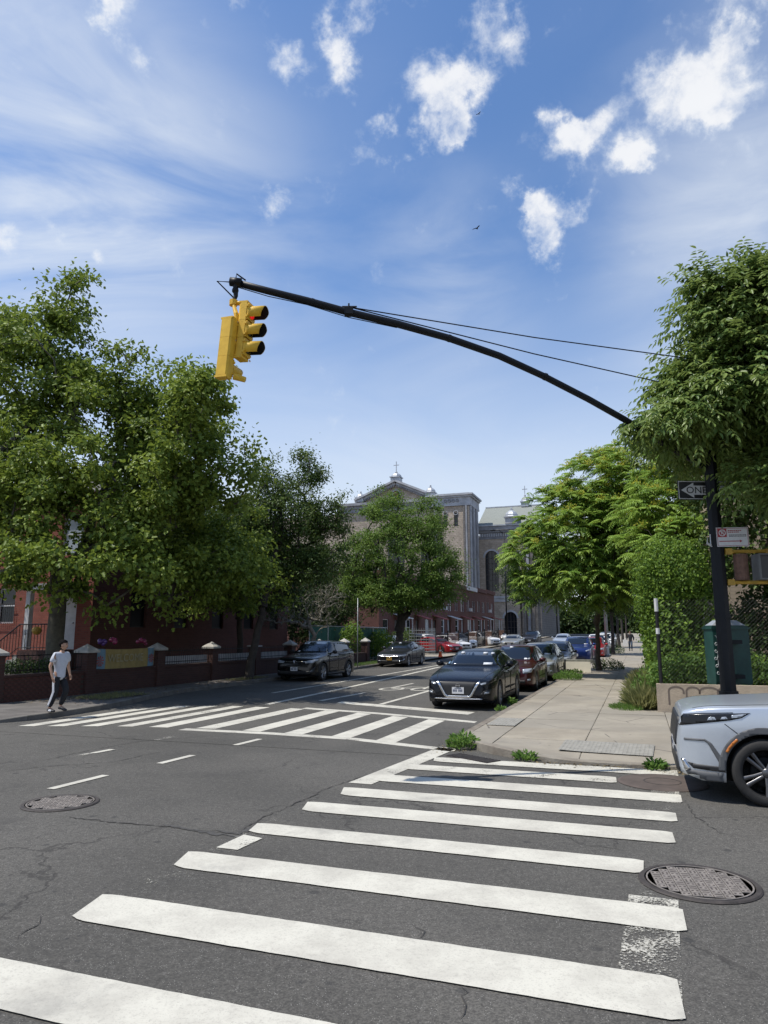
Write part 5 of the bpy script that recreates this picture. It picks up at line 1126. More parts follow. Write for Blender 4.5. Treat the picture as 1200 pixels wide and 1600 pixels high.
# far tree lines closing the street end and the lots
def mass(name, label, t, s, lobes, n, size, mat, seed, kind='oval', cat=None, rot=-AZ, knd='stuff', flat=.6):
    rng = np.random.default_rng(seed); Pn, d = lobe_points(lobes, n, rng, .45); Pn = Pn + rng.normal(size=Pn.shape) * size * .8
    Pn[:, 2] = np.maximum(Pn[:, 2], .01); D = unit(rng.normal(size=Pn.shape) + d * .6 + np.array([0, 0, .1])); Nn = unit(d + np.array([0, 0, .5]) + rng.normal(size=Pn.shape) * .55)
    me = leaf_mesh('leaves', Pn, D, Nn, size * rng.uniform(.6, 1.2, n), kind, .18); o = link(name, me, None, mat); o.location = P(t, s, 0); o.rotation_euler = (0, 0, rot)
    return tag(o, label, cat, kind=knd)
mass('far_woods', 'distant wooded horizon at the end of the street', 0, 230, [(x, random.uniform(-6, 6), 3.5, 9, 5, random.uniform(4.5, 7)) for x in range(-120, 100, 9)], 60000, 1.5, 'leaf_dark', 91)
# ivy on posts and the lot greenery
def foliage_thing(name, label, cat, t, s, lobes, n, size, mat, seed, stem=None, kind='plane', group=None, barkm='bark'):
    o = thing(name, label, cat, P(t, s, 0), -AZ, group); rng = np.random.default_rng(seed); Pn, d = lobe_points(lobes, n, rng, .55); Pn = Pn + rng.normal(size=Pn.shape) * size * .8; Pn[:, 2] = np.maximum(Pn[:, 2], .02)
    D = unit(rng.normal(size=Pn.shape) * .7 + d * .5 + np.array([0, 0, -.3])); Nn = unit(d * 1.0 + np.array([0, 0, .5]) + rng.normal(size=Pn.shape) * .5)
    f = link('foliage', leaf_mesh('foliage', Pn, D, Nn, size * rng.uniform(.6, 1.2, n), kind, .18), o, mat); f['kind'] = 'stuff'
    if stem: MB().tube([(0, 0, -.1), (stem[0] * .5, stem[1] * .5, stem[2] * .5), stem], [.06, .05, .03], 7).build('stem', barkm, o, True)
    return o
foliage_thing('ivy_column', 'rounded column of bright ivy rising above the chain link fence', 'ivy', 1.0, 20.6, [(0, 0, 3.5, 1.05, .9, 1.1), (-.3, 0, 2.2, .7, .7, 1.2), (.35, 0, 1.4, .8, .7, 1.2), (-.4, -.1, 3.0, .7, .7, 1.2), (.6, 0, 2.6, .7, .6, .9)], 19000, .075, 'leaf_ivy', 101, (0, 0, 4))
foliage_thing('ivy_hedge', 'ivy and creepers climbing the fence beside the pavement', 'hedge', .75, 24.5, [(0, i * 1.3 - 4.5, 1.5 + .5 * math.sin(i * 2.1), .55, 1.0, 1.35) for i in range(11)], 11000, .11, 'leaf_ivy', 103, (0, 0, 2))
foliage_thing('creeper', 'dark creepers tangled on the fence above the concrete wall', 'creeper', 4.2, 18.9, [(i * .9 - 3.2, 0, .95 + .25 * math.sin(i * 1.7), .75, .35, .55) for i in range(10)], 9000, .085, 'leaf_ivy', 105, (0, 0, 1.5))
foliage_thing('creeper', 'low leafy creepers spilling along the top of the concrete wall', 'creeper', 2.0, 18.75, [(i * .55 - 1.4, 0, .95 + .12 * math.sin(i * 2.3), .42, .35, .42) for i in range(7)], 6000, .075, 'leaf_weed', 107)
foliage_thing('bush', 'tangled bush with reddish twigs behind the fence corner', 'bush', 2.4, 21.0, [(0, 0, 1.5, 1.2, .9, 1.1), (1.0, .5, 2.4, .9, .8, .9)], 4200, .12, 'leaf_dark', 109, (0, 0, 2))
foliage_thing('bush', 'pale bush beside the trunk of the round tree by the white car', 'bush', -17.6, 49.2, [(0, 0, 1.1, 1.0, 1.2, 1.0)], 2200, .12, 'leaf_ivy', 111, (0, 0, 1))
foliage_thing('bush', 'leafy bush by the green screened fence gate', 'bush', -17.2, 42.5, [(0, 0, 1.3, .7, 1.0, 1.3)], 2400, .12, 'leaf_ivy', 113, (0, 0, 1.5))
foliage_thing('bush', 'bush beside the stacked metal baskets', 'bush', -18.0, 55.5, [(0, 0, 1.2, 1.0, 1.0, 1.0)], 2000, .12, 'leaf_olive', 115, (0, 0, 1))
foliage_thing('hedge', 'clipped dark hedge behind the first wall panel', 'hedge', -17.0, 16.3, [(0, i * .5 - .9, .85, .4, .5, .35) for i in range(5)], 2600, .07, 'leaf_dark', 117)
# weeds
def tuft(name, label, t, s, z, r, h, n, mat, seed, kind='blade', wide=1.0, group='weeds along the kerbs and fence'):
    rng = np.random.default_rng(seed); o = thing(name, label, 'weed', P(t, s, z), -AZ, group)
    a = rng.random(n) * 2 * math.pi; rr = r * np.sqrt(rng.random(n)); Pn = np.stack([rr * np.cos(a), rr * np.sin(a) * wide, np.zeros(n)], 1)
    D = unit(np.stack([np.cos(a) * .7, np.sin(a) * .7, rng.uniform(.5, 1.6, n)], 1) + rng.normal(size=(n, 3)) * .25); Nn = unit(np.cross(D, rng.normal(size=(n, 3))))
    if kind == 'blade': f = link('blades', leaf_mesh('blades', Pn, D, Nn, h * rng.uniform(.5, 1.1, n) * (1 - .4 * rr / r), 'blade', .0), o, mat)
    else:
        Pn[:, 2] = h * rng.random(n) * (1 - .6 * (rr / r)); Nn = unit(np.array([0, 0, 1.0]) + rng.normal(size=(n, 3)) * .5); f = link('leaves', leaf_mesh('leaves', Pn, D, Nn, np.full(n, .07) * rng.uniform(.6, 1.4, n), 'oval', .18), o, mat)
    f['kind'] = 'stuff'; return o
W_ = [('broad leafy weed in the gutter at the pavement corner', -2.95, 12.35, 0, .26, .28, 420, 'leaf_weed', 'l'), ('small weed in the kerb joint right of the corner weed', -1.75, 11.5, 0, .18, .12, 160, 'leaf_weed', 'l'),
      ('weed in the gutter just in front of the silver car bumper', .12, 11.32, 0, .12, .16, 150, 'leaf_weed', 'l'), ('tall weed by the front wheel of the black sedan', -3.25, 19.3, .05, .10, .26, 110, 'leaf_weed', 'l'),
      ('weed at the kerb below the black sedan front bumper', -3.3, 17.9, .05, .10, .14, 90, 'leaf_weed', 'l'), ('bright green weed patch on the pavement beside the maroon car', -2.75, 29.5, .13, .55, .38, 900, 'leaf_weed', 'l'),
      ('low weeds at the kerb beside the silver hatchback', -2.9, 34.0, .13, .4, .2, 300, 'leaf_weed', 'l'), ('leafy weeds round the foot of the kerbside ailanthus tree', -1.5, 37.5, .13, .75, .65, 1000, 'leaf_olive', 'l'),
      ('green weeds in front of the tall grey lamp pole', -1.7, 60, .13, .6, .9, 700, 'leaf_weed', 'l'), ('weed growing from the gutter grate on the far left corner', -14.6, 11.9, .06, .3, .14, 240, 'leaf_weed', 'l')]
for i, (lab, t, s, z, r, h, n, m_, k) in enumerate(W_): tuft('weed', lab, t, s, z, r, h, n, m_, 200 + i, k)
for i, (lab, t, s, r, h, n, m_) in enumerate([('tall seeding grass leaning from the fence over the pavement', .25, 21.2, .38, .95, 1500, 'grass_dry'), ('wild grass at the foot of the fence corner post', .08, 19.2, .36, .7, 1300, 'grass_dry'), ('short grass fringe at the corner of the concrete wall', -.35, 18.9, .42, .2, 900, 'leaf_weed'), ('grassy weeds along the fence farther up the pavement', .3, 24.2, .4, .8, 1300, 'grass_dry'), ('wild oats against the fence beyond the first grass clump', .25, 27.5, .4, .8, 1100, 'grass_dry')]):
    tuft('grass_clump', lab, t, s, .13, r, h, n, m_, 230 + i, 'blade', 1.8)
tuft('leafy_weed', 'tall leafy weed stems leaning out beside the wall corner', .12, 20.2, .13, .4, 1.1, 900, 'leaf_weed', 251, 'l', 1.6)
# grass verges along the left kerb
def verge(t0, t1, s0, s1, n, label, seed, mat='leaf_weed', h=.09, zz_=.13):
    rng = np.random.default_rng(seed); O = P(t0, s0, 0); ts = rng.uniform(t0, t1, n); ss = rng.uniform(s0, s1, n); Pn = np.array([list(P(a, b, zz_) - O) for a, b in zip(ts, ss)])
    D = unit(rng.normal(size=(n, 3)) * .5 + np.array([0, 0, 1.0])); o = link('grass_verge', leaf_mesh('grass', Pn, D, rnd_unit(n), h * rng.uniform(.5, 1.3, n), 'blade', 0), None, mat); o.location = O
    tag(o, label, kind='stuff')
    sheet('verge_soil', t0, t1, s0, s1, zz_ + .006, 'soil').__setitem__('kind', 'structure')
verge(-15.8, -14.62, 33.2, 43.5, 6000, 'sunlit grass verge between the black car and the grey sedan', 260)
verge(-15.2, -14.0, 16.4, 18.4, 1500, 'thin grass in the shaded tree pit on the left pavement', 262, 'grass_dry')
verge(-15.4, -14.62, 24.6, 27, 900, 'tree pit grass round the slender tree', 263, 'grass_dry')
# leaf litter
def litter(t0, t1, s0, s1, n, z, seed, label, mat='leaf_litter'):
    rng = np.random.default_rng(seed); ts, ss = rng.uniform(t0, t1, n), rng.uniform(s0, s1, n); O = P(t0, s0, 0); Pn = np.array([list(P(a, b, z) - O) for a, b in zip(ts, ss)]); D = rng.normal(size=(n, 3)); D[:, 2] *= .15
    o = link('litter', leaf_mesh('litter', Pn, D, unit(np.array([0, 0, 1.0]) + rng.normal(size=(n, 3)) * .25), .05 * rng.uniform(.4, 1.2, n), 'oval', .1), None, mat); o.location = O; tag(o, label, kind='stuff')
leafmat('leaf_litter', (.10, .07, .035), (.24, .19, .10), .1, .8)
litter(-1.6, 2.2, 11.05, 11.42, 420, .006, 270, 'dry leaf litter in the gutter in front of the silver car')
litter(-3.4, -2.6, 11.7, 16.5, 300, .006, 271, 'dry litter in the gutter round the pavement corner')
litter(.5, 4.5, 18.45, 18.9, 900, .62, 272, 'dead leaves behind the top of the concrete wall')
litter(-15.9, -13.6, 15, 26, 700, .145, 273, 'fallen leaves on the shaded left pavement')
# ------------------------------------------------------------------ cars
def pch(x, pts):                                # smooth monotone interpolation
    xs = [p[0] for p in pts]; ys = [p[1] for p in pts]; n = len(xs)
    if x <= xs[0]: return ys[0]
    if x >= xs[-1]: return ys[-1]
    d = [(ys[i + 1] - ys[i]) / (xs[i + 1] - xs[i]) for i in range(n - 1)]
    m = [d[0]] + [0 if d[i - 1] * d[i] <= 0 else 2 * d[i - 1] * d[i] / (d[i - 1] + d[i]) for i in range(1, n - 1)] + [d[-1]]
    i = max(k for k in range(n - 1) if xs[k] <= x); h = xs[i + 1] - xs[i]; t = (x - xs[i]) / h
    return (2 * t ** 3 - 3 * t ** 2 + 1) * ys[i] + (t ** 3 - 2 * t ** 2 + t) * h * m[i] + (-2 * t ** 3 + 3 * t ** 2) * ys[i + 1] + (t ** 3 - t ** 2) * h * m[i + 1]
SEDAN = dict(L=4.9, W=1.85, H=1.44, ax=(.97, 3.79), rw=.335,
    top=[(0, .60), (.05, .68), (.30, .775), (.8, .87), (1.45, .965), (1.75, 1.13), (2.05, 1.29), (2.35, 1.385), (2.9, 1.44), (3.4, 1.415), (3.8, 1.31), (4.2, 1.15), (4.45, 1.08), (4.78, 1.05), (4.87, .92), (4.9, .60)],
    belt=[(0, .55), (.06, .62), (.35, .72), (.9, .80), (1.5, .885), (2.4, .94), (3.4, .985), (4.3, 1.01), (4.75, .98), (4.86, .85), (4.9, .58)],
    plan=[(0, .70), (.06, .80), (.2, .895), (.5, .965), (1.0, .99), (2.4, 1.0), (3.8, .99), (4.5, .95), (4.75, .90), (4.9, .78)],
    ws=(1.50, 2.38), rg=(3.62, 4.30), zb=.17, roofw=.60, deck=4.42)
SUVP = dict(L=4.6, W=1.86, H=1.64, ax=(.88, 3.62), rw=.36,
    top=[(0, .72), (.05, .84), (.25, .94), (.7, 1.01), (1.25, 1.09), (1.6, 1.29), (1.95, 1.50), (2.25, 1.61), (2.8, 1.64), (3.5, 1.615), (4.0, 1.55), (4.25, 1.42), (4.45, 1.14), (4.55, .98), (4.6, .70)],
    belt=[(0, .66), (.06, .76), (.3, .87), (.9, .95), (1.4, 1.01), (2.4, 1.05), (3.4, 1.09), (4.2, 1.14), (4.45, 1.05), (4.56, .9), (4.6, .66)],
    plan=[(0, .74), (.06, .84), (.2, .92), (.5, .975), (1.0, .995), (2.4, 1.0), (3.8, .99), (4.3, .96), (4.5, .9), (4.6, .82)],
    ws=(1.30, 2.25), rg=(4.02, 4.45), zb=.20, roofw=.66, deck=4.55)
HATCH = dict(SUVP, L=4.3, H=1.53, ax=(.86, 3.45), rw=.32, top=[(a * .935, .60 + (z - .72) * (1.53 - .60) / (1.64 - .72)) for a, z in SUVP['top']], belt=[(a * .935, .55 + (z - .66) * .92) for a, z in SUVP['belt']],
    plan=[(a * .935, w) for a, w in SUVP['plan']], ws=(1.2, 2.1), rg=(3.76, 4.16), zb=.18, roofw=.63, deck=4.25, W=1.77)
def body_surface(S, nx=110, arch=.05, nside=9, ntop=13, archclip=True):
    """loft from front (x = 0) to rear; returns numpy grid (nx, nring, 3) of the right half mirrored to a whole ring"""
    L, W = S['L'], S['W']; xs = [L * (.5 - .5 * math.cos(math.pi * i / (nx * .4))) * .12 for i in range(int(nx * .2))]
    x0 = xs[-1]; k = int(nx * .62); xs += [x0 + (L - 2 * x0) * (i + 1) / k for i in range(k)]; xs += [L - x for x in reversed(xs[:int(nx * .2)])][1:]
    for a in S['ax']:
        R_ = S['rw'] + arch; xs += [a + R_ * math.cos(math.pi * i / 16) for i in range(17)] + [a - R_ - .002, a + R_ + .002]
    xs = sorted(set(round(x, 4) for x in xs if 0 <= x <= L)); rows = []
    def sidey(z, zs, x):
        f = (z - .12) / max(.1, zs - .12); y = 1 - .055 * max(0, 1 - f / .35) ** 2 - .03 * max(0, (f - .72) / .28) ** 2 - .012 * math.exp(-((f - .80) / .05) ** 2) * 0
        y -= .012 * math.exp(-((f - .42) / .14) ** 2) * (1 if .9 < x < L - .9 else 0)   # shallow scallop in the doors
        return y
    for x in xs:
        hw = W / 2 * pch(x, S['plan']); zs = pch(x, S['belt']); zt = max(pch(x, S['top']), zs + .012); zb = S['zb'] + .08 * max(0, 1 - x / .25) + .10 * max(0, 1 - (L - x) / .3)
        zl = zb
        if archclip:
            for a in S['ax']:
                R_ = S['rw'] + arch; d = abs(x - a)
                if d < R_: zl = max(zl, S['rw'] + math.sqrt(R_ * R_ - d * d))
        zl = min(zl, zs - .03); g_ = max(0., min(1., (zt - zs - .06) / .30)); g_ = g_ * g_ * (3 - 2 * g_); ring = []
        ring.append((0, zl + (.0 if zl == zb else .0))); ring.append((hw * .55, zl)); ring.append((hw * .90 * sidey(zl, zs, x), zl))
        for i in range(nside):
            z = zl + (zs - zl) * i / (nside - 1); ring.append((hw * sidey(z, zs, x), z))
        ye = hw * sidey(zs, zs, x)
        for i in range(1, ntop + 1):
            f = i / ntop; th = f * math.pi / 2; hy = ye * math.cos(th) ** .62 if f < 1 else 0; hz = zs + (zt - zs) * math.sin(th) ** .62
            # cabin: leaning glass, rounded cant rail, gently crowned roof
            rw_ = W / 2 * S['roofw'] * (1 if x < S['rg'][0] else 1); yb = ye * .955
            if f < .08: cy, cz_ = ye + (yb - ye) * f / .08, zs + .012 * f / .08
            elif f < .55: k2 = (f - .08) / .47; cy, cz_ = yb + (rw_ + .045 - yb) * k2, zs + .012 + (zt - zs - .085) * (k2 ** .94)
            elif f < .70: k2 = (f - .55) / .15; cy, cz_ = rw_ + .045 - .085 * k2 ** 1.6, zt - .073 + .048 * k2
            else: k2 = (f - .70) / .30; cy, cz_ = (rw_ - .04) * (1 - k2), zt - .025 + .025 * (1 - (1 - k2) ** 2)
            ring.append((hy * (1 - g_) + cy * g_, hz * (1 - g_) + cz_ * g_))
        rows.append((x, ring))
    return rows
def body_mesh(S, **kw):
    rows = body_surface(S, **kw); n = len(rows[0][1]); vs, fs = [], []; m = 2 * n - 2
    for x, ring in rows:
        full = [(y, z) for y, z in ring] + [(-y, z) for y, z in ring[-2:0:-1]]
        vs += [(S['L'] / 2 - x, y, z) for y, z in full]
    for i in range(len(rows) - 1):
        for k in range(m): fs.append((i * m + k, i * m + (k + 1) % m, (i + 1) * m + (k + 1) % m, (i + 1) * m + k))
    fs.append(tuple(range(m))[::-1]); fs.append(tuple((len(rows) - 1) * m + k for k in range(m)))
    return vs, fs
def inset_poly(p, d):
    cx = sum(a[0] for a in p) / len(p); cy = sum(a[1] for a in p) / len(p); out = []
    for a in p:
        v = Vector((a[0] - cx, a[1] - cy)); l = max(v.length, 1e-6); out.append((a[0] - v.x / l * d, a[1] - v.y / l * d))
    return out
def patch(bvh, poly, view, eps=.006, skirt=.012, grid=.06, side=1):
    """cover the polygon with a sheet laid over the body. view: 'front' (y, z), 'rear' (y, z), 'side' (x, z), 'top' (x, y)"""
    pts = []; n = len(poly)
    for i in range(n):
        a, b = poly[i], poly[(i + 1) % n]; l = math.hypot(b[0] - a[0], b[1] - a[1]); k = max(1, int(l / grid))
        for j in range(k): pts.append((a[0] + (b[0] - a[0]) * j / k, a[1] + (b[1] - a[1]) * j / k))
    nb = len(pts); edges = [(i, (i + 1) % nb) for i in range(nb)]
    x0, x1 = min(p[0] for p in pts), max(p[0] for p in pts); y0, y1 = min(p[1] for p in pts), max(p[1] for p in pts)
    gx, gy = np.arange(x0 + grid * .5, x1, grid), np.arange(y0 + grid * .5, y1, grid)
    def inside(x, y):
        c = False
        for i in range(nb):
            (xa, ya), (xb, yb) = pts[i], pts[(i + 1) % nb]
            if (ya > y) != (yb > y) and x < (xb - xa) * (y - ya) / (yb - ya) + xa: c = not c
        return c
    def dist(x, y): return min(math.hypot(x - p[0], y - p[1]) for p in pts)
    inner = [(x, y) for x in gx for y in gy if inside(x, y) and dist(x, y) > grid * .35]
    r = delaunay_2d_cdt([Vector(p) for p in pts + inner], edges, [], 1, 1e-5)
    V2, F = r[0], r[2]
    out = []; ok = []
    for p in V2:
        if view == 'front': o_, d = Vector((6, p.x, p.y)), Vector((-1, 0, 0))
        elif view == 'rear': o_, d = Vector((-6, p.x, p.y)), Vector((1, 0, 0))
        elif view == 'side': o_, d = Vector((p.x, 4 * side, p.y)), Vector((0, -side, 0))
        else: o_, d = Vector((p.x, p.y, 4)), Vector((0, 0, -1))
        loc, nr, _, _ = bvh.ray_cast(o_, d)
        if loc is None: out.append((Vector((0, 0, 0)), d, Vector((0, 0, 0)))); ok.append(False)
        else:
            if nr.dot(d) > 0: nr = -nr
            nn = (nr * .7 - d * .3).normalized(); out.append((loc + nn * eps, d, loc - nn * skirt)); ok.append(True)
    m = MB(); idx = {}; vs = []
    F = [f for f in F if all(ok[i] for i in f)]
    for f in F:
        for i in f:
            if i not in idx: idx[i] = len(vs); vs.append(out[i][0])
    # orient faces to look back along the ray
    fs = []
    for f in F:
        a, b, c_ = (out[i][0] for i in f[:3]); nrm = (b - a).cross(c_ - a); g_ = [idx[i] for i in f]
        fs.append(tuple(g_ if nrm.dot(out[f[0]][1]) < 0 else g_[::-1]))
    cnt = {}
    for f in fs:
        for a, b in zip(f, f[1:] + f[:1]): cnt[(a, b)] = cnt.get((a, b), 0) + 1
    base = {}; inv = {v: k for k, v in idx.items()}
    for (a, b) in list(cnt):
        if (b, a) not in cnt:
            for q in (a, b):
                if q not in base: base[q] = len(vs); vs.append(out[inv[q]][2])
            fs.append((b, a, base[a], base[b]))
    return m.add(vs, fs)
_wheels = {}
def wheel_meshes(style):
    if style in _wheels: return _wheels[style]
    r, w = 1.0, .62                               # unit radius; scaled per car
    Mx = Matrix.Rotation(math.pi / 2, 4, 'X')     # axis along y, outer face to -y... mirrored by rotation
    ty = MB(); ty.lathe([(.70, -.30), (.78, -.335), (.90, -.335), (.965, -.30), (.995, -.22), (1.0, 0), (.995, .22), (.965, .30), (.90, .335), (.78, .335), (.70, .30)], 48, Mx, close=True)
    rm = MB(); rm.lathe([(.70, -.28), (.725, -.315), (.735, -.30), (.70, -.25), (.66, -.15), (.66, .28)], 48, Mx, close=True)
    ns = {'five': 5, 'ten': 10, 'cap': 9, 'multi': 7, 'far': 5}[style]
    sp = MB()
    for k in range(ns):
        a = 2 * math.pi * k / ns
        for (off) in ((-.075, .075) if style in ('five', 'multi') else (0,)):
            M = Matrix.Rotation(a, 4, 'Y'); wd = .13 if style in ('five', 'multi') else .075
            q = []
            for (rr, yy, ww, oo) in ((.12, .235, wd * .8, off * .5), (.40, .265, wd * .75, off * .9), (.70, .285, wd, off * 1.5)):
                q += [M @ Vector((rr, yy, oo - ww / 2)), M @ Vector((rr, yy, oo + ww / 2)), M @ Vector((rr, yy - .09, oo + ww / 2)), M @ Vector((rr, yy - .09, oo - ww / 2))]
            sp.add(q, [(0, 1, 5, 4), (1, 2, 6, 5), (2, 3, 7, 6), (3, 0, 4, 7), (4, 5, 9, 8), (5, 6, 10, 9), (6, 7, 11, 10), (7, 4, 8, 11)])
    sp.lathe([(0, .275), (.10, .27), (.15, .235), (.17, .15)], 20, Mx @ Matrix.Rotation(math.pi, 4, 'X'))
    bk = MB().lathe([(0, .02), (.66, .02)], 32, Mx).lathe([(.14, .10), (.45, .10), (.45, .06), (.14, .06)], 32, Matrix.Rotation(-math.pi / 2, 4, 'X'), close=True)
    _wheels[style] = [m.mesh(n) for m, n in ((ty, 'tyre'), (rm, 'rim'), (sp, 'spokes'), (bk, 'hub'))]
    for me in _wheels[style]: me.polygons.foreach_set('use_smooth', np.ones(len(me.polygons), dtype=bool))
    return _wheels[style]
def add_wheel(parent, x, y, r, style, rimmat, outer, spoke='rim_silver'):
    t_, rm, sp, hb_ = wheel_meshes(style); w = bpy.data.objects.new('wheel', None); COL.objects.link(w); w.parent = parent; w.location = (x, y, r); w.scale = (r, r * .98, r); w.empty_display_size = .1
    w.rotation_euler = (0, random.uniform(0, 1.2), 0 if outer > 0 else math.pi)
    for me, mt in ((t_, 'tyre'), (rm, rimmat), (sp, spoke), (hb_, 'underbody')):
        mm = me if len(me.materials) and me.materials[0] == MAT[mt] else me.copy()
        if not len(mm.materials): mm.materials.append(MAT[mt])
        else: mm.materials[0] = MAT[mt]
        o = bpy.data.objects.new(me.name.split('.')[0], mm); COL.objects.link(o); o.parent = w
def interp_top(S, x): return pch(x, S['top'])
def make_car(S, name, label, cat, paint, t, s, heading, style='five', rimmat='rim_silver', front=None, detail=2, plate='plate_white', spoke='rim_silver', group='parked cars', glass='car_glass', z=0, cladding=None, bhigh=110, arch=.05):
    o = thing(name, label, cat, P(t, s, z), heading, group); L, W = S['L'], S['W']
    kw = dict(nx=bhigh, arch=arch) if detail > 1 else dict(nx=60, nside=6, ntop=10, arch=arch)
    vs, fs = body_mesh(S, **kw); b = MB().add(vs, fs).build('body', paint, o, True)
    wn = None
    bvh = BVHTree.FromPolygons([Vector(v) for v in vs], fs)
    h = L / 2; X = lambda x: h - x
    MB().bx(-h + .3, h - .3, -W / 2 + .27, W / 2 - .27, S['zb'] - .02, S['rw'] + .35).build('underbody', 'underbody', o)
    for a in S['ax']:
        for sg in (1, -1): add_wheel(o, X(a), sg * (W / 2 - .115), S['rw'], style, rimmat, sg, spoke)
    gr = .09 if detail > 1 else .14
    # windscreen and rear glass
    w0, w1 = S['ws']; zt = lambda x: pch(x, S['top'])
    rwid = W / 2 * S['roofw']
    zlo, zhi = zt(w0) + .035, zt(w1) - .04
    patch(bvh, [(-W / 2 * .80, zlo), (0, zlo + .0), (W / 2 * .80, zlo), (rwid - .05, zhi - .015), (0, zhi), (-rwid + .05, zhi - .015)], 'front', .006, grid=gr).build('windscreen', glass, o, True)
    r0, r1 = S['rg']; zlo, zhi = zt(r1) + .05, zt(r0) - .03
    patch(bvh, [(-W / 2 * .74, zlo), (W / 2 * .74, zlo), (rwid - .09, zhi), (-rwid + .09, zhi)], 'rear', .006, grid=.14).build('rear_window', glass, o, True)
    # side glass: under the roof line, above the belt
    def zbt(x): return pch(x, S['belt']) + .055
    def ztp(x): return pch(x, S['top']) - .115
    mid = (S['ax'][0] + S['ax'][1]) / 2 + .12; a0 = w0 + .42; a1 = S['rg'][0] + (.18 if S is SEDAN or S.get('sed') else .12)
    wins = [(a0, mid - .04), (mid + .04, a1 - .22)]
    for sg in (1, -1):
        for wi, (xa, xb) in enumerate(wins):
            n = 6; up_ = [(xa + (xb - xa) * i / n) for i in range(n + 1)]
            lo_ = [(X(x), zbt(x)) for x in up_]; hi_ = [(X(x), max(ztp(x), zbt(x) + .02)) for x in up_]
            if wi == 0: lo_[0] = (X(xa - .12), zbt(xa)); 
            poly = lo_ + hi_[::-1]
            patch(bvh, poly, 'side', .006, grid=gr, side=sg).build('side_window', glass, o, True)
        xa, xb = a1 - .17, a1 + .18
        patch(bvh, [(X(xa), zbt(xa)), (X(xb), zbt(xb) + .03), (X(xa), max(ztp(xa), zbt(xa) + .06))], 'side', .006, grid=gr, side=sg).build('side_window', glass, o, True)
        if detail > 1:
            zb2 = S['zb'] + .13
            for (xa, xb) in ((w0 + .12, mid), (mid + .012, S['rg'][0] - .02)):
                xr = min(xb, S['ax'][1] - S['rw'] - .10)
                pl_ = [(X(xa), zb2), (X(xr), zb2), (X(xr + (xb - xr) * .5), S['rw'] * 2 + .06) if xb > xr else (X(xr), .5), (X(xb), S['rw'] * 2 + .2), (X(xb), zbt(xb) - .03), (X(xa), zbt(xa) - .03)]
                patch(bvh, pl_, 'side', .0015, .004, .16, sg).build('door_gap', 'underbody', o, True)
                d = patch(bvh, inset_poly(pl_, .012), 'side', .004, .006, .10, sg).build('door', paint, o, True)
                hx = xb - .17; patch(bvh, [(X(hx - .1), zbt(hx) - .15), (X(hx + .09), zbt(hx) - .15), (X(hx + .09), zbt(hx) - .12), (X(hx - .1), zbt(hx) - .12)], 'side', .03, .02, .05, sg).build('handle', paint, d, True)
        # mirror
        mx_, mz = w0 + .52, zbt(w0 + .5) + .07
        mm = MB().sphere((X(mx_), sg * (W / 2 + .085), mz), .115, 12, 8, (.62, 1.0, .66)).tube([(X(mx_), sg * (W / 2 - .10), mz - .06), (X(mx_), sg * (W / 2 + .04), mz - .02)], .03, 6)
        mm.build('mirror', paint if paint != 'car_nearblack' else 'car_trim', o, True)
    # door seams as sill trim
    for sg in (1, -1):
        xa, xb = S['ax'][0] + S['rw'] + .09, S['ax'][1] - S['rw'] - .09
        patch(bvh, [(X(xa), S['zb'] + .01), (X(xb), S['zb'] + .01), (X(xb), S['zb'] + .09), (X(xa), S['zb'] + .09)], 'side', .008, .01, .2, sg).build('sill', cladding or 'car_trim', o, True)
        if cladding:
            for a in S['ax']:
                R0, R1 = S['rw'] + arch - .002, S['rw'] + arch + .075; n = 28
                patch(bvh, [(X(a) + R1 * math.cos(math.pi * i / n), max(S['rw'] + R1 * math.sin(math.pi * i / n), .22)) for i in range(n + 1)] + [(X(a) + R0 * math.cos(math.pi * (n - i) / n), S['rw'] + R0 * math.sin(math.pi * (n - i) / n) + .004) for i in range(n + 1)], 'side', .010, .01, .028, sg).build('arch_trim', cladding, o, True)
    for item in (front or []):
        nm, mt, poly, view, mir, eps = item[:6]; g2 = item[6] if len(item) > 6 else .05
        for sg in ((1, -1) if mir else (1,)):
            if view == 'front': pp = [(p[0] * sg, p[1]) for p in poly]; q = patch(bvh, pp, 'front', eps, .012, g2)
            elif view == 'rear': pp = [(p[0] * sg, p[1]) for p in poly]; q = patch(bvh, pp, 'rear', eps, .012, g2)
            elif view == 'top': pp = [(X(p[0]), p[1] * sg) for p in poly]; q = patch(bvh, pp, 'top', eps, .012, g2)
            else: pp = [(X(p[0]), p[1]) for p in poly]; q = patch(bvh, pp, 'side', eps, .012, g2, sg)
            if q.f: q.build(nm, mt, o, True)
    if plate:
        zp = S.get('plz', .47); loc, nr, _, _ = bvh.ray_cast(Vector((6, 0, zp)), Vector((-1, 0, 0))); xf = (loc.x if loc else h)
        p = MB().bx(xf - .01, xf + .022, -.155, .155, zp - .078, zp + .078).build('number_plate', plate, o)
        m = MB()
        for k in range(7):
            if k != 3: m.bx(xf + .0225, xf + .0245, -.115 + k * .036 - .012, -.115 + k * .036 + .012, zp - .032, zp + .026)
        m.bx(xf + .0225, xf + .0245, -.09, .09, zp + .045, zp + .062)
        m.build('plate_print', 'plate_print', p)
    return o, bvh, b
def band(pts, w):                               # thin strip polygon along a polyline (2D)
    up_, dn = [], []
    for i, p in enumerate(pts):
        a, b = pts[max(0, i - 1)], pts[min(len(pts) - 1, i + 1)]; dx, dy = b[0] - a[0], b[1] - a[1]; l = math.hypot(dx, dy); nx, ny = -dy / l * w / 2, dx / l * w / 2
        up_.append((p[0] + nx, p[1] + ny)); dn.append((p[0] - nx, p[1] - ny))
    return up_ + dn[::-1]
HD_TO_CAM = math.atan2(-CA, -SA)                 # parked nose towards the junction
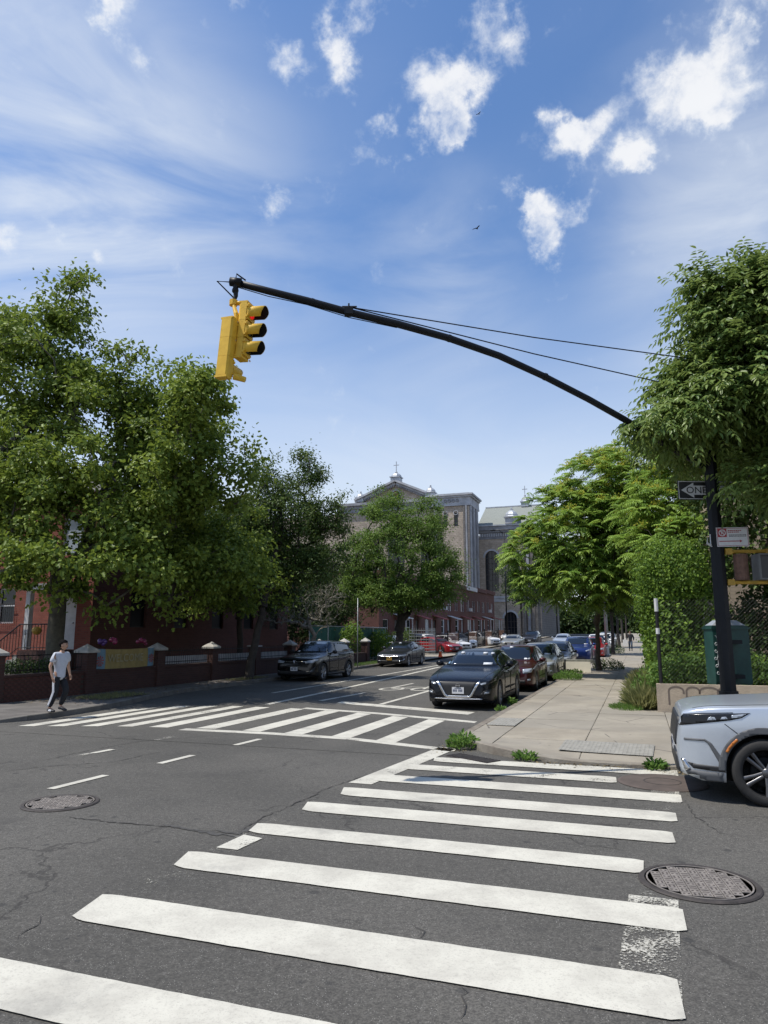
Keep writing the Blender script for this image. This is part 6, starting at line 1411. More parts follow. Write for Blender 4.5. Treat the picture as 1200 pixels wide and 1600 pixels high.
ALT = [('grille', 'car_trim', [(-.46, .66), (-.30, .345), (.30, .345), (.46, .66)], 'front', False, .006, .04),
       ('grille_surround', 'chrome', band([(-.56, .675), (-.50, .62), (-.345, .36), (-.28, .315), (.28, .315), (.345, .36), (.50, .62), (.56, .675)], .06), 'front', False, .014, .03),
       ('headlight', 'lamp_dark', [(.55, .64), (.60, .585), (.76, .615), (.885, .70), (.875, .765), (.70, .695)], 'front', True, .008, .04),
       ('headlight_lens', 'lamp_clear', [(.57, .632), (.61, .60), (.70, .622), (.73, .66), (.66, .655)], 'front', True, .012, .03),
       ('intake', 'car_trim', [(-.62, .19), (.62, .19), (.55, .265), (-.55, .265)], 'front', False, .006),
       ('bumper_trim', 'chrome', band([(-.62, .275), (0, .265), (.62, .275)], .022), 'front', False, .012),
       ('fog_recess', 'car_trim', [(.55, .36), (.82, .40), (.83, .52), (.66, .46)], 'front', True, .005), ('fog_lamp', 'lamp_clear', [(.66, .395), (.78, .405), (.78, .45), (.69, .44)], 'front', True, .012),
       ('bonnet_line', 'underbody', band([(.25, .62), (.7, .70), (1.4, .80)], .012), 'top', True, .002, .08)]
def screen_stickers(S, spots):
    z0, z1 = pch(S['ws'][0], S['top']), pch(S['ws'][1], S['top'])
    return [('sticker', m_, [(y - a, z0 + (z1 - z0) * f), (y + a, z0 + (z1 - z0) * f), (y + a, z0 + (z1 - z0) * f + b), (y - a, z0 + (z1 - z0) * f + b)], 'front', False, .010, .1) for (y, f, a, b, m_) in spots]
SED = dict(SEDAN)
car1, bv1, _ = make_car(SED, 'parked_car', 'black sedan with chrome V grille at the head of the parked row', 'car', 'car_black', -4.45, 20.7, HD_TO_CAM - R(0), 'multi', 'rim_silver', ALT + screen_stickers(SED, [(-.62, .16, .06, .05, 'sticker_blue'), (.46, .12, .12, .05, 'sticker_white'), (.30, .80, .06, .03, 'sticker_white'), (.50, .78, .04, .03, 'sticker_white'), (-.36, .82, .05, .03, 'sticker_white')]))
def badge(parent, x, z, r, mat='chrome', bar=True, vw=False):
    M = Matrix.Rotation(math.pi / 2, 4, 'Y'); m = MB().lathe([(r * .82, 0), (r * .82, .012), (r, .012), (r, 0)], 28, M, (x, 0, z), True)
    if bar: m.bx(x, x + .014, -r * 1.15, r * 1.15, z - r * .18, z + r * .18)
    if vw:
        for a, b in (((-.55, .62), (-.1, -.75)), ((.55, .62), (.1, -.75)), ((-.22, .75), (0, .1)), ((.22, .75), (0, .1)), ((-.1, -.75), (0, -.1)), ((.1, -.75), (0, -.1))):
            p, q = Vector((x + .006, a[0] * r, z + a[1] * r)), Vector((x + .006, b[0] * r, z + b[1] * r)); m.tube([p, q], r * .09, 4)
    return m.build('badge', mat, parent)
badge(car1, 2.47, .585, .055)
car1.scale = (1, 1, 1.05)
VW = [('headlight', 'lamp_clear', [(.44, .80), (.50, .73), (.80, .74), (.91, .86), (.86, .88), (.60, .83)], 'front', True, .008, .04), ('light_strip', 'chrome', band([(-.44, .79), (0, .785), (.44, .79)], .018), 'front', False, .01),
      ('intake', 'car_trim', [(-.60, .26), (.60, .26), (.70, .42), (-.70, .42)], 'front', False, .006), ('corner_trim', 'car_trim', [(.62, .30), (.84, .34), (.86, .60), (.76, .48)], 'front', True, .006), ('fog_lamp', 'lamp_clear', band([(.66, .40), (.80, .44)], .02), 'front', True, .012)]
VWS = dict(SUVP, plz=.50)
car2, _, _ = make_car(VWS, 'parked_car', 'black electric crossover with round badge parked in tree shade', 'car', 'car_nearblack', -13.35, 29.0, HD_TO_CAM, 'five', 'rim_silver', VW + screen_stickers(VWS, [(-.5, .1, .05, .05, 'sticker_white')]), cladding='car_trim')
badge(car2, 2.285, .785, .075, 'chrome', False, True)
CIV = [('grille', 'car_trim', [(-.60, .62), (-.55, .50), (.55, .50), (.60, .62)], 'front', False, .008), ('grille_bar', 'chrome', band([(-.66, .615), (-.25, .585), (.25, .585), (.66, .615)], .035), 'front', False, .014), ('headlight', 'lamp_clear', [(.58, .64), (.60, .56), (.84, .60), (.88, .69)], 'front', True, .008),
       ('intake', 'car_trim', [(-.50, .20), (.50, .20), (.58, .36), (-.58, .36)], 'front', False, .008), ('fog_trim', 'chrome', band([(.52, .33), (.80, .38), (.84, .46)], .025), 'front', True, .012), ('lip', 'chrome', band([(-.7, .215), (.7, .215)], .02), 'front', False, .012)]
CIVS = dict(SEDAN, L=4.9, W=1.82, plz=.46)
car3, _, _ = make_car(CIVS, 'parked_car', 'dark grey sedan with yellow number plate below the round tree', 'car', 'car_darkgrey', -13.45, 41.2, HD_TO_CAM, 'five', 'rim_silver', CIV + screen_stickers(CIVS, [(0, .8, .07, .04, 'sticker_white')]), plate='plate_yellow')
car3.scale = (.95, .98, 1.0)
GEN = [('grille', 'car_trim', [(-.45, .66), (-.40, .48), (.40, .48), (.45, .66)], 'front', False, .008), ('headlight', 'lamp_clear', [(.50, .74), (.52, .60), (.78, .64), (.84, .78)], 'front', True, .008), ('intake', 'car_trim', [(-.55, .22), (.55, .22), (.6, .38), (-.6, .38)], 'front', False, .008), ('fog_lamp', 'lamp_clear', [(.66, .36), (.76, .38), (.76, .44), (.66, .42)], 'front', True, .012)]
car4, _, _ = make_car(HATCH, 'parked_car', 'maroon compact car directly behind the black sedan', 'car', 'car_maroon', -4.25, 26.6, HD_TO_CAM, 'multi', 'rim_silver', GEN + screen_stickers(HATCH, [(.48, .08, .1, .05, 'sticker_white'), (-.15, .85, .06, .04, 'sticker_white')]))
car5, _, _ = make_car(HATCH, 'parked_car', 'silver hatchback third in the right parked row', 'car', 'car_silver', -4.15, 32.3, HD_TO_CAM, 'multi', 'rim_silver', GEN + screen_stickers(HATCH, [(.42, .08, .12, .06, 'sticker_white')]))
car6, _, _ = make_car(HATCH, 'parked_car', 'dark navy hatchback behind the silver one', 'car', 'car_navy', -4.05, 38.0, HD_TO_CAM, 'multi', 'rim_silver', GEN, detail=1)
TS = dict(SUVP, W=1.92, plz=.52)
car7, _, _ = make_car(TS, 'parked_car', 'glossy blue crossover with smooth nose parked beyond the pale board', 'car', 'car_blue', -3.75, 48.2, HD_TO_CAM, 'five', 'rim_silver', [('headlight', 'lamp_clear', [(.60, .78), (.64, .72), (.86, .80), (.84, .87)], 'front', True, .008), ('intake', 'car_trim', [(-.6, .24), (.6, .24), (.55, .34), (-.55, .34)], 'front', False, .008)] + screen_stickers(TS, [(.55, .08, .1, .05, 'sticker_white')]), detail=1)
def far_car(S, lab, paint, t, s, hd=HD_TO_CAM, grp='cars farther up the street', front=GEN): return make_car(S, 'parked_car', lab, 'car', paint, t, s, hd, 'far', 'rim_silver', front, 1, group=grp)[0]
far_car(HATCH, 'bright red car half hidden by the kerbside tree trunk', 'car_red', -3.2, 55.0)
far_car(dict(SUVP, H=1.7), 'white van-like car behind the red one', 'car_white', -3.2, 61.5)
far_car(SUVP, 'white car beside the foot of the lamp pole', 'car_white', -3.0, 68.5)
far_car(SUVP, 'dark crossover at the end of the right parked row', 'car_nearblack', -3.0, 76)
far_car(SEDAN, 'pale blue car driving far up the street', 'car_silver_blue', -7.6, 78)
far_car(SEDAN, 'silver sedan far up on the left kerb', 'car_silver', -12.2, 74)
far_car(SUVP, 'dark car far up on the left kerb near the church', 'car_darkgrey', -12.2, 88)
# cars in the fenced lot
LOT = 'cars standing in the fenced lot'
HR = HD_TO_CAM
far_car(dict(SUVP, H=1.7), 'white crossover behind the trunk of the round tree', 'car_white', -18.3, 53.5, HR + R(180), LOT)
far_car(SUVP, 'white crossover seen over the stacked baskets', 'car_white', -17.9, 62.5, HR + R(50), LOT)
far_car(SEDAN, 'red car parked between white cars in the lot', 'car_red', -16.6, 60.5, HR + R(60), LOT)
far_car(HATCH, 'white hatchback right of the red car in the lot', 'car_white', -16.6, 65.5, HR + R(55), LOT)
far_car(SUVP, 'pale silver crossover near the lot railing', 'car_silver_blue', -17.3, 71, HR + R(50), LOT)
far_car(dict(SUVP, H=1.75), 'white people carrier in front of the terrace awnings', 'car_white', -16.8, 80, HR + R(60), LOT)
far_car(dict(SUVP, H=1.75), 'white people carrier nearest the church wall', 'car_white', -16.4, 88, HR + R(60), LOT)

# the silver crossover nosing in from the right
CR = dict(L=4.69, W=1.87, H=1.69, ax=(.92, 3.62), rw=.362,
    top=[(0, .66), (.03, .84), (.07, .99), (.14, 1.035), (.35, 1.085), (.8, 1.115), (1.3, 1.16), (1.65, 1.33), (2.0, 1.53), (2.3, 1.65), (2.9, 1.69), (3.6, 1.66), (4.1, 1.58), (4.4, 1.42), (4.58, 1.14), (4.66, .9), (4.69, .7)],
    belt=[(0, .64), (.03, .80), (.08, .95), (.2, .995), (.5, 1.03), (.9, 1.05), (1.4, 1.06), (2.4, 1.10), (3.4, 1.13), (4.3, 1.16), (4.55, 1.0), (4.66, .85), (4.69, .66)],
    plan=[(0, .74), (.03, .80), (.10, .865), (.25, .93), (.5, .975), (.8, .995), (1.4, 1.0), (2.4, 1.0), (3.8, .99), (4.3, .96), (4.55, .9), (4.69, .8)],
    ws=(1.35, 2.3), rg=(4.1, 4.55), zb=.235, roofw=.66, deck=4.6, plz=.55)
n_ = 14
CRF = [('headlight', 'lamp_dark', [(.012, .83), (.02, .955), (.30, .985), (.80, 1.015), (.70, .955), (.58, .925), (.2, .865)], 'side', True, .006, .03),
       ('headlight_strip', 'lamp_clear', [(.60, .985), (.76, 1.005), (.69, .96), (.60, .95)], 'side', True, .012, .02), ('headlight_lens', 'lamp_clear', [(.34, .915), (.44, .925), (.42, .955), (.36, .95)], 'side', True, .009, .02), ('headlight_lens', 'lamp_clear', [(.48, .93), (.56, .94), (.54, .965), (.50, .96)], 'side', True, .009, .02),
       ('grille', 'car_trim', [(-.62, .92), (-.66, .60), (.66, .60), (.62, .92)], 'front', False, .02, .05), ('lower_intake', 'car_trim', [(-.74, .30), (.74, .30), (.68, .52), (-.68, .52)], 'front', False, .02, .05),
       ('skid_trim', 'chrome', band([(-.70, .28), (0, .25), (.70, .28)], .05), 'front', False, .02, .05),
       ('bonnet_gap', 'underbody', band([(.06, .965), (.30, .992), (.62, 1.012)], .008), 'side', True, .003, .03),
       ('bonnet_gap', 'underbody', band([(.20, .735), (.6, .79), (1.25, .83)], .012), 'top', True, .003, .05),
       ('bumper_crease', 'car_plastic', [(.08, .70), (.30, .705), (.37, .66), (.56, .36), (.48, .355), (.33, .655), (.29, .68), (.08, .675)], 'side', True, .007, .02), ('bumper_vent', 'car_trim', [(.10, .43), (.16, .365), (.50, .345), (.46, .405), (.2, .415)], 'side', True, .009, .03),
       ('lower_cladding', 'car_plastic', [(.06, .36), (.14, .345), (.56, .335), (.56, .24), (.25, .235), (.12, .25)], 'side', True, .014, .04), ('skid_corner', 'chrome', [(.04, .46), (.07, .46), (.13, .36), (.08, .33)], 'side', True, .02, .02),
       ('fender_gap', 'underbody', band([(.52, .885), (.64, .79), (.66, .76)], .008), 'side', True, .003, .03),
       ('side_marker', 'lamp_orange', band([(.92 - .452 * math.cos(a), .362 + .452 * math.sin(a)) for a in (R(28), R(36), R(44), R(52))], .028), 'side', True, .02, .02)]
car0, _, _ = make_car(CR, 'stopped_car', 'silver crossover whose nose enters from the right edge', 'car', 'car_silver_blue', 2.70, 10.24, math.pi - AZ - R(0.0), 'five', 'rim_black', CRF, spoke='rim_gun', group='cars at the junction', cladding='car_plastic', bhigh=150, arch=.062)
# ------------------------------------------------------------------ traffic signal on its mast arm
PB = P(1.23, 12.16, 0)                            # foot of the pole
PB = Vector((5.22, 11.05, .13))
mast = thing('signal_pole', 'tall black octagonal pole with long curved arm over the junction', 'signal pole', PB, 0)
octo = MB().tube([(0, 0, -.2), (0, 0, .02)], .20, 8).tube([(0, 0, 0), (0, 0, .9)], [.135, .128], 8)
octo.tube([(0, 0, .9), (0, 0, 6.95)], [.118, .085], 8); octo.build('pole', 'pole_black', mast)
for z_, r_ in ((.0, .19), (.88, .145), (2.02, .128)): MB().tube([(0, 0, z_), (0, 0, z_ + .05)], r_, 8).build('collar', 'pole_black', mast)
# arm lies in the upright plane from the pole to the tip
TIP = at_y(366, 441, 9.55)
def on_arm_plane(u, v):
    d = ray(u, v); a = Vector((PB.x, PB.y)); b = Vector((TIP.x, TIP.y)); e = b - a
    # solve d.xy * k = a + e * m
    det = d.x * (-e.y) - d.y * (-e.x); k = (a.x * (-e.y) - a.y * (-e.x)) / det
    return Vector((d.x * k, d.y * k, CAMH + d.z * k))
arm_px = [(366, 441), (420, 455), (480, 470), (545, 488), (620, 506), (700, 528), (780, 556), (850, 588), (920, 624), (975, 655), (1040, 694), (1098, 728)]
arm = [on_arm_plane(*p) - PB for p in arm_px]
MB().tube(arm, [.050, .052, .054, .055, .055, .054, .053, .051, .050, .050, .050, .052], 12).build('arm', 'pole_black', mast, True)
MB().tube([arm[0] + Vector((-.06, 0, .01)), arm[0] + Vector((.10, 0, -.01))], [.064, .066], 12).build('end_cap', 'pole_black', mast, True)
MB().tube([arm[0] + Vector((.02, 0, .04)), arm[0] + Vector((.03, 0, .13)), arm[0] + Vector((.16, .02, .04))], .012, 6).tube([arm[0] + Vector((-.02, 0, -.0)), arm[0] + Vector((-.24, -.03, .0)), arm[0] + Vector((-.0, 0, -.24))], .011, 6).build('end_bracket', 'pole_black', mast)
for (u_, v_) in ((486, 471.5), (700, 528), (850, 588)):
    q_ = on_arm_plane(u_, v_) - PB; q2 = on_arm_plane(u_ + 4, v_ + 1.4) - PB; MB().tube([q_, q2], .0585, 12).build('seam_ring', 'pole_black', mast)
MB().tube([arm[i] + Vector((0, 0, -.062 - .02 * (i % 2))) for i in range(0, 5)], .007, 5).build('signal_cable', 'pole_black', mast)
cl = on_arm_plane(545, 484) - PB
MB().box(cl + Vector((0, 0, -.03)), (.13, .13, .11)).tube([cl + Vector((-.1, 0, .05)), cl + Vector((.12, 0, .05))], .012, 6).tube([cl + Vector((0, 0, .0)), cl + Vector((0, 0, .10))], .014, 6).build('cable_clamp', 'pole_black', mast)
for (u, v) in ((1098, 563), (1098, 612)):
    e_ = on_arm_plane(u, v) - PB; MB().tube([cl + Vector((.02, 0, .04)), (cl + e_) / 2 + Vector((0, 0, -.02)), e_], .009, 6).build('stay_cable', 'pole_black', mast)
MB().sphere((0, 0, 6.98), .1, 10, 6).build('finial', 'pole_black', mast)
# signal heads
def signal_head(name, label, loc, face, lit=None, tilt=(0, 0), H=.264):
    o = thing(name, label, 'traffic light', loc, 0, 'yellow traffic lights hanging from the arm'); Mr = Matrix.Rotation(tilt[0], 4, 'Y') @ Matrix.Rotation(tilt[1], 4, 'X') @ Matrix.Rotation(face, 4, 'Z'); o.rotation_euler = Mr.to_euler()
    # local: looks along +x
    w, d = .20, .13; tot = 3 * H
    for k in range(3):
        z = -H * (k + .5); m = MB(); g2 = .0015
        prof = [(-w / 2 + .02, -d), (w / 2 - .02, -d), (w / 2, -d + .03), (w / 2, -.003), (-w / 2, -.003), (-w / 2, -d + .03)]   # (y, x)
        n = len(prof); vs = [(x, y, z - H / 2 + g2) for y, x in prof] + [(x, y, z + H / 2 - g2) for y, x in prof]
        m.add(vs, [tuple(range(n)), tuple(range(n, 2 * n))[::-1]] + [(i, n + i, n + (i + 1) % n, (i + 1) % n) for i in range(n)])
        sec = m.build('housing', 'signal_yellow', o)
        dm = MB().bx(0, .028, -w / 2 + .006, w / 2 - .006, z - H / 2 + .012, z + H / 2 - .012)
        for yy in (-w / 2 - .004, w / 2 + .004):
            for zz2 in (z - .08, z + .08): dm.box((.01, yy, zz2), (.03, .022, .03))
        dr_ = dm.build('door', 'signal_yellow', sec)
        rr = .098; Mx = Matrix.Rotation(math.pi / 2, 4, 'Y')
        ls = MB().lathe([(0, .022), (.05, .018), (rr - .012, 0)], 20, Mx, (.029, 0, z)).build('lens', lit if (k == 0 and lit) else 'lens_dark', sec, True)
        # tunnel visor: cut away below
        vs, fs, vi = [], [], []; n = 22; L_ = .225; a0, a1 = R(-52), R(232)
        for i in range(n + 1):
            a = a0 + (a1 - a0) * i / n; c_, s_ = math.cos(a), math.sin(a); ln = L_ - .05 * max(0, -s_) ; ln = L_ * (1 - .18 * max(0, .3 - s_))
            vs += [(.028, rr * c_, z + rr * s_), (.028 + ln, rr * c_ * .99, z + rr * s_ * .99 - .004), (.028 + ln, (rr - .006) * c_ * .99, z + (rr - .006) * s_ * .99 - .004), (.028, (rr - .006) * c_, z + (rr - .006) * s_)]
        vz = MB().add([v for v in vs], [(4 * i, 4 * i + 1, 4 * i + 5, 4 * i + 4) for i in range(n)] + [(4 * i + 1, 4 * i + 2, 4 * i + 6, 4 * i + 5) for i in range(n)]).build('visor', 'signal_yellow', sec, True)
        MB().add([v for v in vs], [(4 * i + 2, 4 * i + 3, 4 * i + 7, 4 * i + 6) for i in range(n)]).build('visor_lining', 'visor_inside', sec, True)
    MB().bx(-d, 0, -w / 2, w / 2, .0, .025).build('top_plate', 'signal_yellow', o); MB().bx(-d, 0, -w / 2, w / 2, -tot - .03, -tot - .0).build('bottom_plate', 'signal_yellow', o)
    bp = MB()
    for k in range(12): bp.tube([(.012, w / 2 + .012, -.04 - k * .068), (.012, w / 2 + .03, -.06 - k * .068)], .009, 5)
    bp.build('hinge_lugs', 'signal_yellow', o)
    return o
hang = at_y(372, 468, 9.55)
A_top = at_y(388, 479, 9.52); B_top = at_y(369, 498, 9.45)
signal_head('traffic_light', 'yellow three lamp signal with its hooded red lamp lit', A_top + Vector((.045, -.05, 0)), R(-17), 'lens_red', (R(4.0), 0))
signal_head('traffic_light', 'yellow three lamp signal turned away showing its plain back', B_top + Vector((-.055, .0, -.05)), R(66), None, (R(4.0), 0), .278)
hg = thing('signal_hanger', 'black and yellow hanger joining both signals to the arm end', 'bracket', TIP, 0)
MB().tube([(0.02, 0, 0), (.03, 0, -.22), (.0, 0, -.30)], [.045, .032, .028], 8).sphere((.02, 0, -.13), .05, 10, 7).build('hanger', 'pole_black', hg)
a_, b_ = A_top - TIP, B_top - TIP
MB().tube([(.0, 0, -.28), (.0, 0, -.36)], .06, 8).tube([a_ + Vector((-.02, 0, .05)), (.0, 0, -.33), b_ + Vector((.0, .0, .06))], [.04, .035, .035], 8).tube([a_ + Vector((-.03, 0, .08)), a_ + Vector((-.03, 0, -.02))], .035, 8).tube([b_ + Vector((.0, 0, .08)), b_ + Vector((.0, 0, -.02))], .035, 8).build('bracket', 'signal_yellow', hg)
bb = b_ + Vector((.06, 0, -.86)); MB().tube([bb + Vector((-.06, 0, 0)), bb + Vector((.10, 0, -.05))], [.05, .04], 8).build('lower_bracket', 'signal_yellow', hg)

# signs, pedestrian signal and cabinet on the pole
def facing(p, extra=0.0):                         # yaw so that local -y looks at the junction corner where the viewer stands
    return math.atan2(-p.x, p.y) * 1.0 + extra
ps = at_y(1103, 765, 11.0); sg1 = thing('one_way_sign', 'black one way sign with white left arrow on the signal pole', 'street sign', Vector((PB.x - .055, PB.y + .11, ps.z + .02)), R(3))
MB().bx(-.46, .46, -.006, .006, -.155, .155).build('plate', 'sign_black', sg1)
bd = MB(); 
for (x0, x1, z0, z1) in ((-.45, .45, .135, .145), (-.45, .45, -.145, -.135), (-.45, -.44, -.135, .135), (.44, .45, -.135, .135)): bd.bx(x0, x1, -.010, -.0065, z0, z1)
bd.build('border', 'sign_white', sg1)
ar = MB().add([(-.41, -.0095, 0), (-.20, -.0095, -.125), (-.20, -.0095, -.075), (.42, -.0095, -.075), (.42, -.0095, .075), (-.20, -.0095, .075), (-.20, -.0095, .125)], [(0, 1, 2, 3, 4, 5, 6)]).build('arrow', 'sign_white', sg1)
textmesh('ONE WAY', .155, 'sign_black', 'lettering', sg1, Matrix.Translation((.055, -.0125, -.004)) @ Matrix.Rotation(math.pi / 2, 4, 'X') @ Matrix.Scale(1.05, 4, (1, 0, 0)), .001)
ps = at_y(1148, 838, 10.85); sg2 = thing('parking_sign', 'white no parking sign with red arrow right of the pole', 'street sign', Vector((ps.x, PB.y - .13, ps.z)), R(-8))
MB().bx(-.235, .235, -.004, .004, -.15, .15).build('plate', 'sign_white', sg2)
bd = MB()
for (x0, x1, z0, z1) in ((-.22, .22, .133, .138), (-.22, .22, -.138, -.133), (-.225, -.22, -.138, .138), (.22, .225, -.138, .138)): bd.bx(x0, x1, -.007, -.0042, z0, z1)
bd.build('border', 'sign_red', sg2)
MB().bx(-.215, -.085, -.008, -.0045, .0, .13).build('red_square', 'sign_red', sg2)
MB().lathe([(.040, 0), (.040, .003), (.053, .003), (.053, 0)], 24, Matrix.Rotation(math.pi / 2, 4, 'X'), (-.150, -.0085, .065), True).box((-.150, -.0105, .065), (.012, .003, .10), M=Matrix.Rotation(R(-45), 4, 'Y')).build('ring', 'sign_white', sg2)
textmesh('P', .085, 'sign_white', 'letter', sg2, Matrix.Translation((-.150, -.0098, .065)) @ Matrix.Rotation(math.pi / 2, 4, 'X'), .001)
MB().bx(-.20, .10, -.008, -.0045, -.072, -.060).add([(.10, -.0078, -.088), (.14, -.0078, -.066), (.10, -.0078, -.044)], [(0, 1, 2)]).build('arrow', 'sign_red', sg2)
tx = MB()
for r_, (z, w) in enumerate(((.10, .20), (.075, .16))):
    x = -.065; rr = random.Random(r_)
    while x < -.065 + w: k = rr.uniform(.012, .03); tx.bx(x, x + k, -.0065, -.0045, z - .007, z + .007); x += k + .007
tx.build('small_print', 'sign_red', sg2)
tx = MB()
for r_, z in enumerate((.03, .01)):
    x = -.05 ; rr = random.Random(5 + r_)
    while x < .18: k = rr.uniform(.01, .028); tx.bx(x, x + k, -.0065, -.0045, z - .005, z + .005); x += k + .006
tx.build('small_print', 'sign_black', sg2)
ps = at_y(1106, 849, 11.0); sg3 = thing('sign_bracket', 'small bare metal sign bracket on the left of the pole', 'bracket', Vector((PB.x - .12, PB.y - .06, ps.z)), R(25))
MB().add([(-.10, 0, -.02), (.0, 0, -.05), (.02, 0, -.02), (-.06, 0, .01), (-.05, 0, .10), (-.08, 0, .05)], [(0, 1, 2, 3), (0, 3, 5), (3, 4, 5)]).tube([(-.08, 0, .0), (0.02, 0, -.05)], .01, 6).tube([(.0, 0, -.05), (.0, 0, .14)], .008, 6).build('bracket', 'sign_white', sg3)
pz = at_y(1200, 884, 10.75)
pd = thing('pedestrian_signal', 'grey walk signal on yellow brackets right of the pole', 'pedestrian signal', Vector((PB.x + .12, PB.y - .05, pz.z)), R(-5))
MB().tube([(-.02, 0, .245), (.95, 0, .245)], .03, 8).tube([(-.02, 0, -.235), (.95, 0, -.235)], .03, 8).tube([(.62, 0, .2), (.62, 0, .28)], .05, 8).box((.02, 0, .245), (.10, .10, .09)).box((.02, 0, -.235), (.10, .10, .09)).build('bracket', 'mount_yellow', pd)
MB().tube([(.20, 0, -.20), (.20, 0, .20)], [.105, .105], 14).build('canister', 'rust_brown', pd)
bx_ = MB().bx(.42, .88, -.07, .15, -.20, .20).build('housing', 'ped_grey', pd)
MB().bx(.445, .855, -.078, -.071, -.175, .175).build('face', 'ped_face', bx_)
fr = MB().bx(.42, .445, -.13, -.07, -.20, .20).bx(.855, .88, -.13, -.07, -.20, .20).bx(.445, .855, -.13, -.07, .178, .20).bx(.445, .855, -.13, -.07, -.20, -.178).build('hood', 'ped_grey', bx_)
wk = MB().sphere((.74, -.083, .10), .022, 8, 6, (1, .2, 1))
for a, b in (((.74, .07), (.735, -.02)), ((.735, -.02), (.70, -.11)), ((.735, -.02), (.775, -.10)), ((.74, .06), (.70, .0)), ((.74, .06), (.785, .01))): wk.tube([(a[0], -.083, a[1]), (b[0], -.083, b[1])], .010, 5)
wk.build('walking_figure', 'ped_walk', bx_)
cz_ = at_y(1138, 1070, 11.2).z
cb = thing('signal_cabinet', 'green signal control cabinet with scribbled marker tag behind the pole', 'cabinet', Vector((PB.x + .185, PB.y + .30, cz_)), R(-2))
cb.scale = (.89, 1, 1)
MB().bx(-.31, .31, -.13, .20, 0, .90).build('box', 'cabinet_green', cb)
MB().bx(-.33, .33, -.15, .22, .845, .875).bx(-.31, .31, -.145, -.132, .03, .80).build('door', 'cabinet_green', cb)
MB().add([(-.29, -.10, .903), (.29, -.10, .903), (.29, .18, .903), (-.29, .18, .903), (-.17, -.02, .985), (.17, -.02, .985), (.17, .12, .985), (-.17, .12, .985)], [(0, 1, 5, 4), (1, 2, 6, 5), (2, 3, 7, 6), (3, 0, 4, 7), (4, 5, 6, 7)]).build('top', 'galv', cb)
tg = MB(); pts = []; 
for k in range(110):
    u_ = k / 109; pts.append((-.272 + .026 * math.sin(u_ * 34) + .012 * math.sin(u_ * 9), -.149, .70 - u_ * .60 + .045 * math.cos(u_ * 34)))
tg.tube(pts, .0048, 4); tg.build('marker_tag', 'paint_marker', cb)
tg = MB().tube([(-.06, -.17, .63), (.12, -.17, .63)], .012, 5); tg.build('strap', 'pole_black', cb)
MB().bx(-.10, .10, -.32, -.145, .1, .16).bx(-.10, .10, -.32, -.145, .62, .68).build('mounting', 'pole_black', cb)

# ------------------------------------------------------------------ poles and small things along the street
def lamp_pole(t, s, H, r, label, armv=None, base=True, mat='galv'):
    o = thing('lamp_pole', label, 'lamp post', P(t, s, .13), -AZ, 'street poles'); MB().tube([(0, 0, 0), (0, 0, H)], [r, r * .6], 10).build('pole', mat, o, True)
    if base: MB().lathe([(r * 2.1, 0), (r * 2.1, .06), (r * 1.7, .10), (r * 1.5, .55), (r * 1.1, .62), (r, .64)], 8).build('base', mat, o)
    if armv:
        MB().tube([(0, 0, H - .3), (armv[0] * .5, armv[1] * .5, H + .25), (armv[0], armv[1], H + .3)], .04, 6).build('arm', mat, o, True); MB().sphere((armv[0] * 1.15, armv[1] * 1.15, H + .27), .35, 12, 6, (1.0, .5, .28)).build('lamp_head', mat, o, True)
    return o
lamp_pole(-2.35, 57, 8.2, .11, 'tall pale grey lamp pole with octagonal foot by the pavement', (-2.0, 0))
lamp_pole(-2.9, 74, 8.0, .09, 'thin grey pole beyond the parked cars')
lamp_pole(-14.5, 84, 13.2, .09, 'slim dark street lamp in front of the church wall', (-1.2, 0), False, 'pole_black')
lamp_pole(-13.7, 34.6, 3.6, .028, 'thin bare sign post behind the black electric car', None, False)
lamp_pole(-16.3, 53.2, 2.3, .035, 'thin dark post beside the stacked baskets', None, False, 'pole_black')
# traffic cone
cn = thing('traffic_cone', 'orange traffic cone behind the grey sedan', 'cone', P(-13.6, 50.6, .14), 0)
MB().bx(-.18, .18, -.18, .18, 0, .04).lathe([(.14, .04), (.025, .72), (0, .73)], 16).build('cone', 'cone_orange', cn, False); MB().lathe([(.085, .36), (.065, .50)], 16).build('band', 'sign_white', cn)
# pale board leaning at the kerb
bo = thing('board', 'cream white board standing on the kerb behind the navy hatchback', 'board', P(-2.75, 34.9, .13), -AZ)
Mb = Matrix.Rotation(R(-6), 4, 'X'); m = MB(); m.box((0, 0, .24), (1.12, .05, .48)); m.v = [tuple(Mb @ Vector(v)) for v in m.v]; m.build('panel', 'board_white', bo)
MB().bx(-.56, .75, .10, .55, .40, .56).build('mattress_foam', 'board_white', bo).active_material = mk('foam_grey', (.25, .25, .22), .9, var=.4, vscale=4)
# stacked wire baskets
st_ = thing('stacked_baskets', 'stack of grey wire baskets behind a thin post', 'baskets', P(-16.4, 54.6, 0), -AZ)
for k in range(9):
    m = MB(); z = .1 + k * .24
    for (x, y, w, d) in ((0, 0, 1.6, .03), (0, 1.9, 1.6, .03)): m.box((x, y, z), (w, d, .05))
    for (x, y, w, d) in ((-.8, .95, .03, 1.9), (.8, .95, .03, 1.9)): m.box((x, y, z), (w, d, .05))
    for q in range(9): m.box((-.8 + q * .2, 0, z + .1), (.02, .02, .18))
    for q in range(10): m.box((.8, q * .21, z + .1), (.02, .02, .18))
    m.build('basket', 'galv', st_)
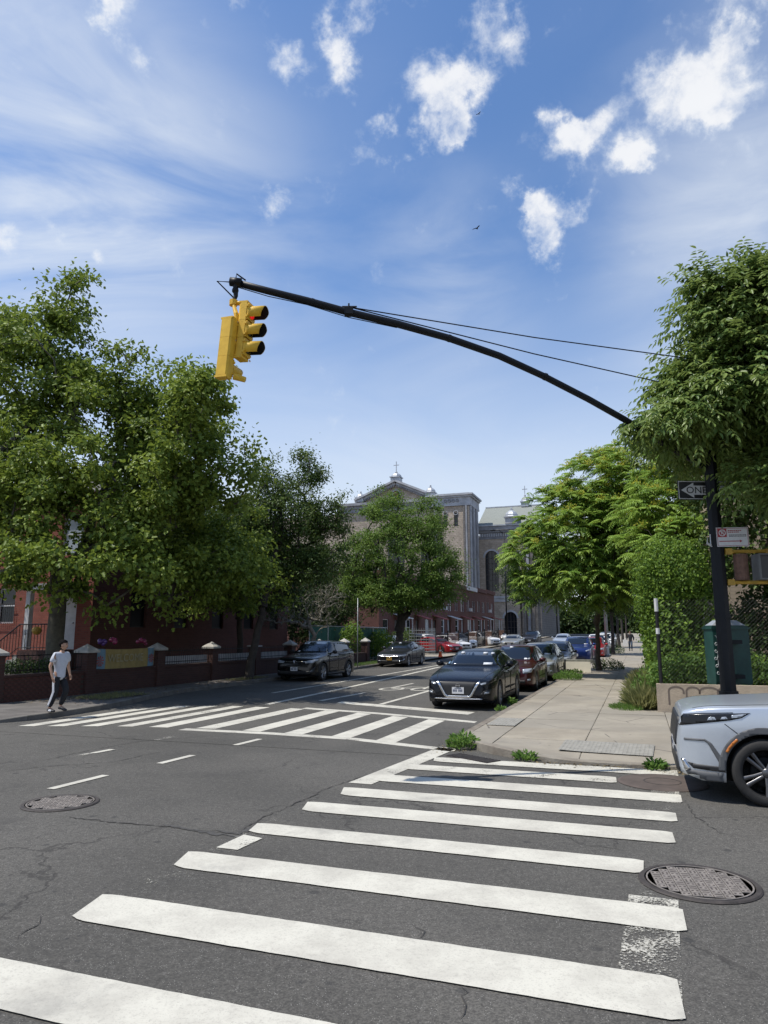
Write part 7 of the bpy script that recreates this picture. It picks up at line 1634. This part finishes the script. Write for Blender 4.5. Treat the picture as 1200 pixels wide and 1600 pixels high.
# dark iron lot railing
lr = struct_thing('lot_railing', 'dark iron railing round the parked cars in the lot', 'railing', -15.7, 57)
def lz2(y): return elev(57 + y) - elev(57)
for k in range(9):
    m = MB(); y0 = k * 4.0
    for q in range(26): m.tube([(0, y0 + q * .16, lz2(y0) - .1), (0, y0 + q * .16, lz2(y0) + 1.75)], .014, 4)
    for z in (.25, 1.6): m.tube([(0, y0, z + lz2(y0)), (0, y0 + 4, z + lz2(y0 + 4))], .02, 5)
    m.build('panel', 'iron_black' if k % 2 == 0 else 'rust_brown', lr); MB().bx(-.05, .05, y0 - .05, y0 + .05, lz2(y0) - .2, lz2(y0) + 1.95).build('post', 'iron_black', lr)
lp = sheet('lot_paving', -20.9, -15.9, 50, 118, .02, 'concrete_flag'); tag(lp, 'pale paved lot behind the railing', kind='structure')
o = sheet('apron', -15.9, -13.48, 45.2, 57, .134, 'concrete_flag'); tag(o, 'pale concrete drive by the traffic cone', kind='structure')
o = sheet('front_yard', -19.6, -16.35, 14.9, 38, .03, 'soil'); tag(o, 'shaded front garden soil behind the low wall', kind='structure')
# birds
for (u, v, y, lab) in ((745, 357, 60, 'small dark bird gliding in the middle of the sky'), (748, 178, 90, 'tiny dark bird high in the sky beside a cloud')):
    p = at_y(u, v, y); o = thing('bird', lab, 'bird', p, R(40), 'birds in the sky')
    MB().sphere((0, 0, 0), .07, 8, 6, (2.4, .8, .8)).add([(.08, 0, .02), (-.06, 0, .02), (-.10, .30, .10), (.02, .32, .10), (-.12, .50, .04)], [(0, 1, 2, 3), (3, 2, 4)]).add([(.08, 0, .02), (-.06, 0, .02), (-.10, -.30, .10), (.02, -.32, .10), (-.12, -.50, .04)], [(3, 2, 1, 0), (4, 2, 3)]).build('body', 'bird_black', o)

# ------------------------------------------------------------------ people
def skin_mesh(name, joints, edges, mat, parent, sub=2, root=0):
    me = bpy.data.meshes.new(name); me.from_pydata([j[0] for j in joints], edges, []); o = bpy.data.objects.new(name, me); COL.objects.link(o)
    sk = o.modifiers.new('skin', 'SKIN'); sk.use_smooth_shade = True
    for i, j in enumerate(joints):
        r = j[1]; me.skin_vertices[0].data[i].radius = (r, r) if isinstance(r, (int, float)) else r; me.skin_vertices[0].data[i].use_root = (i == root)
    o.modifiers.new('sub', 'SUBSURF').levels = sub
    dg = bpy.context.evaluated_depsgraph_get(); m2 = bpy.data.meshes.new_from_object(o.evaluated_get(dg)); bpy.data.objects.remove(o); m2.name = name
    return link(name, m2, parent, mat, True)
def person(name, label, loc, yaw, J, H=1.72, sleeves=True, shirt='shirt_grey', trous='trouser_black', stripe=True, head_yaw=0.0, detail=True, group=None):
    """J: joint positions for a 1.72 m figure looking along +x, y to its left"""
    o = thing(name, label, 'person', loc, yaw, group); k = H / 1.72; o.scale = (k, k, k)
    V = {n: Vector(p) for n, p in J.items()}
    names = ['pelvis', 'waist', 'chest', 'neckb', 'neck']; rad = {'pelvis': (.105, .08), 'waist': (.105, .078), 'chest': (.12, .085), 'neckb': (.06, .055), 'neck': (.052, .055)}
    js = [(V[n], rad[n]) for n in names]; ed = [(0, 1), (1, 2), (2, 3), (3, 4)]
    def chain_(start, seq):
        prev = start
        for p, r in seq: js.append((p, r)); ed.append((prev, len(js) - 1)); prev = len(js) - 1
        return prev
    for sd in ('L', 'R'):
        w_ = chain_(2, [(V['sh' + sd], .050), (V['el' + sd], .042), (V['wr' + sd], .028), (V['ha' + sd], (.036, .020))])
        wr, ha = V['wr' + sd], V['ha' + sd]; fd = (ha - wr).normalized(); sidev = Vector((1, 0, 0)) - fd * fd.x; sidev.normalize()
        if detail:
            for q in range(4):
                b = ha + sidev * (-.024 + .016 * q) + fd * .012; c_ = b + fd * (.035 - .004 * abs(q - 1.5)) ; d_ = c_ + fd * .028 + Vector((0, .012 if sd == 'R' else -.012, 0)); chain_(w_, [(b, .010), (c_, .009), (d_, .008)])
            tb_ = ha - fd * .03 + sidev * .035; chain_(w_, [(tb_, .011), (tb_ + fd * .03 + sidev * .012, .009)])
        chain_(0, [(V['hi' + sd], .085), (V['kn' + sd], .055), (V['an' + sd], .036), (V['to' + sd], (.035, .028))])
    skin_mesh('body', js, ed, 'skin', o)
    # head
    hd = V['head']; Mh = Matrix.Translation(hd) @ Matrix.Rotation(head_yaw, 4, 'Z')
    def hm(m): m.v = [tuple(Mh @ Vector(v)) for v in m.v]; return m
    m = MB(); m.sphere((0, 0, .02), .098, 18, 14, (1.0, .80, 1.16)); 
    for i, v in enumerate(m.v):                   # jaw and chin
        x, y, z = v
        if z < .0: f = min(1, -z / .10); m.v[i] = (x * (1 - .18 * f) + .018 * f, y * (1 - .34 * f), z * 1.02)
    hm(m).build('head', 'skin', o, True)
    hm(MB().add([(.092, 0, .03), (.094, .012, -.012), (.094, -.012, -.012), (.122, 0, -.012), (.095, 0, -.022)], [(0, 1, 3), (0, 3, 2), (3, 1, 4), (3, 4, 2)])).build('nose', 'skin', o, True)
    hm(MB().sphere((-.005, .080, .0), .028, 8, 6, (.7, .35, 1.1)).sphere((-.005, -.080, .0), .028, 8, 6, (.7, .35, 1.1))).build('ears', 'skin', o, True)
    hm(MB().sphere((.083, .033, .028), .012, 8, 6, (.7, 1.2, .7)).sphere((.083, -.033, .028), .012, 8, 6, (.7, 1.2, .7)).box((.090, .033, .052), (.01, .034, .008)).box((.090, -.033, .052), (.01, .034, .008)).box((.084, 0, -.032), (.012, .040, .007))).build('eyes_brows_moustache', 'hair', o, True)
    hm(MB().box((.083, 0, -.046), (.012, .038, .010))).build('mouth', mk('lips', (.32, .12, .10), .5).name, o)
    m = MB(); m.sphere((-.012, 0, .045), .108, 18, 12, (1.0, .86, 1.05)); rr = random.Random(3)
    keep = []; 
    for f in m.f:
        c_ = sum((Vector(m.v[i]) for i in f), Vector()) / len(f)
        if c_.z > .055 + max(0, c_.x) * .3 or (c_.x < -.02 and c_.z > -.03): keep.append(f)
    m.f = keep; m.v = [(v[0] + rr.uniform(-.004, .004), v[1] + rr.uniform(-.004, .004), v[2] + rr.uniform(-.003, .006)) for v in m.v]; hm(m).build('hair', 'hair', o, True)
    # clothes
    js = [(V['pelvis'] + Vector((0, 0, .0)), (.158, .118)), (V['waist'], (.150, .112)), (V['chest'], (.170, .122)), (V['neckb'] + Vector((0, 0, .012)), (.095, .08))]; ed = [(0, 1), (1, 2), (2, 3)]
    js[0] = (V['pelvis'] + Vector((0, 0, -.20)), .155)
    for sd in ('L', 'R'):
        a, b = V['sh' + sd], V['el' + sd]; i = len(js); js.append((a, .082)); ed.append((2, i)); js.append((a.lerp(b, .72 if sleeves is True else 1.0), .070)); ed.append((i, i + 1))
        if sleeves == 'long': js.append((V['wr' + sd], .045)); ed.append((i + 1, i + 2))
    skin_mesh('t_shirt' if sleeves is True else 'jacket', js, ed, shirt, o)
    js = [(V['pelvis'] + Vector((0, 0, -.04)), (.135, .10))]; ed = []
    for sd in ('L', 'R'):
        i = len(js); an = V['an' + sd]; kn = V['kn' + sd]; hi = V['hi' + sd]
        js += [(hi + Vector((0, 0, -.08)), .098), (hi.lerp(kn, .55), .092), (kn, .078), (kn.lerp(an, .55), .072), (an + Vector((0, 0, .03)), .060)]; ed += [(0, i), (i, i + 1), (i + 1, i + 2), (i + 2, i + 3), (i + 3, i + 4)]
    tr = skin_mesh('trousers', js, ed, trous, o)
    if stripe:
        vsb = BVHTree.FromPolygons([v.co.copy() for v in tr.data.vertices], [tuple(p.vertices) for p in tr.data.polygons])
        hi, kn, an = V['hiR'], V['knR'], V['anR']; pts = [hi + Vector((0, 0, .05)), hi.lerp(kn, .5), kn, kn.lerp(an, .5), an + Vector((0, 0, .05))]; fine = []
        for a, b in zip(pts[:-1], pts[1:]): fine += [a.lerp(b, q / 6) for q in range(6)]
        fine.append(pts[-1]); vs = []
        for p in fine:
            for q in (-.03, -.01, .012, .032):
                loc, nr, _, _ = vsb.ray_cast(Vector((p.x + q, p.y - 1, p.z)), Vector((0, 1, 0)))
                vs.append((loc if loc else Vector((p.x + q, p.y - .09, p.z))) + Vector((0, -.006, 0)))
        n = len(fine); MB().add(vs, [(i * 4 + j, i * 4 + j + 1, (i + 1) * 4 + j + 1, (i + 1) * 4 + j) for i in range(n - 1) for j in range(3)]).build('side_stripe', 'stripe_white', o, True)
    for sd in ('L', 'R'):
        an, to = V['an' + sd], V['to' + sd]; d = (to - an); d.z = 0; d.normalize(); heel = an - d * .06; tip_ = to + d * .06; zf = min(an.z, to.z) - .045
        js = [(Vector((heel.x, heel.y, heel.z - .045)), (.045, .042)), (Vector((an.x, an.y, an.z - .03)) + d * .03, (.050, .048)), (Vector((to.x, to.y, to.z - .005)), (.050, .036)), (Vector((tip_.x, tip_.y, tip_.z - .008)), (.038, .026))]
        sh_ = skin_mesh('shoe', js, [(0, 1), (1, 2), (2, 3)], 'shoe_dark', o)
        if stripe: MB().sphere(tuple((an + to) / 2 + Vector((0, -.045 if sd == 'R' else .045, -.02))), .035, 8, 6, (1.6, .4, .7)).build('shoe_flash', 'shoe_white', sh_, True)
    return o
JW = dict(pelvis=(0, 0, .95), waist=(.02, 0, 1.08), chest=(.045, 0, 1.30), neckb=(.03, 0, 1.44), neck=(.05, 0, 1.51), head=(.08, 0, 1.60),
    shL=(.04, .19, 1.38), elL=(.0, .27, 1.12), wrL=(.08, .27, .90), haL=(.11, .265, .83), shR=(.02, -.19, 1.38), elR=(-.03, -.28, 1.11), wrR=(.06, -.28, .87), haR=(.09, -.27, .79),
    hiL=(.0, .09, .90), knL=(.17, .09, .52), anL=(.02, .09, .14), toL=(.17, .09, .06), hiR=(0, -.09, .90), knR=(.02, -.10, .50), anR=(-.14, -.10, .10), toR=(.0, -.11, .045))
pp = P(*gp(88, 1113, .13), .13 - elev(gp(88, 1113, .13)[1]))
person('person', 'dark haired man in grey t-shirt and striped black trousers stepping to the kerb', pp, R(-20), JW, 1.63, head_yaw=R(18))
JF = dict(JW); JF['haR'] = (.06, -.27, .80)
pf = P(-.72, 66.0, .13)
person('person', 'distant shopper in dark clothes carrying a pale bag up the pavement', pf, HD_TO_CAM, JF, 1.72, 'long', 'coat_dark', 'jeans', False, detail=False)
bg_ = thing('shopping_bag', 'pale shopping bag in the hand of the distant shopper', 'bag', P(-1.15, 65.8, .13 + .45), -AZ)
MB().bx(-.2, .2, -.08, .08, 0, .52).build('bag', 'bag_white', bg_); MB().tube([(-.1, 0, .52), (0, 0, .64), (.1, 0, .52)], .012, 5).build('handle', 'bag_white', bg_)
